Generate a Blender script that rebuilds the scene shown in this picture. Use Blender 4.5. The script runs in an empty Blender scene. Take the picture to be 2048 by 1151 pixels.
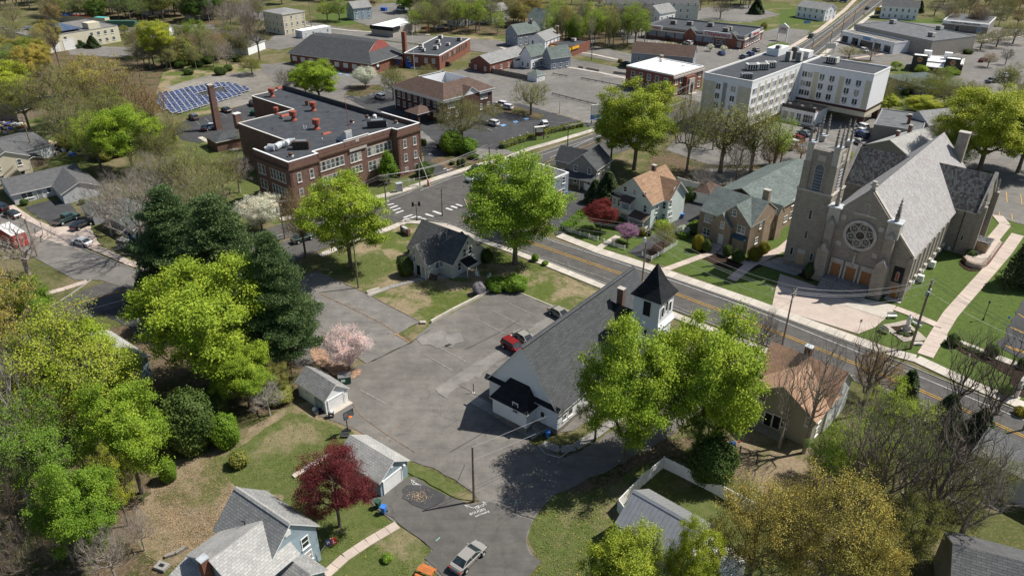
import bpy,math,random
import numpy as np
from mathutils import Matrix,Vector
from mathutils.geometry import tessellate_polygon
sc=bpy.context.scene
COL=sc.collection
# ---------------------------------------------------------------- camera
CAM_F,CAM_TILT,CAM_ROLL,CAM_H=1490.0,29.3,-0.2,66.0
CX,CY=1024.0,575.5
th,ro=math.radians(CAM_TILT),math.radians(CAM_ROLL)
_f=np.array([0,math.cos(th),-math.sin(th)]); _d=np.array([0,-math.sin(th),-math.cos(th)]); _r=np.array([1.,0,0])
_c,_s=math.cos(ro),math.sin(ro)
RM=np.array([_c*_r+_s*_d,-_s*_r+_c*_d,_f])
EYE=np.array([0,0,CAM_H])
cam=bpy.data.cameras.new('camera'); camo=bpy.data.objects.new('camera',cam); COL.objects.link(camo)
camo.matrix_world=Matrix(((RM[0][0],-RM[1][0],-RM[2][0],0),(RM[0][1],-RM[1][1],-RM[2][1],0),(RM[0][2],-RM[1][2],-RM[2][2],CAM_H),(0,0,0,1)))
cam.sensor_width=36; cam.lens=36*CAM_F/2048; cam.clip_end=4000; cam.clip_start=1
sc.camera=camo
# ---------------------------------------------------------------- sky, sun, exposure
SUN_AZ,SUN_EL=math.radians(15.0),math.radians(54.0)     # azimuth measured from +x towards +y
w=bpy.data.worlds.new('World'); sc.world=w; w.use_nodes=True
nt=w.node_tree; nt.nodes.clear()
sky=nt.nodes.new('ShaderNodeTexSky'); sky.sky_type='NISHITA'; sky.sun_disc=False
sky.sun_elevation=SUN_EL; sky.sun_rotation=math.radians(90)-SUN_AZ
bg=nt.nodes.new('ShaderNodeBackground'); bg.inputs[1].default_value=0.072
ow=nt.nodes.new('ShaderNodeOutputWorld'); nt.links.new(sky.outputs[0],bg.inputs[0]); nt.links.new(bg.outputs[0],ow.inputs[0])
sl=bpy.data.lights.new('sun','SUN'); sl.energy=5.0; sl.angle=math.radians(0.5); sl.color=(1,.95,.87)
so=bpy.data.objects.new('sun',sl); COL.objects.link(so)
sdir=Vector((math.cos(SUN_EL)*math.cos(SUN_AZ),math.cos(SUN_EL)*math.sin(SUN_AZ),math.sin(SUN_EL)))
so.rotation_euler=sdir.to_track_quat('Z','Y').to_euler(); so.location=(0,200,200)
sc.view_settings.view_transform='Standard'; sc.view_settings.look='None'
sc.view_settings.gamma=1; sc.view_settings.exposure=0.24
sc.cycles.max_bounces=4; sc.cycles.transparent_max_bounces=4; sc.cycles.diffuse_bounces=3
# ---------------------------------------------------------------- pixel of the photograph -> point at height z
def P(x,y,z=0.0):
 r=RM.T @ np.array([x-CX,y-CY,CAM_F]); t=(z-CAM_H)/r[2]
 return np.array([r[0]*t,r[1]*t,z])
def pr(X):
 q=RM @ (np.asarray(X,float)-EYE); return CX+CAM_F*q[0]/q[2],CY+CAM_F*q[1]/q[2]
def hz(b,ytop):
 lo,hi=0,60
 for _ in range(40):
  m=(lo+hi)/2
  if pr((b[0],b[1],m))[1] > ytop:lo=m
  else:hi=m
 return lo
# ---------------------------------------------------------------- materials
MATS={}
class N:
 def __init__(s,m):
  s.t=m.node_tree; s.n=s.t.nodes; s.l=s.t.links
 def add(s,typ,**kw):
  n=s.n.new(typ)
  for k,v in kw.items():
   if k.startswith('i_'):
    key=k[2:]; n.inputs[int(key) if key.isdigit() else key.replace('_',' ')].default_value=v
   else:setattr(n,k,v)
  return n
 def link(s,a,b):s.l.new(a,b)
def c4(c):return (c[0],c[1],c[2],1)
def base(name,rough=.85,spec=.3,metal=0):
 m=bpy.data.materials.new(name); m.use_nodes=True; n=N(m)
 b=n.n['Principled BSDF']; b.inputs['Roughness'].default_value=rough; b.inputs['Specular IOR Level'].default_value=spec; b.inputs['Metallic'].default_value=metal
 return m,n,b
def ramp(n,fac,stops):
 r=n.add('ShaderNodeValToRGB'); e=r.color_ramp.elements
 while len(e) < len(stops):e.new(.5)
 for k,(p,c) in enumerate(stops):e[k].position=p; e[k].color=c4(c)
 n.link(fac,r.inputs[0]); return r.outputs[0]
def noise(n,co,scale,detail=4,rough=.6,dist=0):
 t=n.add('ShaderNodeTexNoise'); t.inputs['Scale'].default_value=scale; t.inputs['Detail'].default_value=detail
 t.inputs['Roughness'].default_value=rough; t.inputs['Distortion'].default_value=dist
 n.link(co,t.inputs['Vector']); return t.outputs[0]
def mix(n,f,a,b,mode='MIX'):
 x=n.add('ShaderNodeMix',data_type='RGBA',blend_type=mode)
 for s,v in ((0,f),(6,a),(7,b)):
  if hasattr(v,'is_output'):n.link(v,x.inputs[s])
  else:x.inputs[s].default_value=v if s == 0 else c4(v)
 return x.outputs[2]
def math_(n,op,a,b=None):
 x=n.add('ShaderNodeMath',operation=op)
 for s,v in ((0,a),(1,b)):
  if v is None:continue
  if hasattr(v,'is_output'):n.link(v,x.inputs[s])
  else:x.inputs[s].default_value=v
 return x.outputs[0]
def sstep(n,v,a,b):
 x=n.add('ShaderNodeMapRange',interpolation_type='SMOOTHSTEP'); n.link(v,x.inputs[0]); x.inputs[1].default_value=a; x.inputs[2].default_value=b; return x.outputs[0]
def bump(n,b,h,dist=.02,st=.5):
 x=n.add('ShaderNodeBump'); x.inputs['Strength'].default_value=st; x.inputs['Distance'].default_value=dist
 n.link(h,x.inputs['Height']); n.link(x.outputs[0],b.inputs['Normal'])
def geo(n):return n.add('ShaderNodeNewGeometry')
def plain(name,col,rough=.7,spec=.3,metal=0,var=.12,scale=1.5):
 if name in MATS:return MATS[name]
 m,n,b=base(name,rough,spec,metal); co=geo(n).outputs['Position']
 f=noise(n,co,scale,5)
 d=tuple(max(0,c*(1-var*1.6)) for c in col); e=tuple(min(1,c*(1+var*1.2)) for c in col)
 n.link(ramp(n,f,[(.3,d),(.7,e)]),b.inputs['Base Color']); MATS[name]=m; return m
def asphalt(name,col,patch=.25,crack=True,oil=.5):
 m,n,b=base(name,.9,.25); co=geo(n).outputs['Position']
 big=noise(n,co,.05,6,.65,.6); med=noise(n,co,.45,5,.7); fine=noise(n,co,9,3,.8)
 c=tuple(col)
 k=ramp(n,big,[(.32,tuple(x*(1-patch) for x in c)),(.5,c),(.68,tuple(x*(1+patch) for x in c))])
 k=mix(n,.55,k,ramp(n,med,[(.3,(.6,.6,.6)),(.7,(1.35,1.33,1.3))]),'MULTIPLY')
 k=mix(n,.5,k,ramp(n,fine,[(.3,(.65,.65,.65)),(.7,(1.3,1.3,1.3))]),'MULTIPLY')
 if crack:
  v=n.add('ShaderNodeTexVoronoi',feature='DISTANCE_TO_EDGE'); v.inputs['Scale'].default_value=.11
  wv=n.add('ShaderNodeVectorMath',operation='ADD'); nn=n.add('ShaderNodeTexNoise'); nn.inputs['Scale'].default_value=.35; nn.inputs['Detail'].default_value=5
  n.link(co,nn.inputs['Vector']); sc_=n.add('ShaderNodeVectorMath',operation='SCALE'); sc_.inputs[3].default_value=5; n.link(nn.outputs[1],sc_.inputs[0])
  n.link(co,wv.inputs[0]); n.link(sc_.outputs[0],wv.inputs[1]); n.link(wv.outputs[0],v.inputs['Vector'])
  f=sstep(n,v.outputs[0],.012,.002)
  f=math_(n,'MULTIPLY',f,math_(n,'MULTIPLY',sstep(n,big,.42,.6),.42))
  k=mix(n,f,k,tuple(x*.4 for x in c))
 mp=n.add('ShaderNodeMapping'); mp.inputs['Rotation'].default_value=(0,0,math.radians(-48)); mp.inputs['Scale'].default_value=(.07,.9,1); n.link(co,mp.inputs[0])
 k=mix(n,.5,k,ramp(n,noise(n,mp.outputs[0],1,6,.7,.8),[(.3,(.74,.74,.75)),(.52,(1,1,1)),(.72,(1.22,1.2,1.16))]),'MULTIPLY')
 st=sstep(n,noise(n,co,.16,4,.6,1.5),.6,.78)
 k=mix(n,math_(n,'MULTIPLY',st,oil),k,tuple(x*.55 for x in c))
 n.link(k,b.inputs['Base Color']); bump(n,b,fine,.01,.3); MATS[name]=m; return m
def lawn(name,greens,tans,cover,litter=0,scale=.12):
 """grass of two greens over bare tan ground; cover 0..1 = how much of it is green"""
 m,n,b=base(name,.95,.1); co=geo(n).outputs['Position']
 big=noise(n,co,scale,8,.68,.3); med=noise(n,co,scale*9,4,.7); fine=noise(n,co,6,4,.85)
 g=ramp(n,med,[(.3,greens[0]),(.7,greens[1])]); t=ramp(n,med,[(.3,tans[0]),(.7,tans[1])])
 thr=.62-.3*cover
 s=math_(n,'ADD',big,math_(n,'MULTIPLY',math_(n,'SUBTRACT',fine,.5),.22))
 f=sstep(n,s,thr-.06,thr+.07)
 k=mix(n,f,t,g)
 if litter:k=mix(n,math_(n,'MULTIPLY',sstep(n,noise(n,co,2.4,5,.8),.52,.6),litter),k,(.36,.25,.16))
 k=mix(n,.8,k,ramp(n,fine,[(.28,(.5,.5,.5)),(.72,(1.5,1.5,1.45))]),'MULTIPLY')
 n.link(k,b.inputs['Base Color']); bump(n,b,fine,.08,.8); MATS[name]=m; return m
def brick(name,c1,c2,mortar,bw=.24,bh=.085,var=.25):
 m,n,b=base(name,.88,.2); uv=n.add('ShaderNodeUVMap'); co=geo(n).outputs['Position']
 t=n.add('ShaderNodeTexBrick'); t.inputs['Scale'].default_value=1; t.inputs['Brick Width'].default_value=bw; t.inputs['Row Height'].default_value=bh
 t.inputs['Mortar Size'].default_value=bh*.12; t.inputs['Color1'].default_value=c4(c1); t.inputs['Color2'].default_value=c4(c2); t.inputs['Mortar'].default_value=c4(mortar)
 n.link(uv.outputs[0],t.inputs['Vector'])
 k=mix(n,var*2,t.outputs[0],ramp(n,noise(n,co,.7,5,.7),[(.3,(.62,.62,.62)),(.7,(1.3,1.3,1.3))]),'MULTIPLY')
 n.link(k,b.inputs['Base Color']); bump(n,b,t.outputs[1],.012,.6); MATS[name]=m; return m
def shingle(name,c1,c2,rw=.9,rh=.28,gap=.35,weather=.35):
 m,n,b=base(name,.9,.15); uv=n.add('ShaderNodeUVMap'); co=geo(n).outputs['Position']
 t=n.add('ShaderNodeTexBrick'); t.inputs['Scale'].default_value=1; t.inputs['Brick Width'].default_value=rw; t.inputs['Row Height'].default_value=rh
 t.inputs['Mortar Size'].default_value=.018; t.inputs['Mortar Smooth'].default_value=.3; t.inputs['Bias'].default_value=-.1
 t.inputs['Color1'].default_value=c4(c1); t.inputs['Color2'].default_value=c4(c2); t.inputs['Mortar'].default_value=c4(tuple(x*gap for x in c1))
 n.link(uv.outputs[0],t.inputs['Vector'])
 k=mix(n,weather,t.outputs[0],ramp(n,noise(n,co,.35,6,.7,.5),[(.3,(.55,.56,.58)),(.72,(1.45,1.42,1.38))]),'MULTIPLY')
 mp=n.add('ShaderNodeMapping'); mp.inputs['Scale'].default_value=(1.6,.16,1); n.link(uv.outputs[0],mp.inputs[0])
 k=mix(n,.55,k,ramp(n,noise(n,mp.outputs[0],1,5,.75,.6),[(.3,(.8,.82,.8)),(.5,(1,1,1)),(.75,(1.16,1.15,1.12))]),'MULTIPLY')
 k=mix(n,.5,k,ramp(n,noise(n,co,7,3,.8),[(.3,(.6,.6,.6)),(.7,(1.35,1.35,1.35))]),'MULTIPLY')
 n.link(k,b.inputs['Base Color']); bump(n,b,t.outputs[1],.015,.5); MATS[name]=m; return m
def siding(name,col,lap=.18,dirt=.15,vertical=False):
 m,n,b=base(name,.6,.3); uv=n.add('ShaderNodeUVMap'); co=geo(n).outputs['Position']
 sp=n.add('ShaderNodeSeparateXYZ'); n.link(uv.outputs[0],sp.inputs[0])
 fr=math_(n,'FRACT',math_(n,'DIVIDE',sp.outputs[0 if vertical else 1],lap))
 line=sstep(n,fr,.0,.16)
 k=mix(n,line,tuple(x*.62 for x in col),col)
 k=mix(n,dirt*2,k,ramp(n,noise(n,co,.8,5,.7),[(.3,(.7,.7,.68)),(.7,(1.12,1.12,1.12))]),'MULTIPLY')
 n.link(k,b.inputs['Base Color']); bump(n,b,fr,.015,.5); MATS[name]=m; return m
def slabs(name,col,s=1.5,var=.15):
 m,n,b=base(name,.85,.2); co=geo(n).outputs['Position']
 oi=n.add('ShaderNodeObjectInfo')
 k=mix(n,.7,col,ramp(n,noise(n,co,.5,5,.7),[(.3,(.8,.79,.78)),(.7,(1.15,1.15,1.15))]),'MULTIPLY')
 k=mix(n,.5,k,ramp(n,noise(n,co,8,3,.8),[(.3,(.8,.8,.8)),(.7,(1.18,1.18,1.18))]),'MULTIPLY')
 k=mix(n,.8,k,ramp(n,oi.outputs['Random'],[(0,(1-var,)*3),(1,(1+var,)*3)]),'MULTIPLY')
 n.link(k,b.inputs['Base Color']); MATS[name]=m; return m
def foliage(name,cols,trans=.35,sat=1):
 m,n,b=base(name,.6,.2); g=geo(n); oi=n.add('ShaderNodeObjectInfo'); tc=n.add('ShaderNodeTexCoord')
 k=ramp(n,g.outputs['Random Per Island'],[(0,cols[0]),(.5,cols[1]),(1,cols[2])])
 k=mix(n,.85,k,ramp(n,noise(n,tc.outputs['Object'],.42,4,.65),[(.28,(.55,.66,.6)),(.5,(1,1,1)),(.72,(1.5,1.32,1.15))]),'MULTIPLY')
 k=mix(n,.6,k,ramp(n,oi.outputs['Random'],[(0,(.75,.85,.8)),(1,(1.2,1.1,1.0))]),'MULTIPLY')
 n.link(k,b.inputs['Base Color'])
 tr=n.add('ShaderNodeBsdfTranslucent'); n.link(k,tr.inputs[0]); mx=n.add('ShaderNodeMixShader'); mx.inputs[0].default_value=trans
 n.link(b.outputs[0],mx.inputs[1]); n.link(tr.outputs[0],mx.inputs[2]); n.link(mx.outputs[0],n.n['Material Output'].inputs[0])
 MATS[name]=m; return m
def paint(name,col,rough=.25,metal=.0):
 if name in MATS:return MATS[name]
 m,n,b=base(name,rough,.5,metal); b.inputs['Base Color'].default_value=c4(col); b.inputs['Coat Weight'].default_value=.6; b.inputs['Coat Roughness'].default_value=.05; MATS[name]=m; return m
def glass(name,col=(.02,.03,.035)):
 m,n,b=base(name,.08,.6); co=geo(n).outputs['Position']
 n.link(ramp(n,noise(n,co,.9,2),[(.35,tuple(c*.5 for c in col)),(.65,tuple(c*1.8 for c in col))]),b.inputs['Base Color']); MATS[name]=m; return m
A={}
asphalt('asphalt_road',(.10,.096,.091),.12,True,.3)
asphalt('asphalt_old',(.182,.173,.16),.2,True,.35)
asphalt('asphalt_lot',(.168,.158,.144),.2,True,.35)
asphalt('asphalt_drive',(.112,.107,.10),.12,True,.3)
asphalt('asphalt_dark',(.065,.066,.07),.2,False,.3)
asphalt('asphalt_patch',(.215,.205,.19),.12,True,.1)
asphalt('gravel',(.22,.205,.18),.25,False,.3)
lawn('lawn_lush',((.062,.098,.024),(.105,.145,.038)),((.18,.16,.08),(.25,.21,.12)),1.05)
lawn('lawn_green',((.075,.10,.028),(.125,.145,.05)),((.17,.15,.08),(.25,.21,.125)),.66)
lawn('lawn_mixed',((.07,.10,.022),(.12,.145,.04)),((.22,.18,.11),(.32,.255,.17)),.42)
lawn('lawn_dry',((.08,.10,.03),(.12,.13,.05)),((.19,.15,.10),(.29,.23,.155)),.3,.4)
lawn('scrub',((.07,.085,.028),(.105,.115,.04)),((.13,.115,.065),(.20,.17,.105)),.5,.3,.09)
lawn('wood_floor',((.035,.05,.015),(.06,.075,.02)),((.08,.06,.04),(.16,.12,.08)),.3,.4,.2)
slabs('concrete',(.50,.46,.40)); slabs('concrete_grey',(.28,.27,.25)); slabs('concrete_pink',(.50,.42,.36),var=.1); slabs('paver',(.40,.36,.30))  # concrete_grey kept dark: tree shade on the church path put into its colour
plain('mulch',(.045,.03,.022),.95,.1,var=.5,scale=5); plain('kerb',(.34,.33,.31),.85); plain('leaf_litter',(.34,.22,.15),.95,.1,var=.4,scale=4)
plain('paint_white',(.62,.62,.60),.7,var=.2,scale=3); plain('paint_yellow',(.62,.36,.06),.7,var=.2,scale=3); plain('paint_blue',(.2,.38,.62),.7,var=.15); plain('paint_worn',(.36,.35,.33),.8,var=.35,scale=4); plain('paint_yellow_worn',(.42,.31,.12),.8,var=.35,scale=4)
plain('paint_teal',(.25,.5,.45),.7)
brick('brick_brown',(.24,.125,.095),(.17,.09,.07),(.17,.13,.11)); brick('brick_red',(.27,.085,.05),(.19,.06,.04),(.22,.16,.13)); brick('brick_tan',(.38,.285,.195),(.28,.205,.14),(.34,.29,.23)); brick('brick_dark',(.12,.05,.036),(.085,.036,.028),(.11,.09,.08))
brick('stone_wall',(.36,.32,.27),(.27,.238,.20),(.30,.27,.23),.45,.2,.2); plain('limestone',(.46,.43,.38),.85,var=.12); plain('stone_weathered',(.33,.30,.27),.9,var=.3,scale=1)
brick('rubble',(.3,.27,.23),(.17,.14,.12),(.2,.18,.16),.5,.3); plain('cmu',(.36,.33,.29),.9)
shingle('shingle_charcoal',(.075,.080,.084),(.10,.105,.11),weather=.18); shingle('shingle_black',(.022,.024,.028),(.034,.036,.04)); shingle('shingle_grey',(.25,.252,.25),(.33,.332,.325),.5,.3,.45)
shingle('shingle_darkgrey',(.11,.112,.115),(.15,.152,.155),weather=.2); shingle('shingle_light',(.36,.358,.345),(.45,.445,.43),.5,.3,.6); shingle('shingle_tan',(.30,.19,.12),(.40,.27,.18)); shingle('shingle_rust',(.38,.235,.155),(.47,.31,.21),.6,.3,.6)
shingle('shingle_brown',(.115,.08,.065),(.155,.108,.088),weather=.15); shingle('shingle_green',(.135,.165,.155),(.19,.225,.212)); shingle('slate_light',(.32,.295,.295),(.42,.43,.415),.34,.42,.8,.12); shingle('slate_dark',(.065,.055,.06),(.17,.19,.18),.36,.45,.6,.35)
shingle('shingle_red',(.30,.09,.08),(.36,.12,.105),weather=.1)
siding('siding_white',(.82,.84,.85),dirt=.06); siding('siding_beige',(.60,.60,.53)); siding('siding_mint',(.66,.74,.70)); siding('siding_blue',(.33,.42,.48),.2,.4); siding('siding_grey',(.34,.35,.37)); siding('siding_taupe',(.27,.255,.23)); siding('siding_cream',(.62,.56,.42)); siding('siding_olive',(.37,.355,.28)); siding('siding_pale',(.56,.58,.60)); siding('siding_shed',(.28,.36,.41),.5,.3,True); siding('siding_bluegrey',(.27,.31,.36))
plain('white',(.78,.78,.76),.55,var=.06); plain('offwhite',(.66,.64,.58),.6,var=.08); plain('stucco_white',(.84,.85,.86),.75,var=.05); plain('stucco_cream',(.62,.58,.44),.75,var=.06); plain('white_roof',(.86,.86,.84),.6,var=.06)
plain('grey_metal',(.33,.34,.35),.45,.5,.5); plain('roof_metal',(.40,.41,.42),.4,.5,.5,var=.05); plain('galv',(.55,.58,.6),.5,.5,.25); plain('dark_metal',(.05,.05,.055),.5,.5,.4); plain('rust',(.30,.085,.055),.8); plain('black',(.015,.015,.017),.7); plain('rubber',(.02,.02,.02),.85)
plain('wood_pole',(.22,.175,.135),.9,var=.25,scale=2); plain('wood_grey',(.27,.24,.2),.9,var=.2,scale=3); plain('wood_tan',(.47,.33,.18),.8,var=.15,scale=3); plain('wood_door',(.33,.165,.065),.6,var=.2,scale=4); plain('wood_orange',(.5,.17,.05),.7); plain('red',(.5,.03,.03),.5); plain('blue',(.03,.12,.5),.5); plain('bin_blue',(.05,.2,.62),.5); plain('bin_green',(.03,.09,.06),.5); plain('dumpster',(.02,.08,.06),.6)
plain('bark',(.17,.14,.11),.95,var=.35,scale=3); plain('bark_grey',(.32,.28,.24),.95,var=.3,scale=3); plain('bark_pale',(.4,.37,.33),.9,var=.3,scale=3)
plain('membrane',(.058,.064,.072),.75,var=.2,scale=.6); plain('membrane_grey',(.13,.135,.14),.8,var=.2,scale=.5); plain('gravel_roof',(.2,.19,.175),.9,var=.25,scale=.6)
plain('yellow',(.75,.45,.03),.5); plain('green_metal',(.06,.14,.1),.5); plain('orange',(.75,.16,.03),.6); plain('wire',(.28,.28,.28),.5,.4,.3); plain('teal',(.12,.45,.42),.5); plain('statue_white',(.7,.69,.66),.6)
plain('copper_roof',(.05,.085,.11),.5); plain('fence_wood',(.2,.17,.145),.9,var=.2,scale=2); plain('brown',(.1,.06,.04),.7); plain('blind',(.42,.40,.36),.6,var=.2); plain('seam',(.30,.20,.12),.9,var=.4,scale=3); plain('tar',(.035,.035,.037),.6); plain('maroon_trim',(.09,.035,.03),.7)
glass('glass'); glass('glass_sky',(.07,.09,.10)); glass('solar',(.03,.045,.10)); glass('solar_black',(.012,.014,.02)); glass('glass_stained',(.03,.03,.035))
# ---------------------------------------------------------------- mesh + object helpers
def auto_uv(me):
 uv=me.uv_layers.new(name='UVMap').data; V=me.vertices
 for p in me.polygons:
  nx,ny,nz=p.normal
  if abs(nz) > .999:t=(1,0,0); bt=(0,1,0)
  else:
   l=math.hypot(nx,ny); t=(-ny/l,nx/l,0)
   bt=(ny*0-nz*t[1],nz*t[0],nx*t[1]-ny*t[0])
  for li in p.loop_indices:
   c=V[me.loops[li].vertex_index].co
   uv[li].uv=(c[0]*t[0]+c[1]*t[1]+c[2]*t[2],c[0]*bt[0]+c[1]*bt[1]+c[2]*bt[2])
def mesh(name,V,F,mat=None,uv=True,smooth=False):
 me=bpy.data.meshes.new(name); me.from_pydata([tuple(map(float,v)) for v in V],[],F); me.update()
 if mat:me.materials.append(MATS[mat] if isinstance(mat,str) else mat)
 if uv:auto_uv(me)
 if smooth:me.polygons.foreach_set('use_smooth',[True]*len(me.polygons))
 return me
def tag(o,label=None,cat=None,group=None,kind=None):
 if label:o['label']=label
 if cat:o['category']=cat
 if group:o['group']=group
 if kind:o['kind']=kind
 return o
def thing(name,label,cat,loc=(0,0,0),rz=0,group=None):
 o=bpy.data.objects.new(name,None); COL.objects.link(o); o.empty_display_size=.5
 o.matrix_basis=Matrix.Translation(Vector([float(x) for x in loc])) @ Matrix.Rotation(rz,4,'Z')
 return tag(o,label,cat,group)
KIDS={}
def wm(o):
 if o is None:return Matrix.Identity(4)
 return wm(o.parent) @ o.matrix_basis
def link(name,me,parent=None,world=None,mat=None):
 """link a mesh; world = its world matrix (identity when the verts are in world space)"""
 o=bpy.data.objects.new(name,me); COL.objects.link(o)
 W=world if world is not None else Matrix.Identity(4)
 if parent is not None:
  o.parent=parent; o.matrix_basis=wm(parent).inverted() @ W; KIDS.setdefault(parent.name,[]).append(o)
 else:o.matrix_basis=W
 if mat is not None:
  o.material_slots[0].link='OBJECT'; o.material_slots[0].material=MATS[mat] if isinstance(mat,str) else mat
 return o
class MB:
 """collects shapes (in any frame) and links them as ONE mesh"""
 def __init__(s):s.V=[]; s.F=[]
 def add(s,V,F):
  b=len(s.V); s.V += [tuple(v) for v in V]; s.F += [tuple(i+b for i in f) for f in F]; return s
 def box(s,a,b,T=None):
  (x0,y0,z0),(x1,y1,z1)=a,b
  V=[(x0,y0,z0),(x1,y0,z0),(x1,y1,z0),(x0,y1,z0),(x0,y0,z1),(x1,y0,z1),(x1,y1,z1),(x0,y1,z1)]
  if T is not None:V=[T(*v) for v in V]
  return s.add(V,[(3,2,1,0),(4,5,6,7),(0,1,5,4),(1,2,6,5),(2,3,7,6),(3,0,4,7)])
 def tube(s,p,q,r0,r1=None,n=8,cap=True):
  r1=r0 if r1 is None else r1
  p=Vector([float(x) for x in p]); q=Vector([float(x) for x in q]); d=(q-p)
  if d.length < 1e-6:return s
  d.normalize(); a=d.orthogonal().normalized(); b=d.cross(a)
  V=[tuple(p+(a*math.cos(t)+b*math.sin(t))*r0) for t in [2*math.pi*k/n for k in range(n)]]+[tuple(q+(a*math.cos(t)+b*math.sin(t))*r1) for t in [2*math.pi*k/n for k in range(n)]]
  F=[(k,(k+1) % n,n+(k+1) % n,n+k) for k in range(n)]
  if cap:F += [tuple(range(n))[::-1],tuple(range(n,2*n))]
  return s.add(V,F)
 def lathe(s,prof,c=(0,0,0),n=12,ang0=0):
  V=[]; F=[]
  for r,z in prof:V += [(c[0]+r*math.cos(ang0+2*math.pi*k/n),c[1]+r*math.sin(ang0+2*math.pi*k/n),c[2]+z) for k in range(n)]
  for i in range(len(prof)-1):
   for k in range(n):F.append((i*n+k,i*n+(k+1) % n,(i+1)*n+(k+1) % n,(i+1)*n+k))
  F.append(tuple(range(n))[::-1]); F.append(tuple(range((len(prof)-1)*n,len(prof)*n)))
  return s.add(V,F)
 def prism(s,pts,z0,z1):
  n=len(pts); V=[(p[0],p[1],z0) for p in pts]+[(p[0],p[1],z1) for p in pts]
  a=sum(pts[i][0]*pts[(i+1) % n][1]-pts[(i+1) % n][0]*pts[i][1] for i in range(n))
  F=[tuple(range(n))[::-1],tuple(range(n,2*n))]+[(k,(k+1) % n,n+(k+1) % n,n+k) for k in range(n)]
  if a < 0:F=[f[::-1] for f in F]
  return s.add(V,F)
 def build(s,name,mat,parent=None,world=None,uv=True,smooth=False):
  return link(name,mesh(name,s.V,s.F,mat,uv,smooth),parent,world)
def sheet_mesh(name,pts,z,mat):
 V=[Vector((float(p[0]),float(p[1]),z)) for p in pts]
 T=tessellate_polygon([V]); F=[]
 for t in T:
  a,b,c=(V[i] for i in t); F.append(t if (b-a).cross(c-a).z > 0 else t[::-1])
 return mesh(name,V,F,mat)
ZL={0:.0,1:.02,2:.07,3:.13,4:.18,5:.22}; ZC={k:0 for k in ZL}
def sheet(name,px,mat,level=1,parent=None,label=None,kind='structure',world=False):
 ZC[level] += 1; z=ZL[level]+.0012*ZC[level]
 pts=px if world else [P(x,y) for x,y in px]
 if not world and mat not in ('paint_blue',) and ('slab' not in name and 'panel' not in name and 'forecourt' not in name and 'street' not in name and 'road' not in name):
  rg=np.random.default_rng(len(px)*7+abs(int(px[0][0]))); amp=.22 if ('lawn' in mat or 'floor' in mat or 'litter' in mat or 'mulch' in mat) else .13; q=[]
  for a,b_ in zip(pts,pts[1:]+pts[:1]):
   n_=max(1,min(60,int(np.linalg.norm(b_-a)/1.1)))
   for k in range(n_):q.append(a+(b_-a)*k/n_+np.array([rg.normal(0,amp),rg.normal(0,amp),0]))
  pts=q
 o=link(name,sheet_mesh(name,pts,z,mat),parent)
 if parent is None:tag(o,label,kind=kind)
 return o
def smooth_px(pts,it=2,closed=True):
 for _ in range(it):
  q=[]
  n=len(pts)
  for i in range(n if closed else n-1):
   a,b=pts[i],pts[(i+1) % n]
   q += [(a[0]*.75+b[0]*.25,a[1]*.75+b[1]*.25),(a[0]*.25+b[0]*.75,a[1]*.25+b[1]*.75)]
  if not closed:q=[pts[0]]+q+[pts[-1]]
  pts=q
 return pts
def copy_tree(o,world,label=None,mats=None):
 """copy of a thing with its parts and sub-parts; mats = {part name: material}"""
 def rec(s,par):
  c=s.copy(); COL.objects.link(c); c.parent=par
  if par is not None:KIDS.setdefault(par.name,[]).append(c)
  if mats and s.type == 'MESH':
   k=s.name.split('.')[0]
   if k in mats:c.material_slots[0].link='OBJECT'; c.material_slots[0].material=MATS[mats[k]]
  for ch in list(KIDS.get(s.name,())):rec(ch,c)
  return c
 c=rec(o,None); c.matrix_basis=world
 if label:c['label']=label
 return c
def RZ(x,y,z,rz,s=1.0):
 return Matrix.Translation((float(x),float(y),float(z))) @ Matrix.Rotation(rz,4,'Z') @ Matrix.Scale(s,4)
# ---------------------------------------------------------------- building helpers
class Fr:
 """a rectangle on the ground: origin, direction of u, length L (u), depth W (w, left of u)"""
 def __init__(s,o,ang,L,W):
  s.o=np.array([o[0],o[1],0.]); s.ang=ang; s.u=np.array([math.cos(ang),math.sin(ang),0]); s.w=np.array([-s.u[1],s.u[0],0]); s.L=L; s.W=W
 def T(s,u,w,z):return tuple(s.o+s.u*u+s.w*w+np.array([0,0,z]))
 def sub(s,u0,u1,w0,w1):return Fr(s.T(u0,w0,0),s.ang,u1-u0,w1-w0)
 def loc(s,X):d=np.asarray(X,float)-s.o; return np.array([d@s.u,d@s.w,d[2]])
 def corners(s):return [s.T(0,0,0),s.T(s.L,0,0),s.T(s.L,s.W,0),s.T(0,s.W,0)]
def fr3(A_,B_,C_,z=0.0,inset=0.0):
 a,b,c=P(*A_,z),P(*B_,z),P(*C_,z); d=b-a; ang=math.atan2(d[1],d[0]); L=np.linalg.norm(d[:2])
 u=d/np.linalg.norm(d); w=np.array([-u[1],u[0],0]); W=float((c-b)@w) if abs((c-b)@w) > abs((c-a)@w)*.5 else float((c-a)@w)
 if W < 0:a=a+w*W; W=-W
 f=Fr(a,ang,L,W)
 return f.sub(inset,L-inset,inset,W-inset) if inset else f
def building(name,label,cat,f,group=None):
 o=thing(name,label,cat,(f.o[0],f.o[1],0),f.ang,group); return B(o,f)
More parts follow.
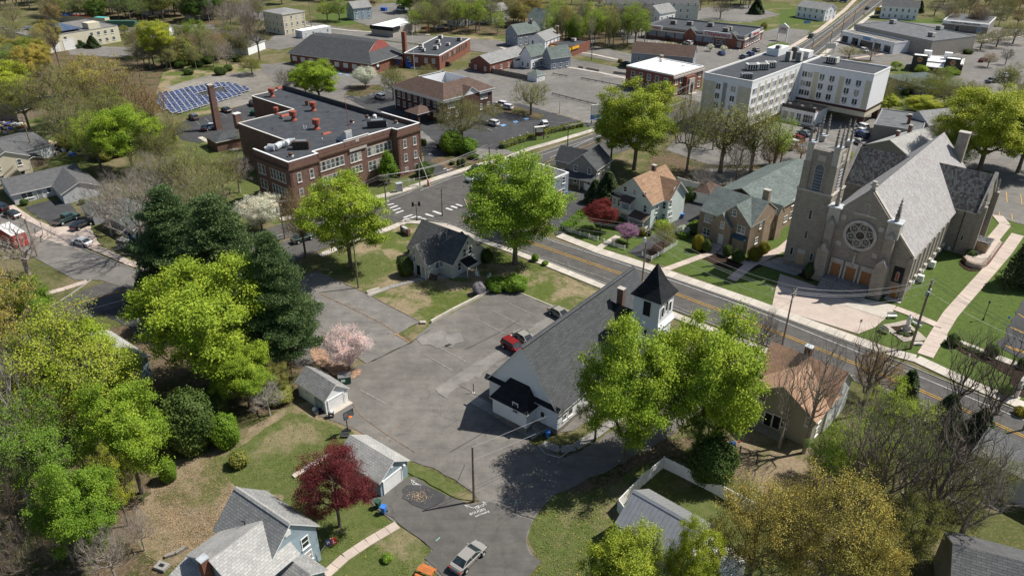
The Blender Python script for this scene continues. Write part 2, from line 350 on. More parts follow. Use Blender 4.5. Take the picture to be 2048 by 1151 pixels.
class B:
 def __init__(s,o,f):s.o=o; s.f=f; s.fr=[]
 def walls(s,f,h,mat,ridge=None,rise=0,name='wall',z0=0.0,hit=True):
  m=MB(); L,W=f.L,f.W; T=f.T
  V=[T(0,0,z0),T(L,0,z0),T(L,W,z0),T(0,W,z0),T(0,0,h),T(L,0,h),T(L,W,h),T(0,W,h)]
  F=[]
  if ridge == 'u':
   V += [T(0,W/2,h+rise),T(L,W/2,h+rise)]
   F=[(0,1,5,4),(2,3,7,6),(3,0,4,8,7),(1,2,6,9,5),(4,5,9,8),(6,7,8,9)]
  elif ridge == 'w':
   V += [T(L/2,0,h+rise),T(L/2,W,h+rise)]
   F=[(0,1,5,8,4),(2,3,7,9,6),(3,0,4,7),(1,2,6,5),(5,6,9,8),(7,4,8,9)]
  else:F=[(0,1,5,4),(1,2,6,5),(2,3,7,6),(3,0,4,7),(4,5,6,7)]
  m.add(V,F); s.fr.append((f,h+(rise if ridge else 0),z0)) if hit else None
  return m.build(name,mat,s.o)
 def planes(s,PL,mat,trim='white',th=.16,name='roof',parent=None):
  V=[]; F=[]; MI=[]
  for p in PL:
   a,b_,c=(np.array(p[i]) for i in (0,1,2)); 
   if np.cross(b_-a,c-a)[2] < 0:p=p[::-1]
   n=len(p); k=len(V); V += list(p)+[(q[0],q[1],q[2]-th) for q in p]
   F.append(tuple(range(k,k+n))); MI.append(0); F.append(tuple(range(k+n,k+2*n))[::-1]); MI.append(1)
   for i in range(n):F.append((k+(i+1) % n,k+i,k+n+i,k+n+(i+1) % n)); MI.append(1)
  me=mesh(name,V,F,mat); me.materials.append(MATS[trim]); me.polygons.foreach_set('material_index',MI)
  return link(name,me,parent or s.o)
 def gable(s,f,h,rise,ridge='u',oh=.35,og=.3,mat='shingle_grey',trim='white',th=.16,name='roof',lift=.06):
  T=f.T; L,W=f.L,f.W
  if ridge == 'u':
   k=rise/(W/2); e=h-oh*k+lift; r=h+rise+lift
   PL=[[T(-og,-oh,e),T(L+og,-oh,e),T(L+og,W/2,r),T(-og,W/2,r)],[T(-og,W/2,r),T(L+og,W/2,r),T(L+og,W+oh,e),T(-og,W+oh,e)]]
  else:
   k=rise/(L/2); e=h-oh*k+lift; r=h+rise+lift
   PL=[[T(-oh,-og,e),T(L/2,-og,r),T(L/2,W+og,r),T(-oh,W+og,e)],[T(L/2,-og,r),T(L+oh,-og,e),T(L+oh,W+og,e),T(L/2,W+og,r)]]
  return s.planes(PL,mat,trim,th,name)
 def hip(s,f,h,rise,oh=.35,mat='shingle_grey',trim='white',cut=None,name='roof',lift=.05,th=.16):
  T=f.T; L,W=f.L,f.W; o=oh; e=h+lift
  m=min(L,W)/2 if cut is None else cut
  a=[T(-o,-o,e),T(L+o,-o,e),T(L+o,W+o,e),T(-o,W+o,e)]; r=h+rise
  b=[T(m,m,r),T(L-m,m,r),T(L-m,W-m,r),T(m,W-m,r)]
  PL=[[a[0],a[1],b[1],b[0]],[a[1],a[2],b[2],b[1]],[a[2],a[3],b[3],b[2]],[a[3],a[0],b[0],b[3]]]
  out=[]
  for q in PL:
   z=[]
   for p in q:
    if not z or np.linalg.norm(np.array(z[-1])-np.array(p)) > .02:z.append(p)
   if len(z) > 2 and np.linalg.norm(np.array(z[0])-np.array(z[-1])) < .02:z=z[:-1]
   if len(z) > 2:out.append(z)
  if cut is not None and L-2*m > .3 and W-2*m > .3:out.append([b[0],b[1],b[2],b[3]])
  return s.planes(out,mat,trim,th,name)
 def shed(s,f,z_a,z_b,axis='w',oh=.3,mat='shingle_grey',trim='white',name='roof',th=.14):
  """slope from z_a at 0 to z_b at the far side of axis"""
  T=f.T; L,W=f.L,f.W; o=oh
  if axis == 'w':p=[T(-o,-o,z_a),T(L+o,-o,z_a),T(L+o,W+o,z_b),T(-o,W+o,z_b)]
  else:p=[T(-o,-o,z_a),T(L+o,-o,z_b),T(L+o,W+o,z_b),T(-o,W+o,z_a)]
  return s.planes([p],mat,trim,th,name)
 def flat(s,f,h,mat='membrane',coping='white',par=.5,t=.3,name='roof'):
  m=MB(); m.add([f.T(0,0,h+.03),f.T(f.L,0,h+.03),f.T(f.L,f.W,h+.03),f.T(0,f.W,h+.03)],[(0,1,2,3)])
  r=m.build(name,mat,s.o)
  if par:
   m=MB(); L,W=f.L,f.W; e=.04
   m.box((-e,-e,h-.1),(L+e,t,h+par),f.T); m.box((-e,W-t,h-.1),(L+e,W+e,h+par),f.T); m.box((-e,t,h-.1),(t,W-t,h+par),f.T); m.box((L-t,t,h-.1),(L+e,W-t,h+par),f.T)
   m.build('parapet',coping,s.o)
  return r
 def box(s,name,mat,f,a,b,parent=None):return MB().box(a,b,f.T).build(name,mat,parent or s.o)
 def chimney(s,f,u,w,z0,z1,sx=.8,sy=.6,mat='brick_brown',cap='limestone'):
  c=s.box('chimney',mat,f,(u-sx/2,w-sy/2,z0),(u+sx/2,w+sy/2,z1))
  s.box('chimney_cap',cap,f,(u-sx/2-.08,w-sy/2-.08,z1+.002),(u+sx/2+.08,w+sy/2+.08,z1+.16),c); return c
 def hit(s,px,py,f=None):
  d=RM.T @ np.array([px-CX,py-CY,CAM_F]); best=None
  for g,h,z0 in (s.fr if f is None else [(f,99,-5)]):
   o=g.loc(EYE); dd=np.array([d@g.u,d@g.w,d[2]])
   for wl,ax,val,sg in (('w0',1,0,-1),('w1',1,g.W,1),('u0',0,0,-1),('u1',0,g.L,1)):
    if dd[ax]*sg >= 0:continue
    t=(val-o[ax])/dd[ax]; q=o+dd*t; s_=q[1-ax]; ext=g.L if ax == 1 else g.W
    if -.4 < s_ < ext+.4 and z0-.6 < q[2] < h+.6 and (best is None or t < best[0]):best=(t,g,wl,min(max(s_,.3),ext-.3),q[2])
  return best
 def on(s,g,wl,s_,z):
  """world matrix at s_ along wall wl of frame g, height z: x along the wall, y outward"""
  if wl == 'w0':p=g.T(s_,0,z); n=-g.w
  elif wl == 'w1':p=g.T(s_,g.W,z); n=g.w
  elif wl == 'u0':p=g.T(0,s_,z); n=-g.u
  else:p=g.T(g.L,s_,z); n=g.u
  t=np.array([-n[1],n[0],0])
  return Matrix(((t[0],n[0],0,p[0]),(t[1],n[1],0,p[1]),(0,0,1,p[2]),(0,0,0,1)))
 def win(s,px,py,w,h,kind='dh',frame='white',f=None,pane='glass',sill=True,W=None):
  if W is None:
   b=s.hit(px,py,f)
   if b is None:print('WINDOW MISS',s.o.name,px,py); return
   W=s.on(b[1],b[2],b[3],b[4])
  fm,pm=window_mesh(w,h,kind,sill)
  if pane == 'glass':pane=WR.choice(('glass','glass','glass','glass_sky','glass_sky','blind'))
  a=link('window',fm,s.o,W,frame); link('pane',pm,a,W,pane); return a
 def wins(s,L_,w,h,**k):
  for x,y in L_:s.win(x,y,w,h,**k)
 def row(s,f,wl,S,Z,w,h,**k):
  for z in Z:
   for q in S:s.win(0,0,w,h,W=s.on(f,wl,q,z),**k)
 def door(s,px,py,w,h,mat='white',frame='white',f=None,W=None,glassed=False):
  if W is None:
   b=s.hit(px,py,f)
   if b is None:print('DOOR MISS',s.o.name,px,py); return
   W=s.on(b[1],b[2],b[3],b[4])
  m=MB(); a,c=w/2,h/2
  m.box((-a-.12,.0,-c),(-a,.09,c+.12)); m.box((a,.0,-c),(a+.12,.09,c+.12)); m.box((-a,.0,c),(a,.09,c+.12))
  fr_=m.build('door_frame',frame,s.o,W)
  m=MB(); m.box((-a,.0,-c),(a,.04,c))
  for q in (-1,1):
   for zz in ((-c*.85,-c*.1),(c*.05,c*.85)):m.box((q*a*.5-a*.33,.041,zz[0]),(q*a*.5+a*.33,.06,zz[1]))
  d=m.build('door',mat,s.o,W)
  if glassed:MB().box((-a*.6,.061,0),(a*.6,.075,c*.8)).build('pane','glass',d,W)
  MB().box((a*.75,.041,-.1),(a*.85,.1,.02)).build('handle','galv',d,W)
  return d
 def garage_door(s,px,py,w,h,mat='white',f=None,n=4,W=None):
  if W is None:
   b=s.hit(px,py,f)
   if b is None:print('GDOOR MISS',s.o.name); return
   W=s.on(b[1],b[2],b[3],b[4])
  m=MB(); a,c=w/2,h/2
  m.box((-a-.14,0,-c),(-a,.12,c+.14)); m.box((a,0,-c),(a+.14,.12,c+.14)); m.box((-a,0,c),(a,.12,c+.14))
  m.build('door_frame','white',s.o,W); g=MB().box((-a,.0,-c),(a,.02,c)).build('garage_door','siding_grey',s.o,W)
  pm=mesh('panel',*(lambda q:(q.V,q.F))(MB().box((-a+.02,.021,-h/n/2+.02),(a-.02,.07,h/n/2-.02))),mat)
  for i in range(n):link('panel',pm,g,W @ Matrix.Translation((0,0,-c+h/n*(i+.5))))
WMC={}; WR=random.Random(3)
def window_mesh(w,h,kind,sill):
 k=(round(w,1),round(h,1),kind,sill)
 if k in WMC:return WMC[k]
 w,h=k[0],k[1]; a,c=w/2,h/2; b=.09 if kind != 'thin' else .05; m=MB(); y=.07
 m.box((-a-b,0,-c-b),(-a,y,c+b)); m.box((a,0,-c-b),(a+b,y,c+b)); m.box((-a,0,c),(a,y,c+b)); m.box((-a,0,-c-b),(a,y,-c))
 if sill:m.box((-a-b-.06,0,-c-b-.12),(a+b+.06,.15,-c-b-.001))
 if kind == 'dh':m.box((-a,.01,-.04),(a,.06,.04))
 if kind == 'pair':m.box((-.06,.01,-c),(.06,.065,c)); m.box((-a,.01,-.03),(-.06,.055,.03)); m.box((.06,.01,-.03),(a,.055,.03))
 if kind == 'pairv':m.box((-.07,.01,-c),(.07,.065,c))
 if kind == 'grid':
  m.box((-a,.01,-.03),(a,.06,.03))
  for q in (-1/3,1/3):m.box((q*w/1-.02,.01,-c),(q*w/1+.02,.05,-.031)); m.box((q*w-.02,.01,.031),(q*w+.02,.05,c))
 if kind == 'cross':m.box((-a,.01,-.04),(a,.06,.04)); m.box((-.04,.01,-c),(.04,.055,-.041)); m.box((-.04,.01,.041),(.04,.055,c))
 fm=mesh('window',m.V,m.F,'white'); m=MB().box((-a,.0,-c),(a,.025,c)); pm=mesh('pane',m.V,m.F,'glass')
 WMC[k]=(fm,pm); return fm,pm
def ac_unit(name,f,u,w,z,sx,sy,sz,label,mat='offwhite',group='rooftop machines',top=True):
 m=MB().box((u-sx/2,w-sy/2,z),(u+sx/2,w+sy/2,z+sz),f.T); t=thing(name,label,'rooftop unit',f.T(u,w,z),f.ang,group)
 a=m.build('housing',mat,t); q=MB(); q.box((u-sx*.4,w-sy*.4,z+sz+.002),(u+sx*.4,w+sy*.4,z+sz+.12),f.T); q.build('fan_cover','grey_metal',t)
 q=MB()
 for i in range(5):q.box((u-sx/2-.03,w-sy*.42+i*sy*.17,z+.15*sz),(u-sx/2-.002,w-sy*.42+i*sy*.17+sy*.1,z+.85*sz),f.T); 
 q.build('grille','dark_metal',t); return t
def pick(mb,pts,r):
 for a,b in zip(pts[:-1],pts[1:]):mb.tube(a,b,r,n=5,cap=False)
# ---------------------------------------------------------------- cars
def car_proto(kind,idx):
 """x forward, origin at the ground under the middle"""
 S={'sedan':(4.8,1.82,.62,.92,1.45,[(-2.38,.35),(-2.4,.8),(-2.25,.98),(-2.0,1.03),(-1.5,1.05),(1.0,.98),(1.7,.9),(2.1,.80),(2.3,.68),(2.4,.5),(2.38,.3)],[(-1.95,-1.1),(1.3,.4)]),
         'suv':(4.6,1.86,.68,1.05,1.7,[(-2.25,.4),(-2.3,.8),(-2.2,1.1),(1.1,1.08),(2.1,.95),(2.28,.7),(2.3,.35)],[(-2.15,-1.9),(1.25,.55)]),
         'pickup':(5.5,1.95,.75,1.1,1.8,[(-2.75,.5),(-2.75,1.08),(-.6,1.08),(1.4,1.12),(2.5,1.05),(2.72,.75),(2.75,.4)],[(-.7,-.5),(1.5,.9)]),
         'van':(5.6,2.0,.7,1.25,2.4,[(-2.8,.4),(-2.8,1.25),(1.9,1.25),(2.5,1.1),(2.75,.8),(2.8,.4)],[(-2.79,-2.75),(2.1,1.5)])}[kind]
 Lc,Wc,zr,belt,top,prof,(rear,front)=S; hw=Wc/2
 t=thing('parked_car','x','car',(0,0,0)); m=MB(); n=len(prof); V=[]; st=[(-hw,.93,-.04),(-hw*.94,1,0),(hw*.94,1,0),(hw,.93,-.04)]
 zb=prof[0][1]
 for y,sx,dz in st:V += [(x*(.985 if sx < 1 else 1),y*(1-.2*max(0,(abs(x)/(Lc/2)-.8)/.2)**1.5),max(z+dz*(1 if z > zb+.1 else 0),.2)) for x,z in prof]
 F=[]
 for i in range(3):
  for k in range(n-1):F.append((i*n+k,i*n+k+1,(i+1)*n+k+1,(i+1)*n+k))
  F.append((i*n+n-1,i*n,(i+1)*n,(i+1)*n+n-1))
 F += [tuple(range(n))[::-1],tuple(range(3*n,4*n))]
 m.add(V,F); body=m.build('body','paint_grey',t)
 bz=[p for p in prof]; rx0,rx1=rear; fx0,fx1=front; gw,tw=hw*.90,hw*.74
 zb0=belt-.02 if kind != 'sedan' else 1.0
 V=[(rx0,-gw,zb0),(fx0,-gw,zb0-.02),(fx0,gw,zb0-.02),(rx0,gw,zb0),(rx1,-tw,top-.05),(fx1,-tw,top-.05),(fx1,tw,top-.05),(rx1,tw,top-.05)]
 F=[(0,1,5,4),(1,2,6,5),(2,3,7,6),(3,0,4,7),(4,5,6,7)]
 MB().add(V,F).build('window_glass','glass',t)
 m=MB(); m.box((rx1-.03,-tw-.02,top-.06),(fx1+.03,tw+.02,top)); r=m.build('roof','paint_grey',t)
 m=MB()
 for sy in (-1,1):
  for (a,b) in (((rx0+.02,gw),(rx1,tw)),((fx0-.02,gw),(fx1,tw)),(((rx0+fx0)/2-.05,gw),((rx1+fx1)/2-.05,tw))):m.tube((a[0],sy*(a[1]+.012),zb0-.03),(b[0],sy*(b[1]+.012),top-.03),.045,n=4)
 m.build('pillars','paint_grey',t)
 wr=.34 if kind in ('sedan',) else .38; axx=Lc*.30
 tm=MB().tube((0,-.11,0),(0,.11,0),wr,n=14); tme=mesh('tyre',tm.V,tm.F,'rubber'); rm=MB().tube((0,-.125,0),(0,.125,0),wr*.6,n=10); rme=mesh('rim',rm.V,rm.F,'galv')
 for x in (-axx,axx):
  for y in (-hw+.06,hw-.06):
   wl=link('wheel',tme,t,Matrix.Translation((x,y,wr))); link('rim',rme,wl,Matrix.Translation((x,y,wr)))
 xf,xr=Lc/2-.06,-Lc/2+.02
 for y in (-1,1):
  MB().box((xf-.2,y*hw*.72-.2,.58*belt+.05),(xf+.04,y*hw*.72+.2,.58*belt+.2)).build('headlight','glass_sky',t)
  MB().box((xr-.05,y*hw*.75-.17,belt*.72),(xr+.1,y*hw*.75+.17,belt*.9)).build('taillight','red',t)
  MB().box((fx0-.35,y*(hw+.1)-.09,belt-.02),(fx0-.2,y*(hw+.1)+.09,belt+.14)).build('mirror','paint_grey',t)
 MB().box((xf-.02,-hw*.45,.38),(xf+.05,hw*.45,.55)).build('grille','dark_metal',t)
 if kind == 'pickup':
  q=MB(); q.box((-2.68,-hw+.14,1.085),(-.78,hw-.14,1.1)); q.build('truck_bed','black',t)
 return t
CARP={}
for nm,c in dict(paint_grey=(.12,.125,.13),paint_silver=(.30,.285,.26),paint_white=(.75,.75,.76),paint_red=(.20,.01,.015),paint_black=(.012,.013,.016),paint_blue=(.03,.08,.25),paint_tan=(.35,.3,.24),paint_green=(.05,.1,.09),paint_steel=(.2,.24,.26)).items():
 nm='car_'+nm[6:]; paint(nm,c)
MATS['paint_grey']=MATS['car_grey']
def car(kind,col,px,py,head,label,group='parked cars',cat='car',z=0.0,tail=None):
 """(px, py): pixel of the middle of the footprint; head: pixel the front points at"""
 c=P(px,py); h=P(*head); rz=math.atan2(h[1]-c[1],h[0]-c[0]); M=RZ(c[0],c[1],z+.145,rz); col='car_'+col
 new=kind not in CARP
 if new:CARP[kind]=car_proto(kind,0); o=CARP[kind]
 else:o=copy_tree(CARP[kind],M,label)
 if new:o.matrix_basis=M
 for x in KIDS[o.name]:
  if x.name.split('.')[0] in ('body','roof','pillars','mirror'):x.material_slots[0].link='OBJECT'; x.material_slots[0].material=MATS[col]
 o['label']=label; o['category']=cat
 if group:o['group']=group
 elif 'group' in o:del o['group']
 return o
# ---------------------------------------------------------------- trees
def arr_mesh(name,V,nper,mat):
 n=len(V)//nper; me=bpy.data.meshes.new(name); me.vertices.add(len(V)); me.vertices.foreach_set('co',V.astype(np.float32).ravel())
 me.loops.add(len(V)); me.loops.foreach_set('vertex_index',np.arange(len(V),dtype=np.int32)); me.polygons.add(n); me.polygons.foreach_set('loop_start',np.arange(0,len(V),nper,dtype=np.int32))
 me.update(); me.validate(); me.materials.append(MATS[mat]); return me
def skeleton(rng,H,R,n,th,shape='round',leader=.55,hollow=.35):
 zc=(H+th)/2; rz_=(H-th)/2; pts=[]
 ph=rng.uniform(0,6.28,8)
 while len(pts) < n:
  p=rng.uniform(-1,1,3); r=np.linalg.norm(p)
  if r > 1 or r < hollow*rng.uniform(.3,1):continue
  a=math.atan2(p[1],p[0]); el=p[2]
  lim=.80+.13*math.sin(3*a+ph[0]+2*el)+.10*math.sin(5*a+ph[1]-3*el)+.08*math.sin(7*el+ph[2]+2*a)
  if r > lim:continue
  if shape == 'vase':k=.35+.65*min(1,(el+1)/1.3)
  elif shape == 'dome':k=1.0 if el < 0 else 1
  elif shape == 'col':k=1
  elif shape == 'cone':k=max(.05,(1-el)/1.6)
  else:k=1
  if shape == 'dome' and el < -.55:continue
  pts.append((p[0]*R*k,p[1]*R*k,zc+el*rz_))
 pts=np.array(pts)
 nodes=[]; par=[]
 tx=rng.normal(0,.02*H,2); nt_=7; top=th+(H-th)*leader
 for i in range(nt_):
  z=top*i/(nt_-1); nodes.append((tx[0]*(z/top)**2,tx[1]*(z/top)**2,z)); par.append(i-1)
 base=np.array([0,0,th]); order=np.argsort(np.linalg.norm(pts-base,axis=1)); 
 N_=np.zeros((nt_+2*n,3)); N_[:nt_]=nodes; dep=np.zeros(nt_+2*n); dep[:nt_]=[x[2] for x in nodes]; cnt=nt_; par=par[:]; tips=[]
 ok=np.zeros(nt_+2*n,bool); ok[2:nt_]=True
 for i in range(nt_):ok[i]=N_[i][2] > th*.75
 for k in order:
  p=pts[k]; d=np.linalg.norm(N_[:cnt]-p,axis=1); rise=np.maximum(0,N_[:cnt,2]-p[2]+.15*R)
  cost=d+.30*dep[:cnt]+.9*rise; cost[~ok[:cnt]]=1e9; j=int(np.argmin(cost))
  if d[j] > R*.22:
   q=(N_[j]+p)/2+rng.normal(0,d[j]*.07,3)+np.array([0,0,d[j]*.06]); N_[cnt]=q; dep[cnt]=dep[j]+np.linalg.norm(q-N_[j]); par.append(j); ok[cnt]=True; j=cnt; cnt += 1
  N_[cnt]=p; dep[cnt]=dep[j]+np.linalg.norm(p-N_[j]); par.append(j); ok[cnt]=True; tips.append(cnt); cnt += 1
 return N_[:cnt],np.array(par),np.array(tips)
def branches(Nn,par,r0,mx,sides_thin=3):
 n=len(Nn); c=np.ones(n)
 for i in range(n-1,0,-1):c[par[i]] += c[i]
 r=np.minimum(r0*c**.46,mx*(1.0)); V=[]; F=[]
 r=np.maximum(r,r0)
 for i in range(1,n):
  j=par[i]; a,b=Nn[j],Nn[i]; d=b-a; l=np.linalg.norm(d)
  if l < 1e-4:continue
  ra,rb=(min(r[j],r[i]*1.5),r[i]) if j > 6 or i > 6 else (r[j],r[i]); d=d/l; u=np.cross(d,[0.31,.77,.55]); u /= np.linalg.norm(u); v=np.cross(d,u)
  k=7 if ra > .12 else (4 if ra > .05 else 3); q=len(V)
  for (c_,rr) in ((a-d*ra*.3,ra),(b+d*rb*.3,rb)):
   for t in range(k):g=2*math.pi*t/k; V.append(c_+(u*math.cos(g)+v*math.sin(g))*rr)
  F += [(q+t,q+(t+1) % k,q+k+(t+1) % k,q+k+t) for t in range(k)]
 # root flare
 q=MB(); q.tube((0,0,-.4),(0,0,.9),r[0]*1.5,r[0]*1.02,8); b0=len(V); V += [np.array(x) for x in q.V]; F += [tuple(i+b0 for i in f) for f in q.F]
 return V,F,r
def leaf_quads(rng,C,per,spread,size,ctr,up=.45,flat=.6,aspect=1.0,out=.55):
 n=len(C)*per; c=np.repeat(C,per,axis=0); off=rng.normal(0,1,(n,3))*spread; off[:,2] *= flat
 p=c+off; o=p-ctr; o /= np.linalg.norm(o,axis=1)[:,None]+1e-9
 nr=o*out+rng.normal(0,.55,(n,3))+np.array([0,0,up]); nr /= np.linalg.norm(nr,axis=1)[:,None]
 t=np.cross(nr,rng.normal(0,1,(n,3))); t /= np.linalg.norm(t,axis=1)[:,None]; b=np.cross(nr,t)
 s=(size*rng.uniform(.6,1.35,n))[:,None]*.5
 V=np.empty((n,4,3)); V[:,0]=p-t*s*aspect; V[:,1]=p-b*s*.8; V[:,2]=p+t*s*aspect; V[:,3]=p+b*s*.8
 return V.reshape(-1,3)
def twig_quads(rng,C,per,length,width,ctr):
 n=len(C)*per; c=np.repeat(C,per,axis=0); o=c-ctr; o /= np.linalg.norm(o,axis=1)[:,None]+1e-9
 d=o*.9+rng.normal(0,.6,(n,3))+np.array([0,0,.35]); d /= np.linalg.norm(d,axis=1)[:,None]; l=(length*rng.uniform(.5,1.4,n))[:,None]
 s=np.cross(d,rng.normal(0,1,(n,3))); s /= np.linalg.norm(s,axis=1)[:,None]; c=c+rng.normal(0,.12,(n,3))
 V=np.empty((n,3,3)); V[:,0]=c-s*width; V[:,1]=c+s*width; V[:,2]=c+d*l
 return V.reshape(-1,3)
FOL=dict(lime=((.18,.28,.024),(.29,.41,.038),(.41,.52,.065)),yellow=((.24,.30,.028),(.37,.43,.045),(.49,.53,.075)),green=((.11,.21,.02),(.185,.315,.033),(.26,.40,.05)),deep=((.06,.12,.02),(.10,.17,.03),(.14,.22,.045)),
 gold=((.28,.25,.06),(.40,.35,.08),(.50,.44,.12)),olive=((.17,.19,.045),(.25,.27,.06),(.33,.34,.09)),rustbud=((.24,.16,.05),(.34,.23,.08),(.40,.30,.12)),maroon=((.10,.017,.022),(.17,.03,.036),(.24,.05,.055)),
 lilac=((.40,.34,.40),(.55,.48,.55),(.65,.6,.65)),white=((.55,.58,.45),(.70,.72,.60),(.80,.80,.74)),pink=((.66,.46,.48),(.80,.62,.62),(.90,.78,.75)),magenta=((.30,.13,.26),(.42,.22,.38),(.50,.30,.45)),pine=((.07,.12,.045),(.12,.185,.07),(.18,.25,.10)),cedar=((.035,.06,.025),(.06,.09,.035),(.09,.12,.05)),
 hedge=((.045,.08,.018),(.075,.12,.025),(.11,.16,.04)),yewgold=((.16,.15,.01),(.26,.23,.02),(.36,.31,.04)),redleaf=((.12,.02,.02),(.22,.035,.035),(.30,.06,.05)))
for k,v in FOL.items():foliage('leaf_'+k,v,.3 if k not in ('pine','cedar','hedge') else .12)
foliage('leaf_litter_',((.22,.15,.09),(.36,.26,.16),(.48,.37,.24)),.1); FOL['litter_']=1
PRO={}
def proto_tree(key,seed,kind):
 """each prototype is 10 m tall; returns (trunk mesh, crown mesh or None)"""
 rng=np.random.default_rng(seed); H=10.0
 if kind == 'leafy':Nn,par,tips=skeleton(rng,H,4.5,300,1.8,'round',.6,.5); C=Nn[tips]; V=leaf_quads(rng,C,200,.28,.125,np.array([0,0,5.0]),flat=.62)
 elif kind == 'spring':Nn,par,tips=skeleton(rng,H,4.4,430,1.6,'dome',.5,.4); C=Nn[tips]; C=C[rng.random(len(C)) < .7]; V=leaf_quads(rng,C,72,.25,.102,np.array([0,0,4.0]),flat=.7)
 elif kind == 'haze':Nn,par,tips=skeleton(rng,H,4.4,480,1.6,'dome',.5,.3); C=Nn[tips]; V=leaf_quads(rng,C,30,.28,.08,np.array([0,0,4.0]),flat=.9)
 elif kind == 'bare':Nn,par,tips=skeleton(rng,H,4.3,420,1.7,'dome',.5,.25); V=None
 elif kind == 'gaunt':Nn,par,tips=skeleton(rng,H,3.6,300,2.2,'vase',.6,.2); V=None
 elif kind == 'tallbare':Nn,par,tips=skeleton(rng,H,2.4,170,3.0,'vase',.75,.2); V=None
 elif kind == 'tallspring':Nn,par,tips=skeleton(rng,H,2.6,260,2.4,'vase',.7,.3); C=Nn[tips]; V=leaf_quads(rng,C,20,.3,.12,np.array([0,0,4.0]),flat=.9)
 elif kind == 'round':Nn,par,tips=skeleton(rng,H,5.2,380,1.9,'dome',.5,.6); C=Nn[tips]; V=leaf_quads(rng,C,150,.32,.115,np.array([0,0,4.5]),flat=.5)
 elif kind == 'blossom':Nn,par,tips=skeleton(rng,H,5.6,560,1.6,'vase',.5,.4); C=Nn[tips]; V=leaf_quads(rng,C,52,.26,.14,np.array([0,0,3.0]),flat=1)
 elif kind == 'column':Nn,par,tips=skeleton(rng,H,2.0,220,.8,'cone',.8,.5); C=Nn[tips]; V=leaf_quads(rng,C,60,.28,.2,np.array([0,0,3.0]),flat=1.1)
 if V is not None and kind in ('spring','haze','tallspring'):
  tw=twig_quads(rng,Nn[tips],7,.7,.007,np.array([0,0,3.5]))
 elif V is None:tw=twig_quads(rng,Nn[tips],{'bare':15,'gaunt':6,'tallbare':8}[kind],.8,{'bare':.0062,'gaunt':.0065,'tallbare':.009}[kind],np.array([0,0,3.5]))
 else:tw=None
 if kind == 'pine':pass
 TV,TF,r=branches(Nn,par,.013 if kind == 'gaunt' else .012,.2)
 if tw is not None:
  b0=len(TV); TV=list(TV)+list(tw); TF += [(b0+3*i,b0+3*i+1,b0+3*i+2) for i in range(len(tw)//3)]
 return mesh('trunk',TV,TF,'bark',uv=False),(arr_mesh('crown',V,4,'leaf_lime') if V is not None else None)
def proto_pine(seed):
 """white pine: whorls of near level boughs carrying upswept tufts, 10 m tall"""
 rng=np.random.default_rng(seed); m=MB(); m.tube((0,0,-.3),(0,0,9.6),.30,.04,8); C=[]; D=[]
 z=1.2
 while z < 9.6:
  f=(z-1.2)/8.4; Rr=(3.6*(1-f)**.75+.35)*rng.uniform(.8,1.12); nb=int(rng.integers(6,9))
  a0=rng.uniform(0,6.28)
  for k in range(nb):
   a=a0+6.28*k/nb+rng.normal(0,.18); L_=Rr*rng.uniform(.7,1.1); d=np.array([math.cos(a),math.sin(a),0]); p0=np.array([0,0,z]); up=rng.uniform(-.05,.22)
   p1=p0+d*L_*.55+np.array([0,0,L_*.1]); p2=p0+d*L_+np.array([0,0,L_*(.1+up)]); m.tube(p0,p1,.055,.035,4,False); m.tube(p1,p2,.035,.012,4,False)
   for s_ in np.arange(.28,1.02,.62/max(L_,.6)*.42):
    q=p0+(p2-p0)*s_; wd=.62*(1.05-abs(s_-.6))*min(1,L_/2)
    for e in (-1,0,1):
     C.append(q+np.array([-d[1],d[0],0])*e*wd*rng.uniform(.6,1)+np.array([0,0,.1+rng.uniform(-.08,.12)])); D.append(d)
  z += rng.uniform(.42,.62)
 C=np.array(C); D=np.array(D); per=46; n=len(C)*per; c=np.repeat(C,per,axis=0); dd=np.repeat(D,per,axis=0)
 p=c+rng.normal(0,1,(n,3))*np.array([.2,.2,.11]); t=dd*.7+rng.normal(0,.6,(n,3))+np.array([0,0,.55]); t /= np.linalg.norm(t,axis=1)[:,None]
 b=np.cross(t,rng.normal(0,1,(n,3))); b /= np.linalg.norm(b,axis=1)[:,None]; s=(.22*rng.uniform(.6,1.3,n))[:,None]*.5; wd=.028
 V=np.empty((n,4,3)); V[:,0]=p-t*s; V[:,1]=p-b*wd; V[:,2]=p+t*s; V[:,3]=p+b*wd
 return mesh('trunk',m.V,m.F,'bark',uv=False),arr_mesh('crown',V.reshape(-1,3),4,'leaf_pine')
def proto_cone(seed,narrow=.24):
 rng=np.random.default_rng(seed); n=9000; h=rng.uniform(0,1,n)**.8; R=(1-h)**.8*10*narrow+.25; a=rng.uniform(0,6.28,n); R=R*(1+.1*np.sin(5*a+9*h)+.07*np.sin(9*a-14*h))*rng.uniform(.75,1.03,n)
 p=np.stack([R*np.cos(a),R*np.sin(a),.3+h*9.6],1); V=leaf_quads(rng,p,1,.04,.42,np.array([0,0,2.]),up=.5,flat=1,aspect=.9,out=1.0)
 m=MB(); m.tube((0,0,-.3),(0,0,9),.18,.04,6); m.lathe([(10*narrow*.62,.6),(10*narrow*.45,4),(10*narrow*.2,7.5),(.05,9.3)],n=9)
 return mesh('trunk',m.V,m.F,'bark',uv=False),arr_mesh('crown',V,4,'leaf_cedar')
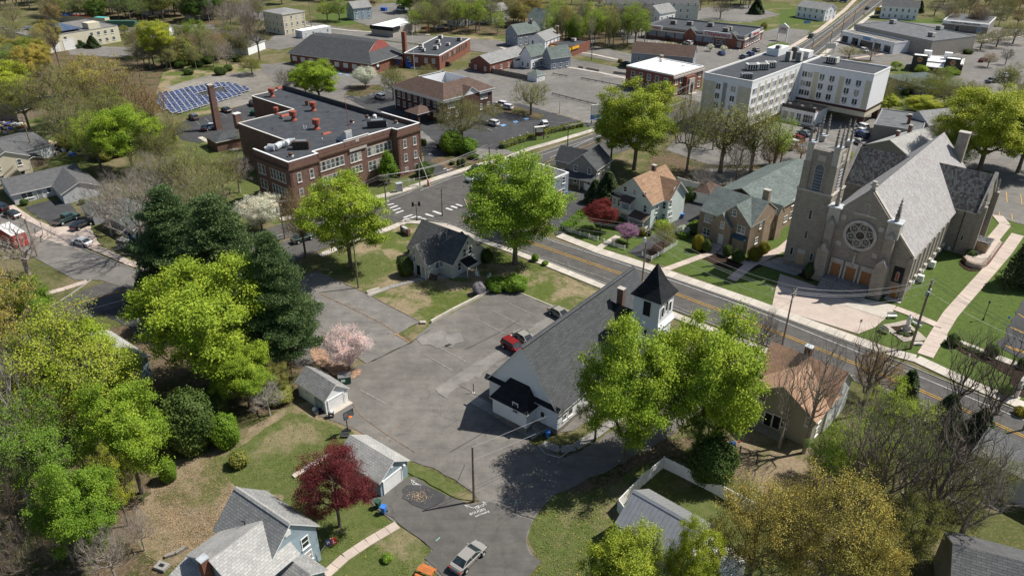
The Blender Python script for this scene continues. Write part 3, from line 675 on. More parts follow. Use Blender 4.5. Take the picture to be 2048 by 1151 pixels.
def proto_bush(seed,n=4200,leaf=.17):
 """1 m half-extent ball bush, origin on the ground, scaled per axis"""
 rng=np.random.default_rng(seed); p=rng.normal(0,1,(n,3)); p /= np.linalg.norm(p,axis=1)[:,None]; a=np.arctan2(p[:,1],p[:,0])
 r=(.86+.09*np.sin(4*a+3*p[:,2]+seed)+.06*np.sin(7*p[:,2]*3+a*5))*rng.uniform(.78,1.05,n); p=p*r[:,None]; p[:,2]=p[:,2]*.95+.8; p=p[p[:,2] > .02]
 V=leaf_quads(rng,p,1,.03,leaf*.8,np.array([0,0,.7]),up=.3,flat=1,out=1.1)
 m=MB(); m.lathe([(.45,.0),(.72,.4),(.76,.8),(.6,1.25),(.25,1.55)],n=9)  # solid core added inside the leaves to make the bush opaque
 return mesh('inner_core',m.V,m.F,'bark',uv=False),arr_mesh('foliage',V,4,'leaf_hedge')
NSEED=dict(leafy=4,spring=3,haze=3,bare=3,gaunt=4,tallbare=2,tallspring=2,round=2,blossom=2,column=1,pine=3,cone=2,bush=3,conew=1,bushbig=2)
for kd,ns in NSEED.items():
 for i in range(ns):
  PRO[kd,i]=proto_pine(i+5) if kd == 'pine' else proto_cone(i+2) if kd == 'cone' else proto_cone(8,.42) if kd == 'conew' else proto_bush(i+3) if kd == 'bush' else proto_bush(i+3,17000,.085) if kd == 'bushbig' else proto_tree(kd,31*i+7*len(kd)+1,kd)
TR=random.Random(11)
TCOUNT={}
def tree(kind,px,py,h,r=None,col='lime',label='',bark='bark',name=None,group=None,world=None,seed=None,squash=None):
 """(px, py) the pixel where the trunk meets the ground; h metres tall; r crown radius in metres"""
 if kind == 'bush' and h > 2.2:i=TR.randrange(2); KK='bushbig'
 else:i=TR.randrange(NSEED[kind]); KK=kind
 i=i if seed is None else seed; tm,cm=PRO[KK,i]; b=world if world is not None else P(px,py)
 R0=dict(leafy=4.0,spring=4.2,haze=4.2,bare=4.3,gaunt=3.4,tallbare=2.3,tallspring=2.4,round=4.8,blossom=4.8,column=1.3,pine=3.6,cone=2.2,conew=4.0,bush=.95)[kind]
 H0=10.0 if kind != 'bush' else 1.7; sz=h/H0; sx=(r/R0) if r else sz
 nm=name or dict(bare='bare_tree',gaunt='bare_tree',tallbare='bare_tree',tallspring='budding_tree',haze='budding_tree',spring='spring_tree',leafy='maple_tree',round='round_tree',blossom='blossoming_tree',column='columnar_tree',pine='pine_tree',cone='conifer',conew='cedar_tree',bush='bush')[kind]
 t=thing(nm,label,'tree' if kind != 'bush' else 'shrub',(b[0],b[1],0),0,group); rz=TR.uniform(0,6.28)
 t.matrix_basis=Matrix.Translation((float(b[0]),float(b[1]),.02)) @ Matrix.Rotation(rz,4,'Z') @ Matrix.Diagonal((sx,sx,sz,1)); W=wm(t)
 link('trunk' if kind != 'bush' else 'inner_core',tm,t,W,bark if kind != 'bush' else 'leaf_hedge')
 if cm is not None:link('crown' if kind != 'bush' else 'foliage',cm,t,W,'leaf_'+col)
 return t
def hedge(px,h,wd,label,col='hedge',name='hedge',world=None,per=110,leaf=.2,cat='hedge'):
 pts=world or [P(x,y) for x,y in px]; rng=np.random.default_rng(len(label)); m=MB(); LP=[]
 for a,b in zip(pts[:-1],pts[1:]):
  a=np.array(a,float); b=np.array(b,float); d=b-a; L_=np.linalg.norm(d[:2]); d=d/np.linalg.norm(d); s=np.array([-d[1],d[0],0]); q=wd/2*.8
  V=[a-s*q,b-s*q,b+s*q,a+s*q]; m.add([tuple(v+np.array([0,0,.02])) for v in V]+[tuple(v*1+np.array([0,0,h*.88])) for v in V],[(3,2,1,0),(4,5,6,7),(0,1,5,4),(1,2,6,5),(2,3,7,6),(3,0,4,7)])
  n=int(L_*(wd+2*h)*per); u=rng.uniform(0,1,n); v=rng.uniform(0,wd+2*h,n); bumpy=1+.12*np.sin(u*L_*1.7)+.08*np.sin(u*L_*4.1+1)
  yy=np.where(v < h,-wd/2,np.where(v < h+wd,v-h-wd/2,wd/2)); zz=np.where(v < h,v,np.where(v < h+wd,h,v-h-wd)); zz=np.where(v >= h+wd,zz,zz)
  LP.append(a+d*(u*L_)[:,None]+s*(yy*bumpy)[:,None]+np.array([0,0,1])*(zz*bumpy)[:,None])
 Pp=np.concatenate(LP)+rng.normal(0,.05,(sum(map(len,LP)),3)); c=np.mean(Pp,0); c[2]=0
 t=thing(name,label,cat,(c[0],c[1],0)); m.build('inner_core','leaf_hedge',t,uv=False)  # solid dark green core added behind the hedge leaves for opacity
 link('foliage',arr_mesh('foliage',leaf_quads(rng,Pp,1,.03,leaf,c,up=.6,flat=1,out=.3),4,'leaf_'+col),t); return t
# ---------------------------------------------------------------- the ground
g_=[(-700,-60),(700,-60),(700,300),(-700,300)]
o=link('ground',mesh('ground',[(-900,20,0),(900,20,0),(900,1600,0),(-900,1600,0)],[(0,1,2,3)],'scrub')); tag(o,kind='structure')
# lawns and bare ground
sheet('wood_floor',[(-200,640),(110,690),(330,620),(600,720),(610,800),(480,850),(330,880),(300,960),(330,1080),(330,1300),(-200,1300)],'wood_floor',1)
sheet('lawn',smooth_px([(420,900),(520,860),(575,810),(640,835),(705,860),(735,880),(650,930),(620,985),(560,1010),(480,990),(440,960)]),'lawn_green',1)
sheet('lawn',smooth_px([(300,930),(430,905),(600,790),(660,830),(760,870),(760,1000),(640,1010),(560,1000),(420,1090),(330,1100)],1),'lawn_dry',1)
sheet('lawn',smooth_px([(440,915),(520,865),(585,815),(650,845),(710,865),(725,880),(650,930),(620,975),(560,995),(490,980),(450,955)]),'lawn_green',1)
sheet('leaf_litter',smooth_px([(270,1000),(330,980),(360,1060),(440,1080),(470,1110),(340,1140),(280,1110)]),'lawn_dry',1)
sheet('lawn',[(560,1000),(760,880),(830,925),(955,1003),(940,1010),(750,1010),(760,1030),(810,1050),(866,1100),(850,1125),(885,1160),(885,1300),(560,1300)],'lawn_green',1)
sheet('lawn',smooth_px([(1060,1050),(1085,1018),(1120,985),(1200,950),(1260,930),(1330,920),(1480,990),(1600,1100),(1600,1300),(1060,1300),(1082,1125),(1056,1085)],1),'lawn_green',1)
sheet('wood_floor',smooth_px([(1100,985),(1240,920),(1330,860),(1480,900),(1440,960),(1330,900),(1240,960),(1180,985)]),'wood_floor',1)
sheet('lawn',[(1430,860),(1500,830),(1640,900),(1700,960),(1560,1010),(1440,950)],'lawn_dry',1)
sheet('lawn',[(640,545),(700,500),(810,445),(893,452),(955,485),(1104,540),(1188,580),(1240,615),(1140,640),(1055,600),(1020,582),(990,585),(862,648),(825,680),(797,668),(842,645),(730,590),(676,562)],'lawn_mixed',1)
sheet('lawn',[(640,545),(660,515),(760,500),(800,540),(740,585),(676,562)],'lawn_green',1)
sheet('lawn',[(805,690-25),(842,645),(862,647),(826,679)],'lawn_dry',1)
sheet('lawn',smooth_px([(1120,600),(1150,590),(1200,605),(1180,625),(1135,622)]),'lawn_green',1)
# church grounds, north side of the street
sheet('lawn',[(1323,530),(1400,470),(1500,400),(1620,400),(1990,330),(2400,500),(2400,960),(2048,803),(1830,712),(1560,610),(1500,595)],'lawn_lush',1)
sheet('lawn',[(1113,464),(1150,430),(1240,400),(1330,470),(1400,470),(1323,530),(1200,495)],'lawn_lush',1)
# school grounds, upper left
sheet('lawn',[(370,285),(480,290),(520,330),(590,420),(600,470),(480,420),(400,360),(300,330)],'lawn_green',1)
sheet('lawn',[(590,420),(850,345),(860,380),(640,460),(600,460)],'lawn_green',1)
sheet('lawn',[(0,250),(120,200),(230,250),(200,330),(130,345),(0,330)],'lawn_green',1)
sheet('lawn',[(275,145),(420,120),(560,130),(560,200),(380,235),(300,200)],'lawn_mixed',1)
sheet('gravel_yard',[(330,175),(420,150),(540,140),(575,165),(520,210),(440,215)],'gravel',1)
sheet('lawn',[(1340,20),(1560,5),(1700,40),(1600,95),(1500,75),(1340,30)],'lawn_green',1)
sheet('lawn',[(1560,20),(1640,12),(1665,34),(1560,55)],'lawn_lush',1)
sheet('lawn',[(1735,40),(1900,38),(1890,60),(1740,48)],'lawn_lush',1)
sheet('lawn',[(1760,118),(1900,150),(2048,230),(2200,300),(1800,240)],'lawn_green',1)
sheet('lawn',[(620,30),(760,20),(740,45),(680,52)],'lawn_lush',1)
# asphalt
sheet('street',[(-300,770),(0,668),(60,640),(107,612),(180,575),(300,535),(470,475),(553,452),(640,437),(700,425),(762,400),(862,370),(906,352),(1035,322),(1091,302),(1194,267),(1300,236),(1407,190),(1500,150),(1560,118),(1600,90),(1671,45),(1725,0),(1760,-40),(1830,-40),(1775,0),(1714,43),(1671,78),(1634,112),(1560,160),(1440,235),(1330,275),(1240,305),(1124,338),(1010,370),(955,390),(928,398),(935,415),(960,428),(1105,479),(1287,537),(1500,611),(1767,711),(1832,737),(2048,826),(2500,1030),(2500,1180),(2048,918),(1980,884),(1840,815),(1690,755),(1527,690),(1290,598),(1188,561),(1104,530),(1056,508),(983,481),(953,470),(893,449),(858,441),(811,438),(740,462),(640,500),(560,540),(450,570),(300,600),(230,618),(170,640),(60,700),(0,735),(-300,850)],'asphalt_road',2)
sheet('side_street',[(-200,370),(0,415),(60,445),(160,495),(270,540),(300,545),(290,585),(200,560),(150,560),(60,510),(0,480),(-200,430)],'asphalt_old',2)
sheet('back_street',[(470,10),(540,27),(660,52),(780,70),(860,72),(1000,82),(1080,100),(1130,115),(1260,140),(1360,170),(1410,185),(1400,205),(1340,188),(1250,158),(1118,130),(1040,115),(960,105),(860,90),(760,80),(640,64),(540,46),(470,30)],'asphalt_old',2)
sheet('branch_road',[(1700,140),(1745,122),(1850,100),(2048,78),(2300,40),(2300,60),(2048,98),(1850,125),(1760,140),(1700,165),(1640,180)],'asphalt_old',2)
sheet('parking_lot',[(560,600),(617,545),(640,545),(676,561),(730,586),(842,644),(825,652),(797,667),(808,676),(823,685),(735,727),(690,700),(600,735),(560,700)],'asphalt_old',2)
sheet('parking_lot',[(823,685),(862,646),(940,608),(992,578),(1020,577),(1058,594),(1140,628),(1250,660),(1250,800),(1150,860),(1060,872),(1060,886),(1130,915),(1190,885),(1330,800),(1440,720),(1475,700),(1530,712),(1440,790),(1330,880),(1240,930),(1180,955),(1110,990),(1082,1020),(1060,1049),(1052,1085),(1062,1108),(1082,1125),(1062,1151),(1050,1300),(870,1300),(885,1151),(850,1122),(866,1100),(803,1050),(755,1018),(740,1000),(765,988),(803,962),(830,955),(880,988),(945,1009),(962,1004),(945,985),(880,942),(813,920),(731,868),(690,850),(640,830),(661,819),(699,798),(690,770),(680,745),(735,727)],'asphalt_lot',2)
sheet('driveway',[(200,625),(240,612),(300,600),(345,640),(350,690),(310,700),(270,660)],'asphalt_dark',2)
sheet('driveway',[(50,415),(97,402),(140,405),(165,440),(150,460),(108,450),(70,432)],'asphalt_dark',2)
sheet('driveway',[(60,470),(97,455),(180,452),(200,490),(160,500)],'concrete_pink',2)
sheet('school_lot',[(346,258),(368,243),(440,224),(505,205),(560,215),(520,245),(480,262),(415,290),(365,280)],'asphalt_dark',2)
sheet('parking_lot',[(515,130),(580,125),(760,150),(800,170),(920,140),(960,135),(1060,128),(1125,130),(1250,158),(1360,190),(1320,210),(1240,232),(1194,258),(1100,288),(1060,300),(1000,312),(940,330),(850,300),(830,262),(700,215),(600,180),(540,160)],'asphalt_old',2)
sheet('parking_lot',[(690,195),(760,172),(800,185),(860,230),(990,205),(1040,208),(1120,230),(1194,252),(1100,262),(1062,275),(1000,300),(940,296),(870,285),(845,262),(740,222)],'asphalt_dark',2)
sheet('driveway',[(843,290),(870,285),(905,300),(965,320),(985,327),(910,352),(868,352),(850,330)],'asphalt_dark',2)
sheet('parking_lot',[(1160,98),(1190,92),(1290,115),(1260,130),(1170,113),(1150,108)],'asphalt_old',2)
sheet('pharmacy_lot',[(1230,62),(1290,50),(1330,90),(1480,92),(1520,80),(1580,72),(1600,90),(1540,120),(1420,170),(1400,150),(1310,100),(1270,95)],'asphalt_old',2)
sheet('parking_lot',[(1340,20),(1500,10),(1560,30),(1500,45),(1360,38)],'asphalt_old',2)
sheet('plaza_lot',[(1660,80),(1700,62),(1720,40),(1900,50),(2048,58),(2048,78),(1850,100),(1745,122),(1650,118)],'asphalt_old',2)
sheet('parking_lot',[(1850,135),(1950,110),(2048,95),(2300,80),(2300,220),(2048,220),(1900,175),(1840,150)],'asphalt_old',2)
sheet('apartment_lot',[(1400,230),(1520,250),(1600,235),(1740,225),(1790,300),(1740,330),(1620,320),(1540,330),(1420,330),(1330,300)],'asphalt_old',2)
sheet('gravel_lot',smooth_px([(1380,350),(1420,335),(1540,340),(1560,352),(1440,372),(1390,372)],1),'gravel',2)
sheet('driveway',[(1360,410),(1400,398),(1425,405),(1400,440),(1350,480),(1290,520),(1255,505),(1330,455),(1345,425)],'asphalt_dark',2)
sheet('driveway',[(1095,455),(1110,400),(1145,378),(1190,380),(1200,395),(1165,430),(1140,465),(1112,470)],'asphalt_dark',2)
sheet('church_lot',[(1960,370),(1990,345),(2300,380),(2300,520),(2048,450),(1975,430)],'asphalt_old',2)
sheet('church_lot',[(1995,690),(2048,600),(2300,640),(2300,800),(2048,722)],'asphalt_dark',2)
sheet('yard',[(130,90),(250,95),(320,50),(430,50),(430,90),(240,115),(140,110)],'asphalt_old',2)
sheet('road',[(90,15),(300,55),(400,58),(460,60),(460,70),(320,68),(200,62),(90,30)],'asphalt_old',2)
sheet('parking_lot',[(700,40),(760,8),(800,6),(830,20),(800,60),(735,52)],'asphalt_old',2)
sheet('parking_lot',[(560,62),(640,66),(760,82),(860,94),(880,112),(800,100),(640,82),(560,100),(520,95)],'asphalt_old',1)
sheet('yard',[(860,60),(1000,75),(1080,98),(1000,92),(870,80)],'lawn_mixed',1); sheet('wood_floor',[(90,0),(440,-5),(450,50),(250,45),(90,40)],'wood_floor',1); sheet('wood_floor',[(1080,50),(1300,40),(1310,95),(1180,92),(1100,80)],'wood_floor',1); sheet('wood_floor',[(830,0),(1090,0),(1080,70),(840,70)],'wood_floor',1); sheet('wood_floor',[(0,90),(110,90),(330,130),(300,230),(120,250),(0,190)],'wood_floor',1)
sheet('rough_ground',[(1330,290),(1420,320),(1600,330),(1600,370),(1340,380),(1290,330)],'wood_floor',1); sheet('parking_lot',[(1840,260),(1990,200),(2300,250),(2300,380),(1990,345),(1880,330)],'asphalt_old',1); sheet('terrace_drive',[(1180,45),(1240,30),(1340,30),(1330,45),(1240,45),(1210,62)],'asphalt_old',2)
# patches
sheet('driveway',[(765,988),(803,962),(815,956),(830,955),(880,988),(945,1009),(975,1004),(1005,1011),(1040,1034),(1064,1040),(1060,1049),(1052,1085),(1062,1108),(1082,1125),(1062,1151),(1050,1300),(870,1300),(885,1151),(850,1122),(866,1100),(803,1050),(755,1018),(740,1000)],'asphalt_drive',3)
sheet('patch',[(834,680),(850,668),(872,667),(884,661),(902,670),(920,664),(928,684),(912,690),(905,697),(890,692),(873,698),(858,690),(845,691)],'asphalt_patch',3); sheet('pothole',smooth_px([(888,692),(900,688),(904,691),(892,695)]),'tar',4)
sheet('patch',[(868,779),(925,742),(957,723),(983,731),(960,752),(925,770),(890,795)],'asphalt_patch',3)
sheet('patch',[(925,742),(957,723),(1000,700),(1030,705),(983,731),(955,757)],'asphalt_patch',3)
sheet('patch',[(1055,660),(1095,635),(1110,643),(1065,675)],'asphalt_patch',3)
sheet('patch',[(915,770),(975,750),(978,795),(950,790)],'asphalt_lot',3)
sheet('patch',smooth_px([(800,985),(820,968),(860,975),(897,995),(860,1020),(830,1012),(808,1002)],1),'asphalt_dark',4)
sheet('patch',smooth_px([(268,637),(285,635),(292,645),(278,652)],1),'asphalt_patch',3)
sheet('patch',[(1210,150),(1254,150),(1250,158),(1205,156)],'asphalt_patch',3)
# mulch beds and litter
sheet('bare_ground',[(382,193),(425,180),(455,175),(462,184),(430,193),(408,197)],'asphalt_dark',2)
sheet('flower_bed',smooth_px([(1800,640+22),(1832,655),(1830,672),(1812,676),(1795,668)],1),'mulch',3)
sheet('flower_bed',smooth_px([(1290,525),(1300,495),(1340,470),(1352,478),(1300,530)],1),'mulch',2)
sheet('flower_bed',smooth_px([(1390,495),(1430,500),(1500,530),(1530,520),(1510,545),(1440,535),(1392,510)],1),'mulch',2)
sheet('flower_bed',smooth_px([(1600,545),(1620,535),(1650,548),(1640,565),(1605,560)],1),'mulch',2)
sheet('flower_bed',smooth_px([(1915,525),(1930,515),(1990,530),(1950,545),(1925,540)],1),'mulch',2)
sheet('flower_bed',[(1890,670),(1985,715),(2048,740),(2048,765),(1980,730),(1885,685)],'mulch',2)
sheet('flower_bed',smooth_px([(2010,775),(2048,740),(2080,790),(2030,800)],1),'mulch',2)
sheet('leaf_litter',smooth_px([(612,705),(640,690),(690,735),(730,745),(700,760),(650,745)],1),'leaf_litter',3)
sheet('mulch_strip',[(690,190),(700,172),(760,170),(770,180),(720,195)],'wood_floor',3)
sheet('dirt_strip',[(985,215),(1020,208),(1090,232),(1080,240),(1020,228)],'wood_floor',3)
sheet('grass_strip',[(1005,296),(1060,275),(1150,252),(1190,256),(1170,268),(1090,288),(1057,300),(1030,306)],'lawn_lush',3)
sheet('grass_strip',[(857,322),(905,305),(975,322),(980,330),(930,345),(900,340)],'wood_floor',3)
sheet('grass_strip',[(1490,75),(1560,55),(1620,62),(1600,85),(1540,95)],'asphalt_old',3)
sheet('grass_island',smooth_px([(1530,92),(1555,84),(1580,88),(1575,97),(1545,99)]),'lawn_lush',4)
sheet('gravel_edge',smooth_px([(905,457),(935,466),(955,474),(940,478),(910,468)],1),'lawn_dry',3)
sheet('lawn',[(405,275),(470,285),(485,300),(440,300),(400,290)],'lawn_green',3)
sheet('lawn',[(812,926),(880,950),(945,990),(958,1003),(940,1007),(880,982),(830,950),(812,945)],'lawn_green',3)
# ---- walks built slab by slab
SL={}
def walk(name,px,width,mat='concrete',step=1.55,level=3,z=.12,world=None,wide=1,left=0):
 """a pavement along the pixel polyline (its middle), each slab a part of its own"""
 pts=[np.array(P(x,y)) for x,y in px]; c=pts[0]; t=thing(name,None,None,(c[0],c[1],0)); t['kind']='structure'
 bs=MB(); k=0
 for a,b in zip(pts[:-1],pts[1:]):
  d=b-a; L_=np.linalg.norm(d); d=d/L_; ang=math.atan2(d[1],d[0]); n=max(1,int(round(L_/step))); s_=L_/n; w_=width/wide; key=(round(s_,2),round(w_,2),mat,z)
  if key not in SL:
   m=MB().box((-key[0]/2+.02,-w_/2+.02,0),(key[0]/2-.02,w_/2-.02,z)); SL[key]=mesh('slab',m.V,m.F,mat)
  for i in range(n):
   for j in range(wide):
    p=a+d*s_*(i+.5)+np.array([-d[1],d[0],0])*(j-(wide-1)/2)*w_; link('slab',SL[key],t,RZ(p[0],p[1],ZL[2]-.02+((i*7+j*3+k) % 3)*.004,ang))
  k += 1
 return t
walk('pavement',[(1118,473-2),(1200,503),(1293,533),(1380,562),(1500,603),(1600,640),(1767,701),(1832,718),(1940,768),(2048,813),(2200,880)],2.3,wide=1)
walk('pavement',[(893,452),(953,478),(1020,501),(1104,533),(1188,567),(1290,607),(1400,652),(1527,700),(1600,733)],1.7)
walk('pavement',[(1900,862),(1980,897),(2048,930)],2.0)
walk('pavement',[(640,512),(700,486),(750,468),(780,457),(811,444),(850,446),(893,452)],1.7)
walk('pavement',[(560,440),(640,424),(753,396),(800,383),(886,353),(960,330),(1020,314),(1057,299),(1100,287),(1199,257)],2.0)
walk('pavement',[(1410,182),(1500,140),(1580,96),(1640,60),(1690,20),(1720,-10)],2.2,'concrete_pink')
walk('pavement',[(1640,115),(1690,72),(1730,40),(1775,5)],2.0)
walk('pavement',[(1660,125),(1745,112),(1850,93),(1950,83),(2048,72)],2.0,'concrete_pink')
walk('pavement',[(20,413),(60,440),(110,462),(160,485),(200,500),(260,527),(300,540)],1.6,'concrete_pink')
walk('pavement',[(0,615),(78,592),(130,578),(175,563)],1.4,'concrete_pink')
walk('pavement',[(530,38),(600,50),(700,62),(800,68),(860,70)],1.5)
walk('pavement',[(1000,95),(1117,132),(1200,146),(1255,158)],1.8)
walk('pavement',[(1100,100),(1180,108),(1240,121)],1.6)
walk('garden_path',[(1236,473),(1208,490),(1196,498)],1.4)
walk('garden_path',[(1520,488),(1440,540-40),(1330,540)],1.5,'concrete_pink')
walk('church_walk',[(1463,560),(1500,530),(1530,515),(1565,498),(1620,450)],1.9,'concrete_pink')
walk('garden_path',[(1420,495),(1460,514),(1500,530)],1.7,'concrete_pink')
walk('church_walk',[(1850,712),(1872,675),(1900,630),(1935,590),(1975,545),(2010,505),(2035,470)],2.3,'concrete_pink',1.9)
walk('church_walk',[(1790,617),(1830,632),(1872,650),(1885,655)],1.7,'concrete_pink')
walk('church_walk',[(1995,432),(2010,450),(1985,480),(1965,500),(1940,520)],2.2,'concrete_pink')
walk('church_walk',[(1886,674),(1920,686),(1985,712),(2048,735)],1.6)
walk('garden_path',[(650,1151),(690,1115),(735,1085),(795,1050)],1.25,'concrete_pink',1.3)
walk('church_path',[(948,800),(985,820),(1030,847),(1075,873)],1.8,'concrete_grey',2.2)
walk('church_path',[(1085,888),(1120,900),(1150,895),(1190,870),(1250,828)],1.3,'concrete_grey',1.4)
walk('school_path',[(400,275),(415,283),(440,298),(480,300)],1.4)
walk('garden_path',[(735,592),(780,575),(850,556),(900,553),(935,552)],1.1,'concrete_grey',3)
# forecourt of the stone church in large poured panels
FC=[(1560,548),(1640,575),(1700,592),(1792,612),(1785,625),(1750,655),(1716,668),(1600,632),(1544,612),(1552,575)]
fc=sheet('forecourt',FC,'concrete_pink',2)
sheet('forecourt_panel',[(1700,592),(1792,612),(1770,638),(1690,612)],'concrete',3)
sheet('ramp_slab',[(1512,528),(1560,515),(1618,538),(1590,552)],'concrete_grey',3)
# diamond of pavers round the statue
sheet('paver_path',[(1764,650),(1812,641),(1850,676),(1855,680),(1823,682),(1806,683)],'paver',3)
sheet('planting_bed',[(1785,656),(1812,650),(1832,668),(1822,673),(1803,672)],'mulch',4)
sheet('lawn',[(1500,595),(1544,612),(1560,548),(1500,535),(1465,565)],'lawn_lush',1)
# concrete kerbs
def kerb(px,name='kerb',h=.14,wd=.16,mat='kerb',z=.05):
 m=MB(); pts=[P(x,y) for x,y in px]
 for a,b in zip(pts[:-1],pts[1:]):
  d=b-a; L_=np.linalg.norm(d); d /= L_; s=np.array([-d[1],d[0],0])*wd/2; m.add([a-s,b-s,b+s,a+s]+[v+np.array([0,0,h+z]) for v in (a-s,b-s,b+s,a+s)],[(3,2,1,0),(4,5,6,7),(0,1,5,4),(1,2,6,5),(2,3,7,6),(3,0,4,7)])
 return tag(m.build(name,mat),kind='structure')
kerb([(928,398),(935,415),(960,429),(1105,480),(1287,538),(1500,612),(1767,712),(1832,738),(2048,827)])
kerb([(811,437),(858,440),(893,448),(953,469),(1056,507),(1188,560),(1290,597),(1527,689),(1690,754)]); kerb([(1980,884),(2048,918)])
kerb([(553,451),(640,436),(762,399),(862,369),(906,351),(1035,321),(1091,301),(1194,266),(1407,189)])
kerb([(60,445),(160,496),(270,541),(300,546)]); kerb([(105,612),(140,590),(172,568),(182,560)])
kerb([(470,30),(540,46),(640,64),(760,80),(960,104),(1118,129),(1250,157)])
kerb([(676,561),(730,586),(843,645)],'timber_edging',.1,.18,'wood_pole')
kerb([(1018,577),(1058,593),(1128,622)],'kerb',.1,.2,'concrete')
kerb([(1145,905-8),(1120,916),(1090,908),(1075,890)]); kerb([(1100,245),(1194,253)],'kerb'); 
# steps from the lawn to the parking lot and the retaining wall round the lot
rw=MB(); 
def wallrun(px,h,wd,name,mat,label,cat='wall',cap=None,z0=0):
 pts=[P(x,y) for x,y in px]; c=pts[0]; t=thing(name,label,cat,(c[0],c[1],0))
 for a,b in zip(pts[:-1],pts[1:]):
  d=b-a; L_=np.linalg.norm(d); f=Fr(a,math.atan2(d[1],d[0]),L_,wd); n=max(1,int(L_/2.4)); k=L_/n
  bm=mesh('block',*(lambda q:(q.V,q.F))(MB().box((.015,-wd/2,0),(k-.015,wd/2,h))),mat)
  for i in range(n):p=f.T(i*k,0,z0+.002*(i % 2)); link('block',bm,t,RZ(p[0],p[1],p[2],f.ang))
 return t
wallrun([(862,646),(905,622),(945,602),(992,576)],.55,.35,'retaining_wall','concrete','low pale concrete block wall along the top edge of the asphalt lot')
m=MB(); a=P(747,585); b=P(763,578); d=(b-a)/np.linalg.norm(b-a)
# ---- road markings
def stripe(px,wd,mat,name='lane_line',dash=None,lv=.012):
 m=MB(); pts=[P(x,y) for x,y in px]; z=ZL[2]+.05
 for a,b in zip(pts[:-1],pts[1:]):
  d=b-a; L_=np.linalg.norm(d); d /= L_; s=np.array([-d[1],d[0],0])*wd/2; u=0
  while u < L_:
   v=min(L_,u+(dash[0] if dash else L_)); p,q=a+d*u,a+d*v; e=np.array([0,0,z+lv]); m.add([p-s+e,q-s+e,q+s+e,p+s+e],[(0,1,2,3)]); u=v+(dash[1] if dash else 1)
 return tag(m.build(name,mat,uv=False),kind='structure')
YL=[(926,436),(1020,470),(1094,495),(1236,544.6),(1340,582),(1500,641.6),(1703,723),(1821,771),(1921,815),(2022,860),(2200,940)]
stripe(YL,.13,'paint_yellow','centre_line'); stripe([(x-1.2,y+3.2) for x,y in YL],.13,'paint_yellow','centre_line')
stripe([(985,438),(1107,483),(1200,513),(1300,546),(1500,617.5),(1719,706),(1810,742),(2048,841),(2200,905)],.13,'paint_white','edge_line')
stripe([(1020,491),(1086,514.6),(1208,556),(1400,633),(1527,682),(1690,745),(1840,806),(1985,878),(2048,908)],.12,'paint_worn','edge_line',(2.4,.3))
stripe([(60,636),(133,613),(231,586),(400,542),(563,483),(628,464),(700,445),(760,425)],.13,'paint_yellow','centre_line')
stripe([(90,650),(173,621),(289,589),(450,545),(552,510)],.13,'paint_white','edge_line')
stripe([(552,473),(640,446),(763,406),(823,384)],.12,'paint_white','edge_line'); stripe([(840,382),(906,355.6),(1040,325),(1200,272),(1300,240)],.12,'paint_white','edge_line')
stripe([(945,372),(1060,340),(1116,315),(1185,287),(1352,219),(1391,203)],.13,'paint_yellow','centre_line'); stripe([(1100,317),(1188,286-10),(1250,258)],.12,'paint_white','edge_line')
stripe([(1122,326),(1140,319),(1200,297)],.12,'paint_white','edge_line')
stripe([(1470,180),(1608,108),(1660,68),(1743,0),(1765,-20)],.2,'paint_yellow','centre_line'); stripe([(1590,97),(1650,60),(1730,0)],.16,'paint_white','edge_line'); stripe([(1625,112),(1672,75),(1765,0)],.16,'paint_white','edge_line'); stripe([(1604,99),(1662,58),(1718,12)],.14,'paint_white','lane_line')
stripe([(1125,124),(1253,148)],.12,'paint_yellow_worn','centre_line'); stripe([(1760,130),(1850,111),(2048,87)],.14,'paint_yellow','centre_line')
stripe([(896,445),(938,460),(1020,488)],.12,'paint_worn','lane_line',(1.0,.6)); stripe([(938,434),(953,427)],.4,'paint_white','stop_line'); stripe([(1100,395),(830,480)][:0] or [(806,441),(815,438)],.5,'paint_white','stop_line')
def bars(a,b,c,n,wd,mat='paint_white',name='crossing_bar',par='crossing'):
 """n bars from a to b, each running from its start by the vector a->c"""
 A_,B_,C_=P(*a),P(*b),P(*c); t=thing(par,None,None,(A_[0],A_[1],0)); t['kind']='structure'; v=C_-A_; L_=np.linalg.norm(v); ang=math.atan2(v[1],v[0])
 q=MB().box((0,-wd/2,0),(L_,wd/2,.006)); me=mesh(name,q.V,q.F,mat)
 for i in range(n):
  p=A_+(B_-A_)*(i/max(1,n-1)); link(name,me,t,RZ(p[0],p[1],ZL[2]+.056,ang))
 return t
bars((780,417),(792,427),(795,412),3,.5); bars((807,436),(815,439),(825,430),2,.5)
bars((836,434),(866,423),(853,440),3,.6); bars((892,417),(912,409),(905,421),3,.6); bars((765,406),(775,411),(778,403),2,.45)
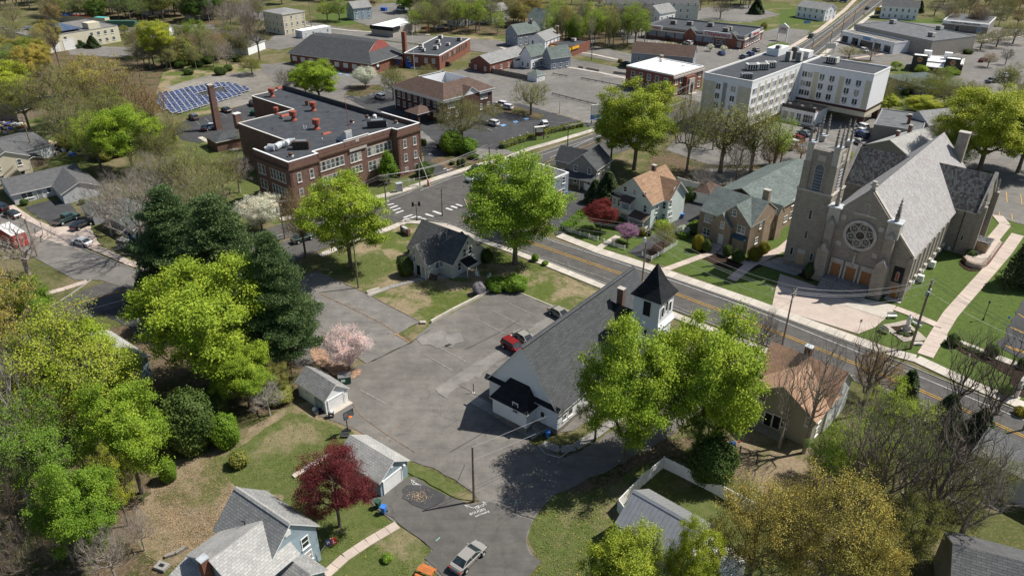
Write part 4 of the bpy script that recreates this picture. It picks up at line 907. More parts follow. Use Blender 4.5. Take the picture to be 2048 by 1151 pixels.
# worn parking bays
bars((706,192),(775,181),(716,196),6,.12,'paint_white','bay_line','bay_lines'); bars((683,200),(760,178),(694,204),7,.12,'paint_white','bay_line','bay_lines')
bars((1100,227),(1176,250),(1112,221),6,.14,'paint_yellow_worn','bay_line','bay_lines'); bars((1008,202),(1060,212),(1016,198),4,.14,'paint_yellow_worn','bay_line','bay_lines')
bars((1110,198),(1200,218),(1122,194),7,.12,'paint_worn','bay_line','bay_lines'); bars((980,160),(1040,180),(992,156),5,.12,'paint_yellow_worn','bay_line','bay_lines')
bars((1013,289),(1060,272),(1008,281),4,.12,'paint_white','bay_line','bay_lines'); bars((985,262),(1004,252),(975,258),3,.12,'paint_white','bay_line','bay_lines')
for q,w_,m_ in (([(640,588),(700,615),(760,645),(823,685)],.12,'seam'),([(735,727),(780,706),(823,685),(860,660)],.1,'tar'),([(600,640),(650,668),(700,690)],.08,'seam'),([(790,668),(806,676),(822,686)],.5,'seam'),([(700,800),(720,830),(760,860),(830,905)],.07,'seam'),([(930,700),(1000,665),(1040,640)],.06,'tar'),([(760,880),(800,850),(815,838)],.08,'seam'),([(900,905),(960,870),(990,850)],.07,'tar'),([(1000,1009),(1040,1030),(1076,1040)],.07,'tar'),([(930,930),(905,985),(900,1000)],.06,'tar'),([(850,710),(905,742)],.1,'paint_worn'),([(880,696),(935,726)],.1,'paint_worn'),([(720,780),(772,808)],.1,'paint_worn'),([(955,640),(1010,668)],.1,'paint_worn'),([(985,622),(1040,650)],.1,'paint_worn'),([(1010,603),(1070,632)],.1,'paint_worn'),([(1000,912),(1035,900)],.07,'tar'),([(1300,500-40),(1340,480)][:0] or [(1120,505),(1160,513),(1200,540)],.05,'tar'),([(1380,590),(1450,600),(1470,625)],.05,'tar'),([(880,1075),(872,1082)],.1,'paint_teal'),([(1030,500-0+500),(1035,1008)],.08,'paint_teal')):stripe(q,w_,m_,'pavement_seam')
bars((2012,384),(2070,394),(2014,405),3,.14,'paint_yellow','bay_line','bay_lines'); bars((1998,424),(2048,432),(1999,436),3,.14,'paint_yellow','bay_line','bay_lines')
bars((2008,690),(2040,700),(2030,702),4,.16,'paint_yellow','bay_line','bay_lines'); bars((2020,655),(2048,668),(2040,662),4,.16,'paint_yellow','bay_line','bay_lines'); bars((2036,628),(2060,640),(2048,636),3,.16,'paint_yellow','bay_line','bay_lines')
bars((400,250),(470,228),(392,243),5,.12,'paint_worn','bay_line','bay_lines'); bars((700,145),(760,157),(705,152),4,.14,'paint_yellow_worn','bay_line','bay_lines'); bars((535,160),(570,150),(545,156),4,.14,'paint_yellow_worn','bay_line','bay_lines')
bars((1290,82),(1330,90),(1282,87),6,.12,'paint_white','bay_line','bay_lines'); bars((1770,46),(1900,62),(1764,50),9,.12,'paint_white','bay_line','bay_lines')
bars((1560,300),(1650,290),(1575,308),5,.12,'paint_white','bay_line','bay_lines'); bars((1300,80),(1480,95),(1295,88),12,.12,'paint_white','bay_line','bay_lines')
for q in ([(1000,251),(1008,249),(1013,251),(1005,254)],[(1025,244),(1033,242),(1038,245),(1030,247)],[(1047,238),(1055,236),(1060,238),(1052,241)],[(1613,284),(1620,282),(1624,285),(1617,287)],[(1598,291),(1606,289),(1612,292),(1603,294)],[(676,148),(682,147),(685,149),(679,150)],[(690,151),(695,150),(698,152),(693,153)]):sheet('accessible_bay_mark',q,'paint_blue',3)
# spray chalk writing on the driveway, each line a flat mark on the asphalt
def ground_text(body,a,b,size,mat='paint_white',label=None,flip=False):
 A_,B_=P(*a),P(*b); ang=math.atan2(B_[1]-A_[1],B_[0]-A_[0]); cu=bpy.data.curves.new('lettering','FONT'); cu.body=body; cu.size=size; cu.offset=.004*size; cu.extrude=.002; cu.space_character=(np.linalg.norm(B_-A_)/(len(body)*size*.52)); cu.resolution_u=2
 cu.materials.append(MATS[mat]); o=bpy.data.objects.new('tmp',cu); COL.objects.link(o); me=bpy.data.meshes.new_from_object(o); bpy.data.objects.remove(o); o=link('lettering',me,None,RZ(A_[0],A_[1],ZL[3]+.05,ang))
 tag(o,label,kind='structure'); return o
ground_text('CBYD',(952,1020.5),(966,1014),.5); ground_text('BOUGIES',(940,1032),(968,1022.3),.55); ground_text('Land Scaping',(951,1035.5),(985,1022),.42); ground_text('CBYD',(823,969),(838,975),.62)
def arrow(a,b,s=.5,wd=.07,mat='paint_white'):
 A_,B_=P(*a),P(*b); d=(B_-A_); L_=np.linalg.norm(d); ang=math.atan2(d[1],d[0]); m=MB(); m.box((0,-wd/2,0),(L_,wd/2,.004))
 for k in (-1,1):m.add([(L_,-wd/2*k,.001),(L_-s,k*s*.6,.001),(L_-s-wd,k*s*.6,.001),(L_-wd,-wd/2*k,.001)][::k],[(0,1,2,3)])
 o=link('painted_arrow',mesh('painted_arrow',m.V,m.F,mat,False),None,RZ(A_[0],A_[1],ZL[3]+.046,ang)); tag(o,kind='structure')
arrow((958,1011),(947,1017),.01); arrow((947,1017),(929,1011.5)); arrow((973,1010.4),(965,1004)); arrow((838,972),(822,960)); arrow((905,338),(893,343),.9,.25); arrow((866,312),(858,308),.9,.25); arrow((1150,296),(1140,300),1.2,.25); arrow((893,337),(887,340),.8,.2)
# leaf scatter on the dark patch
rng=np.random.default_rng(4); m=MB()
for i in range(150):
 x=rng.normal(838,14); y=993+(x-838)*.05+rng.normal(0,6); 
 if not (810 < x < 880 and 975 < y < 1014):continue
 p=P(x,y); s=rng.uniform(.04,.08); a=rng.uniform(0,6.28); z=ZL[4]+.02
 m.add([(p[0]+s*math.cos(a+k*1.57),p[1]+s*.7*math.sin(a+k*1.57),z+.015*(k % 2)) for k in range(4)],[(0,1,2,3)])
tag(m.build('leaf_litter','wood_tan',uv=False),'tan dead leaves scattered on the black asphalt patch before the garage',kind='stuff')
def Q(x0,y0,s):return lambda x,y:(x0+x/s,y0+y/s)
def auto(b,f,h,walls='w0 u0 u1',st=1,sp=3.2,w=.9,hh=1.4,z0=1.6,fl=2.9,kind='dh',**k):
 for wl in walls.split():
  L_=f.L if wl[0] == 'w' else f.W; n=max(1,int(L_/sp)); S=[L_*(i+.5)/n for i in range(n)]
  b.row(f,wl,S,[z0+fl*i for i in range(st)],w,hh,kind=kind,**k)
# ---------------------------------------------------------------- white wooden church
f=fr3((978.6,753.5),(1113.5,821.4),(1191.6,754),4.3); f=Fr(f.o,f.ang+math.radians(1.2),11.7,28.1); CH=f
b=building('white_church','white clapboard church with long dark grey roof and a square belfry, in the middle lot','church',f)
b.walls(f,4.3,'siding_white','w',7.6,z0=.9); b.box('foundation','rubble',f,(.03,.03,0),(11.67,28.07,.9)); b.gable(f,4.3,7.6,'w',.45,.45,'shingle_charcoal')
b.planes([[f.T(5.55,-.47,11.98),f.T(5.85,-.47,12.1),f.T(5.85,28.57,12.1),f.T(5.55,28.57,11.98)],[f.T(5.85,-.47,12.1),f.T(6.15,-.47,11.98),f.T(6.15,28.57,11.98),f.T(5.85,28.57,12.1)]],'shingle_charcoal','shingle_charcoal',.08,'ridge_cap')
# pent roof and vestry across the back
b.planes([[f.T(-.5,-.55,4.25),f.T(12.2,-.55,4.25),f.T(12.2,.0,4.75),f.T(-.5,.0,4.75)]],'shingle_black','white',.1,'pent_roof')
v=f.sub(2.5,8.3,-2.3,0); b.walls(v,3.55,'siding_white',z0=.9); b.box('foundation','rubble',v,(.03,.03,0),(5.77,2.28,.9))
T=v.T; b.planes([[T(-.35,-.35,3.5),T(6.15,-.35,3.5),T(4.5,2.28,6.0),T(1.3,2.28,6.0)],[T(6.15,-.35,3.5),T(6.15,2.28,3.5),T(4.5,2.28,6.0)],[T(-.35,2.28,3.5),T(-.35,-.35,3.5),T(1.3,2.28,6.0)]],'shingle_black','white',.12,'vestry_roof')
q=Q(960,690,5.115); b.win(*q(362,637),.75,1.5,f=v); b.win(*q(865,705),.85,1.7); b.door(*q(632,720),.95,2.0,W=b.on(f,'w0',9.3,2.0),glassed=True)
for k in range(5):b.box('step','concrete_grey',f,(8.45+k*.32,-1.25,0),(8.45+(k+1)*.32-.01,-.02,.95-k*.19)) if k < 5 else 0
rl=MB()
for x in (8.6,10.1):rl.tube(f.T(x,-1.25,.9 if x < 9 else .2),f.T(x,-1.25,1.8 if x < 9 else 1.1),.03,n=5)
rl.tube(f.T(8.6,-1.25,1.8),f.T(10.1,-1.25,1.1),.03,n=5); rl.build('handrail','dark_metal',b.o)
b.row(f,'u1',[3,7,10.5,14,25.5],[2.7],.9,2.0); b.row(f,'u0',[3,8,13,18,23,26],[2.7],.9,2.0)
b.chimney(f,8.4,20.4,7.5,12.4,.95,.75,'brick_brown')
# cross gable beside the tower, its shade put into the black shingle colour
x=f.sub(6.5,12.6,16.2,23.4); b.walls(x,4.8,'siding_white','u',5.2,hit=False); b.gable(x,4.8,5.2,'u',.4,.35,'shingle_black')
# belfry
t=f.sub(12.0,16.1,17.6,21.8); b.walls(t,10.0,'siding_white',z0=0,name='tower_wall'); T=t.T
m=MB(); e=.35; m.add([T(-.02,-.02,10.6),T(4.12,-.02,10.6),T(4.12,4.22,10.6),T(-.02,4.22,10.6),T(-e,-e,9.7),T(4.1+e,-e,9.7),T(4.1+e,4.2+e,9.7),T(-e,4.2+e,9.7)],[(4,5,1,0),(5,6,2,1),(6,7,3,2),(7,4,0,3),(7,6,5,4)]); m.build('skirt','siding_white',b.o)
b.walls(t,14.2,'siding_white',z0=10.0,name='belfry_wall')
e=.45; lv=[(e,14.1),(-.15,14.95),(-.8,15.9),(-2.02,18.7)]; m=MB(); V=[]
for ins,z in lv:V += [T(-ins,-ins,z),T(4.1+ins,-ins,z),T(4.1+ins,4.2+ins,z),T(-ins,4.2+ins,z)]
F=[(0,3,2,1)]
for i in range(3):
 for k in range(4):F.append((i*4+k,i*4+(k+1) % 4,i*4+4+(k+1) % 4,i*4+4+k))
F.append((12,13,14,15)); m.add(V,F); m.build('spire','shingle_black',b.o)
q=Q(960,500,5.115)
def opening(b,W,w,h,arch=False,mat='black',frame='white'):
 m=MB(); a=w/2; n=7
 pts=[(-a,-h/2),(a,-h/2)]+([(a*math.cos(math.pi*k/n),h/2-a+a*math.sin(math.pi*k/n)) for k in range(n+1)] if arch else [(a,h/2),(-a,h/2)])
 c0=(0,0); out=[(x*(1+.11/a),z+(.11 if z > 0 else -.11)) for x,z in pts]; N_=len(pts)
 V=[(x,.09,z) for x,z in pts]+[(x,.09,z) for x,z in out]+[(x,0,z) for x,z in out]; F=[(k,(k+1) % N_,N_+(k+1) % N_,N_+k) for k in range(N_)]+[(N_+k,N_+(k+1) % N_,2*N_+(k+1) % N_,2*N_+k) for k in range(N_)]
 o=link('opening_frame',mesh('opening_frame',V,[g[::-1] for g in F],frame),b.o,W)
 link('opening',mesh('opening',[(x,.03,z) for x,z in pts],[tuple(range(N_))[::-1]],mat),o,W); return o
opening(b,b.on(t,'w0',2.2,12.5),1.15,2.3); opening(b,b.on(t,'w0',2.3,8.6),.5,1.0,mat='glass')
for s_,z in ((.95,12.2),(2.05,12.7),(3.15,12.2)):opening(b,b.on(t,'u1',s_,z),.62,1.5,True)
b.win(0,0,.5,1.1,W=b.on(t,'u1',2.1,8.0))
# church sign board and tall path post near the back wall
# ---------------------------------------------------------------- beige house with the porch
q=Q(780,400,6.394); f=fr3(q(800,805),q(1190,595),q(462,815),3.3); f=Fr(f.o,f.ang,8.6,11.2)
b=building('cottage','beige clapboard cottage with crossed dark gables on the dry corner lawn','house',f)
b.walls(f,3.3,'siding_beige','w',4.0); b.gable(f,3.3,4.0,'w',.35,.4,'shingle_darkgrey')
v=f.sub(-3.1,4.3,3.5,8.1); b.walls(v,3.3,'siding_beige','u',3.3); b.gable(v,3.3,3.3,'u',.35,.45,'shingle_darkgrey',name='wing_roof')
x=f.sub(8.6,10.6,5.5,9); b.walls(x,2.4,'siding_beige','u',1.2); b.gable(x,2.4,1.2,'u',.4,.3,'shingle_black',name='porch_roof')
for p,w_,h_ in (((950,672),.75,1.35),((1022,637),.75,1.35),((885,848),.75,1.35),((1065,735),.6,1.1)):b.win(*q(*p),w_,h_,f=f)
b.win(*q(600,828),.8,1.2,f=v); b.win(*q(660,815),.65,.9,f=f); b.win(*q(988,545),.6,.6,kind='plain',f=f)
W=b.on(v,'u0',2.2,1.3); b.door(0,0,1.0,2.1,mat='black',W=W); b.win(0,0,.3,1.9,kind='plain',W=b.on(v,'u0',3.1,3.0)); b.win(0,0,.3,1.5,kind='plain',W=b.on(v,'u0',3.1,4.9)); b.win(0,0,.8,2.0,kind='plain',W=b.on(v,'u0',.95,1.4))
m=MB()
for w_ in (.15,2.9):m.box((-.45,w_-.07,0),(-.3,w_+.07,3.1),v.T)
m.build('porch_post','white',b.o)
p=f.sub(1.9,4.6,-2.0,0); b.shed(p,2.35,3.15,'w',.15,'shingle_black',name='side_porch_roof')
for u in (0.05,2.6):b.box('porch_post','white',p,(u-.06,.1,.02),(u+.06,.22,2.3))
b.box('porch_deck','wood_grey',p,(0,.1,0),(2.7,1.95,.25)); b.box('porch_rail','white',p,(2.0,-.02,.1),(2.6,.05,.95))
b.box('vent_pipe','galv',f,(3.0,4.0,5.5),(3.12,4.12,7.2))
b.box('wall_fan','wood_grey',f,(6.9,-.25,4.2),(7.6,-.02,4.8))
# ---------------------------------------------------------------- old brick school
f=fr3(Q(500,220,5.689)(435,620),Q(500,220,5.689)(1925,170),Q(480,150,6.77)(620,118),11.6); f.L=37.6; SF=f
b=building('brick_school','old brown brick two storey school with a flat black roof and white coping','school',f)
parts=[f.sub(0,7.7,0,13.3),f.sub(7.7,30.2,1.9,14.2),f.sub(30.2,37.6,0,14.2),f.sub(10.6,37.6,14.2,37.6),f.sub(27,37.6,37.6,57.5)]
for i,p in enumerate(parts):b.walls(p,11.0 if i < 3 else 10.4,'brick_brown')
def rf(p,h,nm='roof'):MB().add([p.T(0,0,h),p.T(p.L,0,h),p.T(p.L,p.W,h),p.T(0,p.W,h)],[(0,1,2,3)]).build(nm,'membrane',b.o)
for i,p in enumerate(parts):rf(p,11.04 if i < 3 else 10.98 if False else (11.04 if i < 3 else 10.44))
def par(pts,z0,z1,t,brickm='brick_brown',cop='white',d=.12):
 m=MB(); c=MB(); n=len(pts)
 for k,(a,c_) in enumerate(zip(pts[:-1],pts[1:])):
  a=np.array(a); c_=np.array(c_); v_=(c_-a)/np.linalg.norm(c_-a); s_=np.array([-v_[1],v_[0]]); zz=k*.002
  for MBx,e,lo,hi in ((m,0,z0,z1),(c,.07,z1+.001+zz,z1+d+zz)):
   P_=[a-s_*e-v_*e,c_-s_*e+v_*e,c_+s_*(t+e)+v_*e,a+s_*(t+e)-v_*e]; MBx.add([f.T(x_,y_,lo) for x_,y_ in P_]+[f.T(x_,y_,hi) for x_,y_ in P_],[(3,2,1,0),(4,5,6,7),(0,1,5,4),(1,2,6,5),(2,3,7,6),(3,0,4,7)])
 m.build('parapet',brickm,b.o); c.build('coping',cop,b.o)
par([(0,13.3),(0,.001),(7.7,.001),(7.7,1.9),(30.2,1.9),(30.2,.001),(37.6,.001),(37.6,14)][::1],10.9,12.0,.32)
par([(37.6,14),(37.6,57.5)],10.3,11.5,.35,'membrane','black'); par([(10.6,37.4),(10.6,14.2)],10.3,10.5,.25,'brick_brown','offwhite'); par([(27,57.4),(27,37.7)],10.3,10.5,.25,'brick_brown','offwhite'); par([(27,37.6),(10.6,37.6)],10.3,10.5,.25,'brick_brown','offwhite'); par([(37.6,57.5),(27,57.5)],10.3,10.6,.25,'brick_brown','offwhite')
cn=MB()
for u0,u1,w0 in ((-.28,7.98,-.28),(7.98,29.92,1.6),(29.92,37.88,-.28)):cn.box((u0,w0,10.15),(u1,w0+.4,10.5),f.T)
cn.box((-.28,.12,10.15),(.12,13.3,10.5),f.T); cn.build('cornice','brown',b.o)
MB().box((17.2,1.55,9.5),(22.2,1.88,10.1),f.T).build('name_board','limestone',b.o); MB().box((16.2,1.86,11.0),(23.2,2.1,12.35),f.T).build('raised_parapet','brick_brown',b.o); MB().box((19.3,1.8,11.3),(20.3,1.85,12.1),f.T).build('crest','limestone',b.o); MB().box((16.1,1.83,12.352),(23.3,2.15,12.47),f.T).build('coping','white',b.o)
q=Q(500,220,5.689)
def bank(wl,s0,s1,n,z,h,g=None):
 g=g or f; w_=(s1-s0)/n-.16
 for i in range(n):b.win(0,0,w_,h,kind='grid',frame='offwhite',W=b.on(g,wl,s0+(i+.5)*(s1-s0)/n,z),pane='glass_sky' if (i+int(z)) % 3 else 'glass')
M_=parts[1]
for z in (8.1,4.6):bank('w0',.4,7.9,6,z,2.0,M_); bank('w0',14.6,22.1,6,z,2.0,M_)
bank('w0',9.6,12.9,3,7.8,1.9,M_); bank('w0',9.7,12.8,3,4.9,1.5,M_)
for z,h in ((8.1,1.9),(4.6,1.7)):
 for s_ in (2.2,5.4):b.win(0,0,.95,h,kind='grid',frame='offwhite',W=b.on(parts[0],'w0',s_,z),pane='glass_sky'); b.win(0,0,.95,h,kind='grid',frame='offwhite',W=b.on(parts[2],'w0',s_,z),pane='glass_sky')
for s_ in (2.2,5.4):b.win(0,0,.9,.9,kind='cross',frame='offwhite',W=b.on(parts[0],'w0',s_,1.6)); b.win(0,0,.9,.9,kind='cross',frame='offwhite',W=b.on(parts[2],'w0',s_,1.6))
for z in (8.0,4.5):bank('u0',1.8,7.6,5,z,2.0,parts[0]); bank('u0',9.5,12.3,2,z,2.0,parts[0])
# quoins on the two end bays
QM={}
for k in range(22):
 for p in (parts[0],parts[2]):
  for u0 in (0,p.L-.62):
   wd_=.65 if k % 2 else .45
   if wd_ not in QM:mm=MB().box((0,-.05,0),(wd_,-.001,.3)); QM[wd_]=mesh('quoin',mm.V,mm.F,'brick_dark')
   c=p.T(u0+(.0 if u0 == 0 else .62-wd_),0,.6+k*.44); link('quoin',QM[wd_],b.o,RZ(c[0],c[1],c[2],p.ang))
b.chimney(f,11.3,38.6,8.9,12.6,1.6,1.3,'brick_brown','white')
# plant on the school roof
def vent_big(x,y,label,s=1.0):
 c=P(x,y,10.5); t=thing('roof_ventilator',label,'ventilator',(c[0],c[1],10.5),0,'red mushroom ventilators on the school roof')
 MB().lathe([(.9*s,0),(.75*s,.25),(.42*s,.5),(.42*s,1.1*s)],c,14).build('base','rust',t); MB().lathe([(.5*s,1.0*s),(.85*s,1.15*s),(.88*s,2.2*s),(.8*s,2.3*s),(.3,2.32*s)],c,16).build('cowl','rust',t)
q=Q(480,150,6.77)
for x,y,l,s in ((437,290,'far left red metal ventilator cowl near the back edge of the school roof',1),(495,525,'smaller red ventilator cowl next to the brick stack on the school roof edge',.75),(728,612,'red ventilator cowl beside the low rusty hood on the school roof',1.05),(995,482,'red ventilator cowl behind the small brick vent on the school roof',1),(1040,728,'red ventilator cowl nearest the sloped metal hood on the school roof',1.08)):vent_big(*q(x,y),l,s)
def vent_small(x,y,label,mat='brown',z=10.5,s=1):
 c=P(x,y,z); t=thing('roof_vent',label,'vent',(c[0],c[1],z),0,'small round vents on flat roofs')
 MB().box((c[0]-.5*s,c[1]-.5*s,z),(c[0]+.5*s,c[1]+.5*s,z+.25)).build('base','offwhite',t); MB().lathe([(.3*s,.25),(.5*s,.4),(.52*s,.75*s),(.3*s,.95*s),(.05,1.0*s)],c,12).build('cap',mat,t)
for x,y,l,m_ in ((690,1105,'small brown round vent at the front left corner of the school roof','brown'),(1515,650,'small brown round vent beside the mast on the school roof','brown'),(1722,590,'small brown round vent behind the black roof unit','brown'),(1825,585,'small white round vent at the far parapet of the school roof','white'),(1660/5.689*6.77+(500-480)*6.77,(158/5.689+220-150)*6.77,'small brown round vent at the right end of the school roof','brown')):vent_small(*q(x,y),l,m_,11.05 if y > 900 else 10.9)
for x,y,l in ((1118,905,'white pipe stack standing left of the sloped hood'),(865,735,'left one of two white pipe stacks in the middle of the school roof'),(898,740,'right one of two white pipe stacks in the middle of the school roof'),(1508,790,'white pipe stack right of the roof mast'),(1987,690,'white pipe stack right of the black roof unit'),(760,1040,'white pipe stack before the rusty roof unit')):
 c=P(*q(x,y),10.5); tag(MB().tube(c,c+np.array([0,0,.95]),.11).build('vent_pipe','white'),l,'pipe','pipe stacks on the school roof')
for x,y,l in ((632,310,'thin dark pipe near the back of the school roof'),(618,485,'thin dark pipe by the left edge of the school roof'),(1195,505,'thin dark pipe in the middle of the school roof'),(440,745,'thin dark pipe at the left end of the school roof'),(1460,840,'thin rusty pipe at the foot of the roof mast')):
 c=P(*q(x,y),10.5); tag(MB().tube(c,c+np.array([0,0,.6]),.09).build('vent_pipe','brown'),l,'pipe','pipe stacks on the school roof')
c=P(*q(1497,880),11); tag(MB().tube(c,c+np.array([-.3,0,10.3]),.09,.05,6).build('roof_mast','rust'),'tall thin rusty mast rising from the front of the school roof','mast')
c=P(*q(910,408),10.5); t=thing('roof_vent','small square brick vent stack on the school roof','vent',c); MB().box(c-[.45,.4,0],c+[.45,.4,1.1]).build('stack','brick_brown',t); MB().box(c+[-.5,-.45,1.1],c+[.5,.45,1.2]).build('cap','brown',t)
c=P(*q(610,570),10.5); fr_=Fr(c,SF.ang,2,2)
for (x,y,l) in ((610,572,'low rusty rectangular roof hood beside the middle red cowls'),(552,195,'low rusty rectangular roof hood at the back edge of the school roof'),(1172,820,'low round rusty hood left of the sloped metal hood')):
 c=P(*q(x,y),10.5); t=thing('roof_hood',l,'vent',c,SF.ang,'low rusty hoods on the school roof'); g=Fr(c,SF.ang,1,1); MB().box((-1.1,-.7,10.5),(1.1,.7,10.95),g.T).build('base','galv',t); m=MB(); m.add([g.T(-1.3,-.85,10.95),g.T(1.3,-.85,10.95),g.T(1.3,.85,10.95),g.T(-1.3,.85,10.95),g.T(-1,0,11.35),g.T(1,0,11.35)],[(0,1,5,4),(1,2,5),(2,3,4,5),(3,0,4),(3,2,1,0)]); m.build('hood','rust',t)
# sloped hood
c=P(*q(1330,890),10.5); g=Fr(c,SF.ang-math.radians(88),1,1); g_T=g.T; g.T=lambda u,w,z:g_T(u*-.75,w,z+10.5); t=thing('sloped_hood','pale wedge shaped metal hatch hood sloping down on the school roof','roof hatch',c,g.ang)
m=MB(); m.add([g.T(-5.6,-.9,0),g.T(0,-.9,0),g.T(0,.9,0),g.T(-5.6,.9,0),g.T(-5.6,-.9,3.0),g.T(-4.6,-.9,3.0),g.T(-4.6,.9,3.0),g.T(-5.6,.9,3.0),g.T(0,-.9,.4),g.T(0,.9,.4)],[(3,2,1,0),(0,1,8,5,4),(2,3,7,6,9),(3,0,4,7),(4,5,6,7),(5,8,9,6),(1,2,9,8)]); m.build('hood','galv',t); MB().box((-5.4,-1.0,3.01),(-4.7,1.0,3.2),g.T).build('lid','cmu',t)
def rtu(x,y,z,sx,sy,sz,ang,label,mat='offwhite',grp='rooftop machines'):
 c=P(x,y,z); return ac_unit('roof_unit',Fr(c,ang,1,1),0,0,z,sx,sy,sz,label,mat,grp) if False else _rtu(c,z,sx,sy,sz,ang,label,mat,grp)
def _rtu(c,z,sx,sy,sz,ang,label,mat,grp):
 g=Fr(c,ang,1,1); t=thing('roof_unit',label,'rooftop unit',c,ang,grp); T0=lambda u,w,h:g.T(u,w,h+z)
 MB().box((-sx/2,-sy/2,.25),(sx/2,sy/2,.25+sz),T0).build('housing',mat,t); MB().box((-sx/2+.1,-sy/2+.1,0),(sx/2-.1,sy/2-.1,.249),T0).build('stand','dark_metal',t)
 MB().box((-sx*.3,-sy*.35,.252+sz),(sx*.35,sy*.35,.36+sz),T0).build('fan_cover','grey_metal',t)
 m=MB(); n=4
 for i in range(n):m.box((-sx*.42+i*sx*.84/n,-sy/2-.04,.35),(-sx*.42+(i+.6)*sx*.84/n,-sy/2-.002,.15+sz),T0)
 m.build('grille','dark_metal',t); return t
q5=Q(500,220,5.689)
rtu(*q5(1445,195),11.05,4.6,1.9,1.5,SF.ang-.6,'long black rooftop unit at the right end of the school roof','dark_metal'); rtu(*q5(585,440),11.05,3.6,1.7,1.6,SF.ang-.75,'rusty brown rooftop unit beside the silver ducts','brown')
c=P(*q5(560,415),11.05); t=thing('duct','fat silver foil wrapped duct snaking on the front left of the school roof','duct',c); m=MB(); Z=np.array([0,0,.7]); pts=[P(*q5(x,y),11.1)+Z for x,y in ((215,455),(290,460),(350,425),(405,420),(440,395),(520,390))]
for a,c_ in zip(pts[:-1],pts[1:]):m.tube(a,c_,.75,n=10)
m.tube(pts[0],pts[0]-Z*.9,.95,n=10); m.build('duct_run','galv',t)
# ---------------------------------------------------------------- stone church
f=Fr(P(*Q(1540,400,6.394)(155,810)),math.radians(-41.2),21.5,45); ST=f
b=building('stone_church','big grey stone gothic church with rose window and mottled slate roof','church',f)
nv=f.sub(3.9,21.5,.1,44); b.walls(nv,8.7,'stone_wall','w',9.6); b.gable(nv,8.7,9.6,'w',.35,-.35,'slate_light','limestone',.2)
tr=f.sub(-.2,25.6,27.2,37.8); b.walls(tr,9.3,'stone_wall','u',6.0); b.gable(tr,9.3,6.0,'u',.3,-.3,'slate_dark','limestone',.2,name='transept_roof')
for u in (-.35,25.25):
 b.planes([[f.T(u,26.9,9.5),f.T(u+.6,26.9,9.5),f.T(u+.6,32.5,15.9),f.T(u,32.5,15.9)],[f.T(u,32.5,15.9),f.T(u+.6,32.5,15.9),f.T(u+.6,38.1,9.5),f.T(u,38.1,9.5)]],'limestone','limestone',.4,'coping')
b.planes([[f.T(8.4,-.15,14.2),f.T(12.7,-.15,18.9),f.T(12.7,.55,18.9),f.T(8.4,.55,14.2)],[f.T(12.7,-.15,18.9),f.T(17.0,-.15,14.2),f.T(17.0,.55,14.2),f.T(12.7,.55,18.9)],[f.T(17.9,-.1,13.0),f.T(21.8,-.1,8.8),f.T(21.8,.5,8.8),f.T(17.9,.5,13.0)]],'limestone','limestone',.45,'coping')
m=MB(); m.box((12.4,-.1,18.3),(13.0,.5,20.0),f.T); m.box((12.05,.05,19.2),(13.35,.35,19.5),f.T); m.box((12.25,-.16,18.2),(13.15,.56,18.7),f.T); m.build('cross_finial','limestone',b.o)
# facade: nave front slab proud of the aisles, buttresses, porch doors, rose window
fc=f.sub(8.2,17.2,-.5,.1); m=MB(); m.add([fc.T(0,0,0),fc.T(9,0,0),fc.T(9,.6,0),fc.T(0,.6,0),fc.T(0,0,13.7),fc.T(9,0,13.7),fc.T(9,.6,13.7),fc.T(0,.6,13.7),fc.T(4.5,0,18.6),fc.T(4.5,.6,18.6)],[(0,1,5,8,4),(2,3,7,9,6),(3,0,4,7),(1,2,6,5),(5,6,9,8),(7,4,8,9)]); m.build('facade','stone_wall',b.o); b.fr.insert(0,(fc,18,0))
def buttress(u,w0=-2.5,wd=2.0):
 b.box('buttress','stone_wall',f,(u-wd/2,w0,0),(u+wd/2,-.5,6.2)); m=MB(); T=f.T; a,c_=u-wd/2-.08,u+wd/2+.08
 m.add([T(a,w0-.08,6.2),T(c_,w0-.08,6.2),T(c_,-.5,6.2),T(a,-.5,6.2),T(u,w0-.08,7.9),T(u,-.5,7.9)],[(0,1,4),(1,2,5,4),(2,3,5),(3,0,4,5)]); m.build('buttress_cap','stone_weathered',b.o)
 b.box('buttress','stone_wall',f,(u-.75,-1.7,6.21),(u+.75,-.5,11.2)); m=MB(); m.add([T(u-.8,-1.75,11.2),T(u+.8,-1.75,11.2),T(u+.8,-.5,11.2),T(u-.8,-.5,11.2),T(u,-1.6,12.6),T(u,-.5,12.8)],[(0,1,4),(1,2,5,4),(2,3,5),(3,0,4,5)]); m.build('buttress_cap','stone_weathered',b.o)
 b.box('turret','limestone',f,(u-1.0,-1.2,11.21),(u+1.0,.8,14.1)); b.box('turret_cap','galv',f,(u-1.2,-1.4,14.11),(u+1.2,1.0,14.3)); pinnacle(f,u,-.3,14.3,4.2)
def pinnacle(g,u,w,z,h,s=.42,nm='pinnacle'):
 m=MB(); c=g.T(u,w,0); m.lathe([(s*1.1,z),(s*1.1,z+h*.25),(s*1.35,z+h*.27),(s*.85,z+h*.32),(.06,z+h*.97),(.05,z+h)],c,4,g.ang+math.pi/4)
 for i in range(4):
  zz=z+h*(.42+.14*i); r=s*(.85-.78*(.1+.2*i+.12)); 
  for k in range(4):a=g.ang+math.pi/4+k*math.pi/2; m.box((c[0]+r*math.cos(a)-.1,c[1]+r*math.sin(a)-.1,zz),(c[0]+r*math.cos(a)+.1,c[1]+r*math.sin(a)+.1,zz+.18))
 m.build(nm,'stone_weathered',b.o)
buttress(7.6); buttress(17.7)
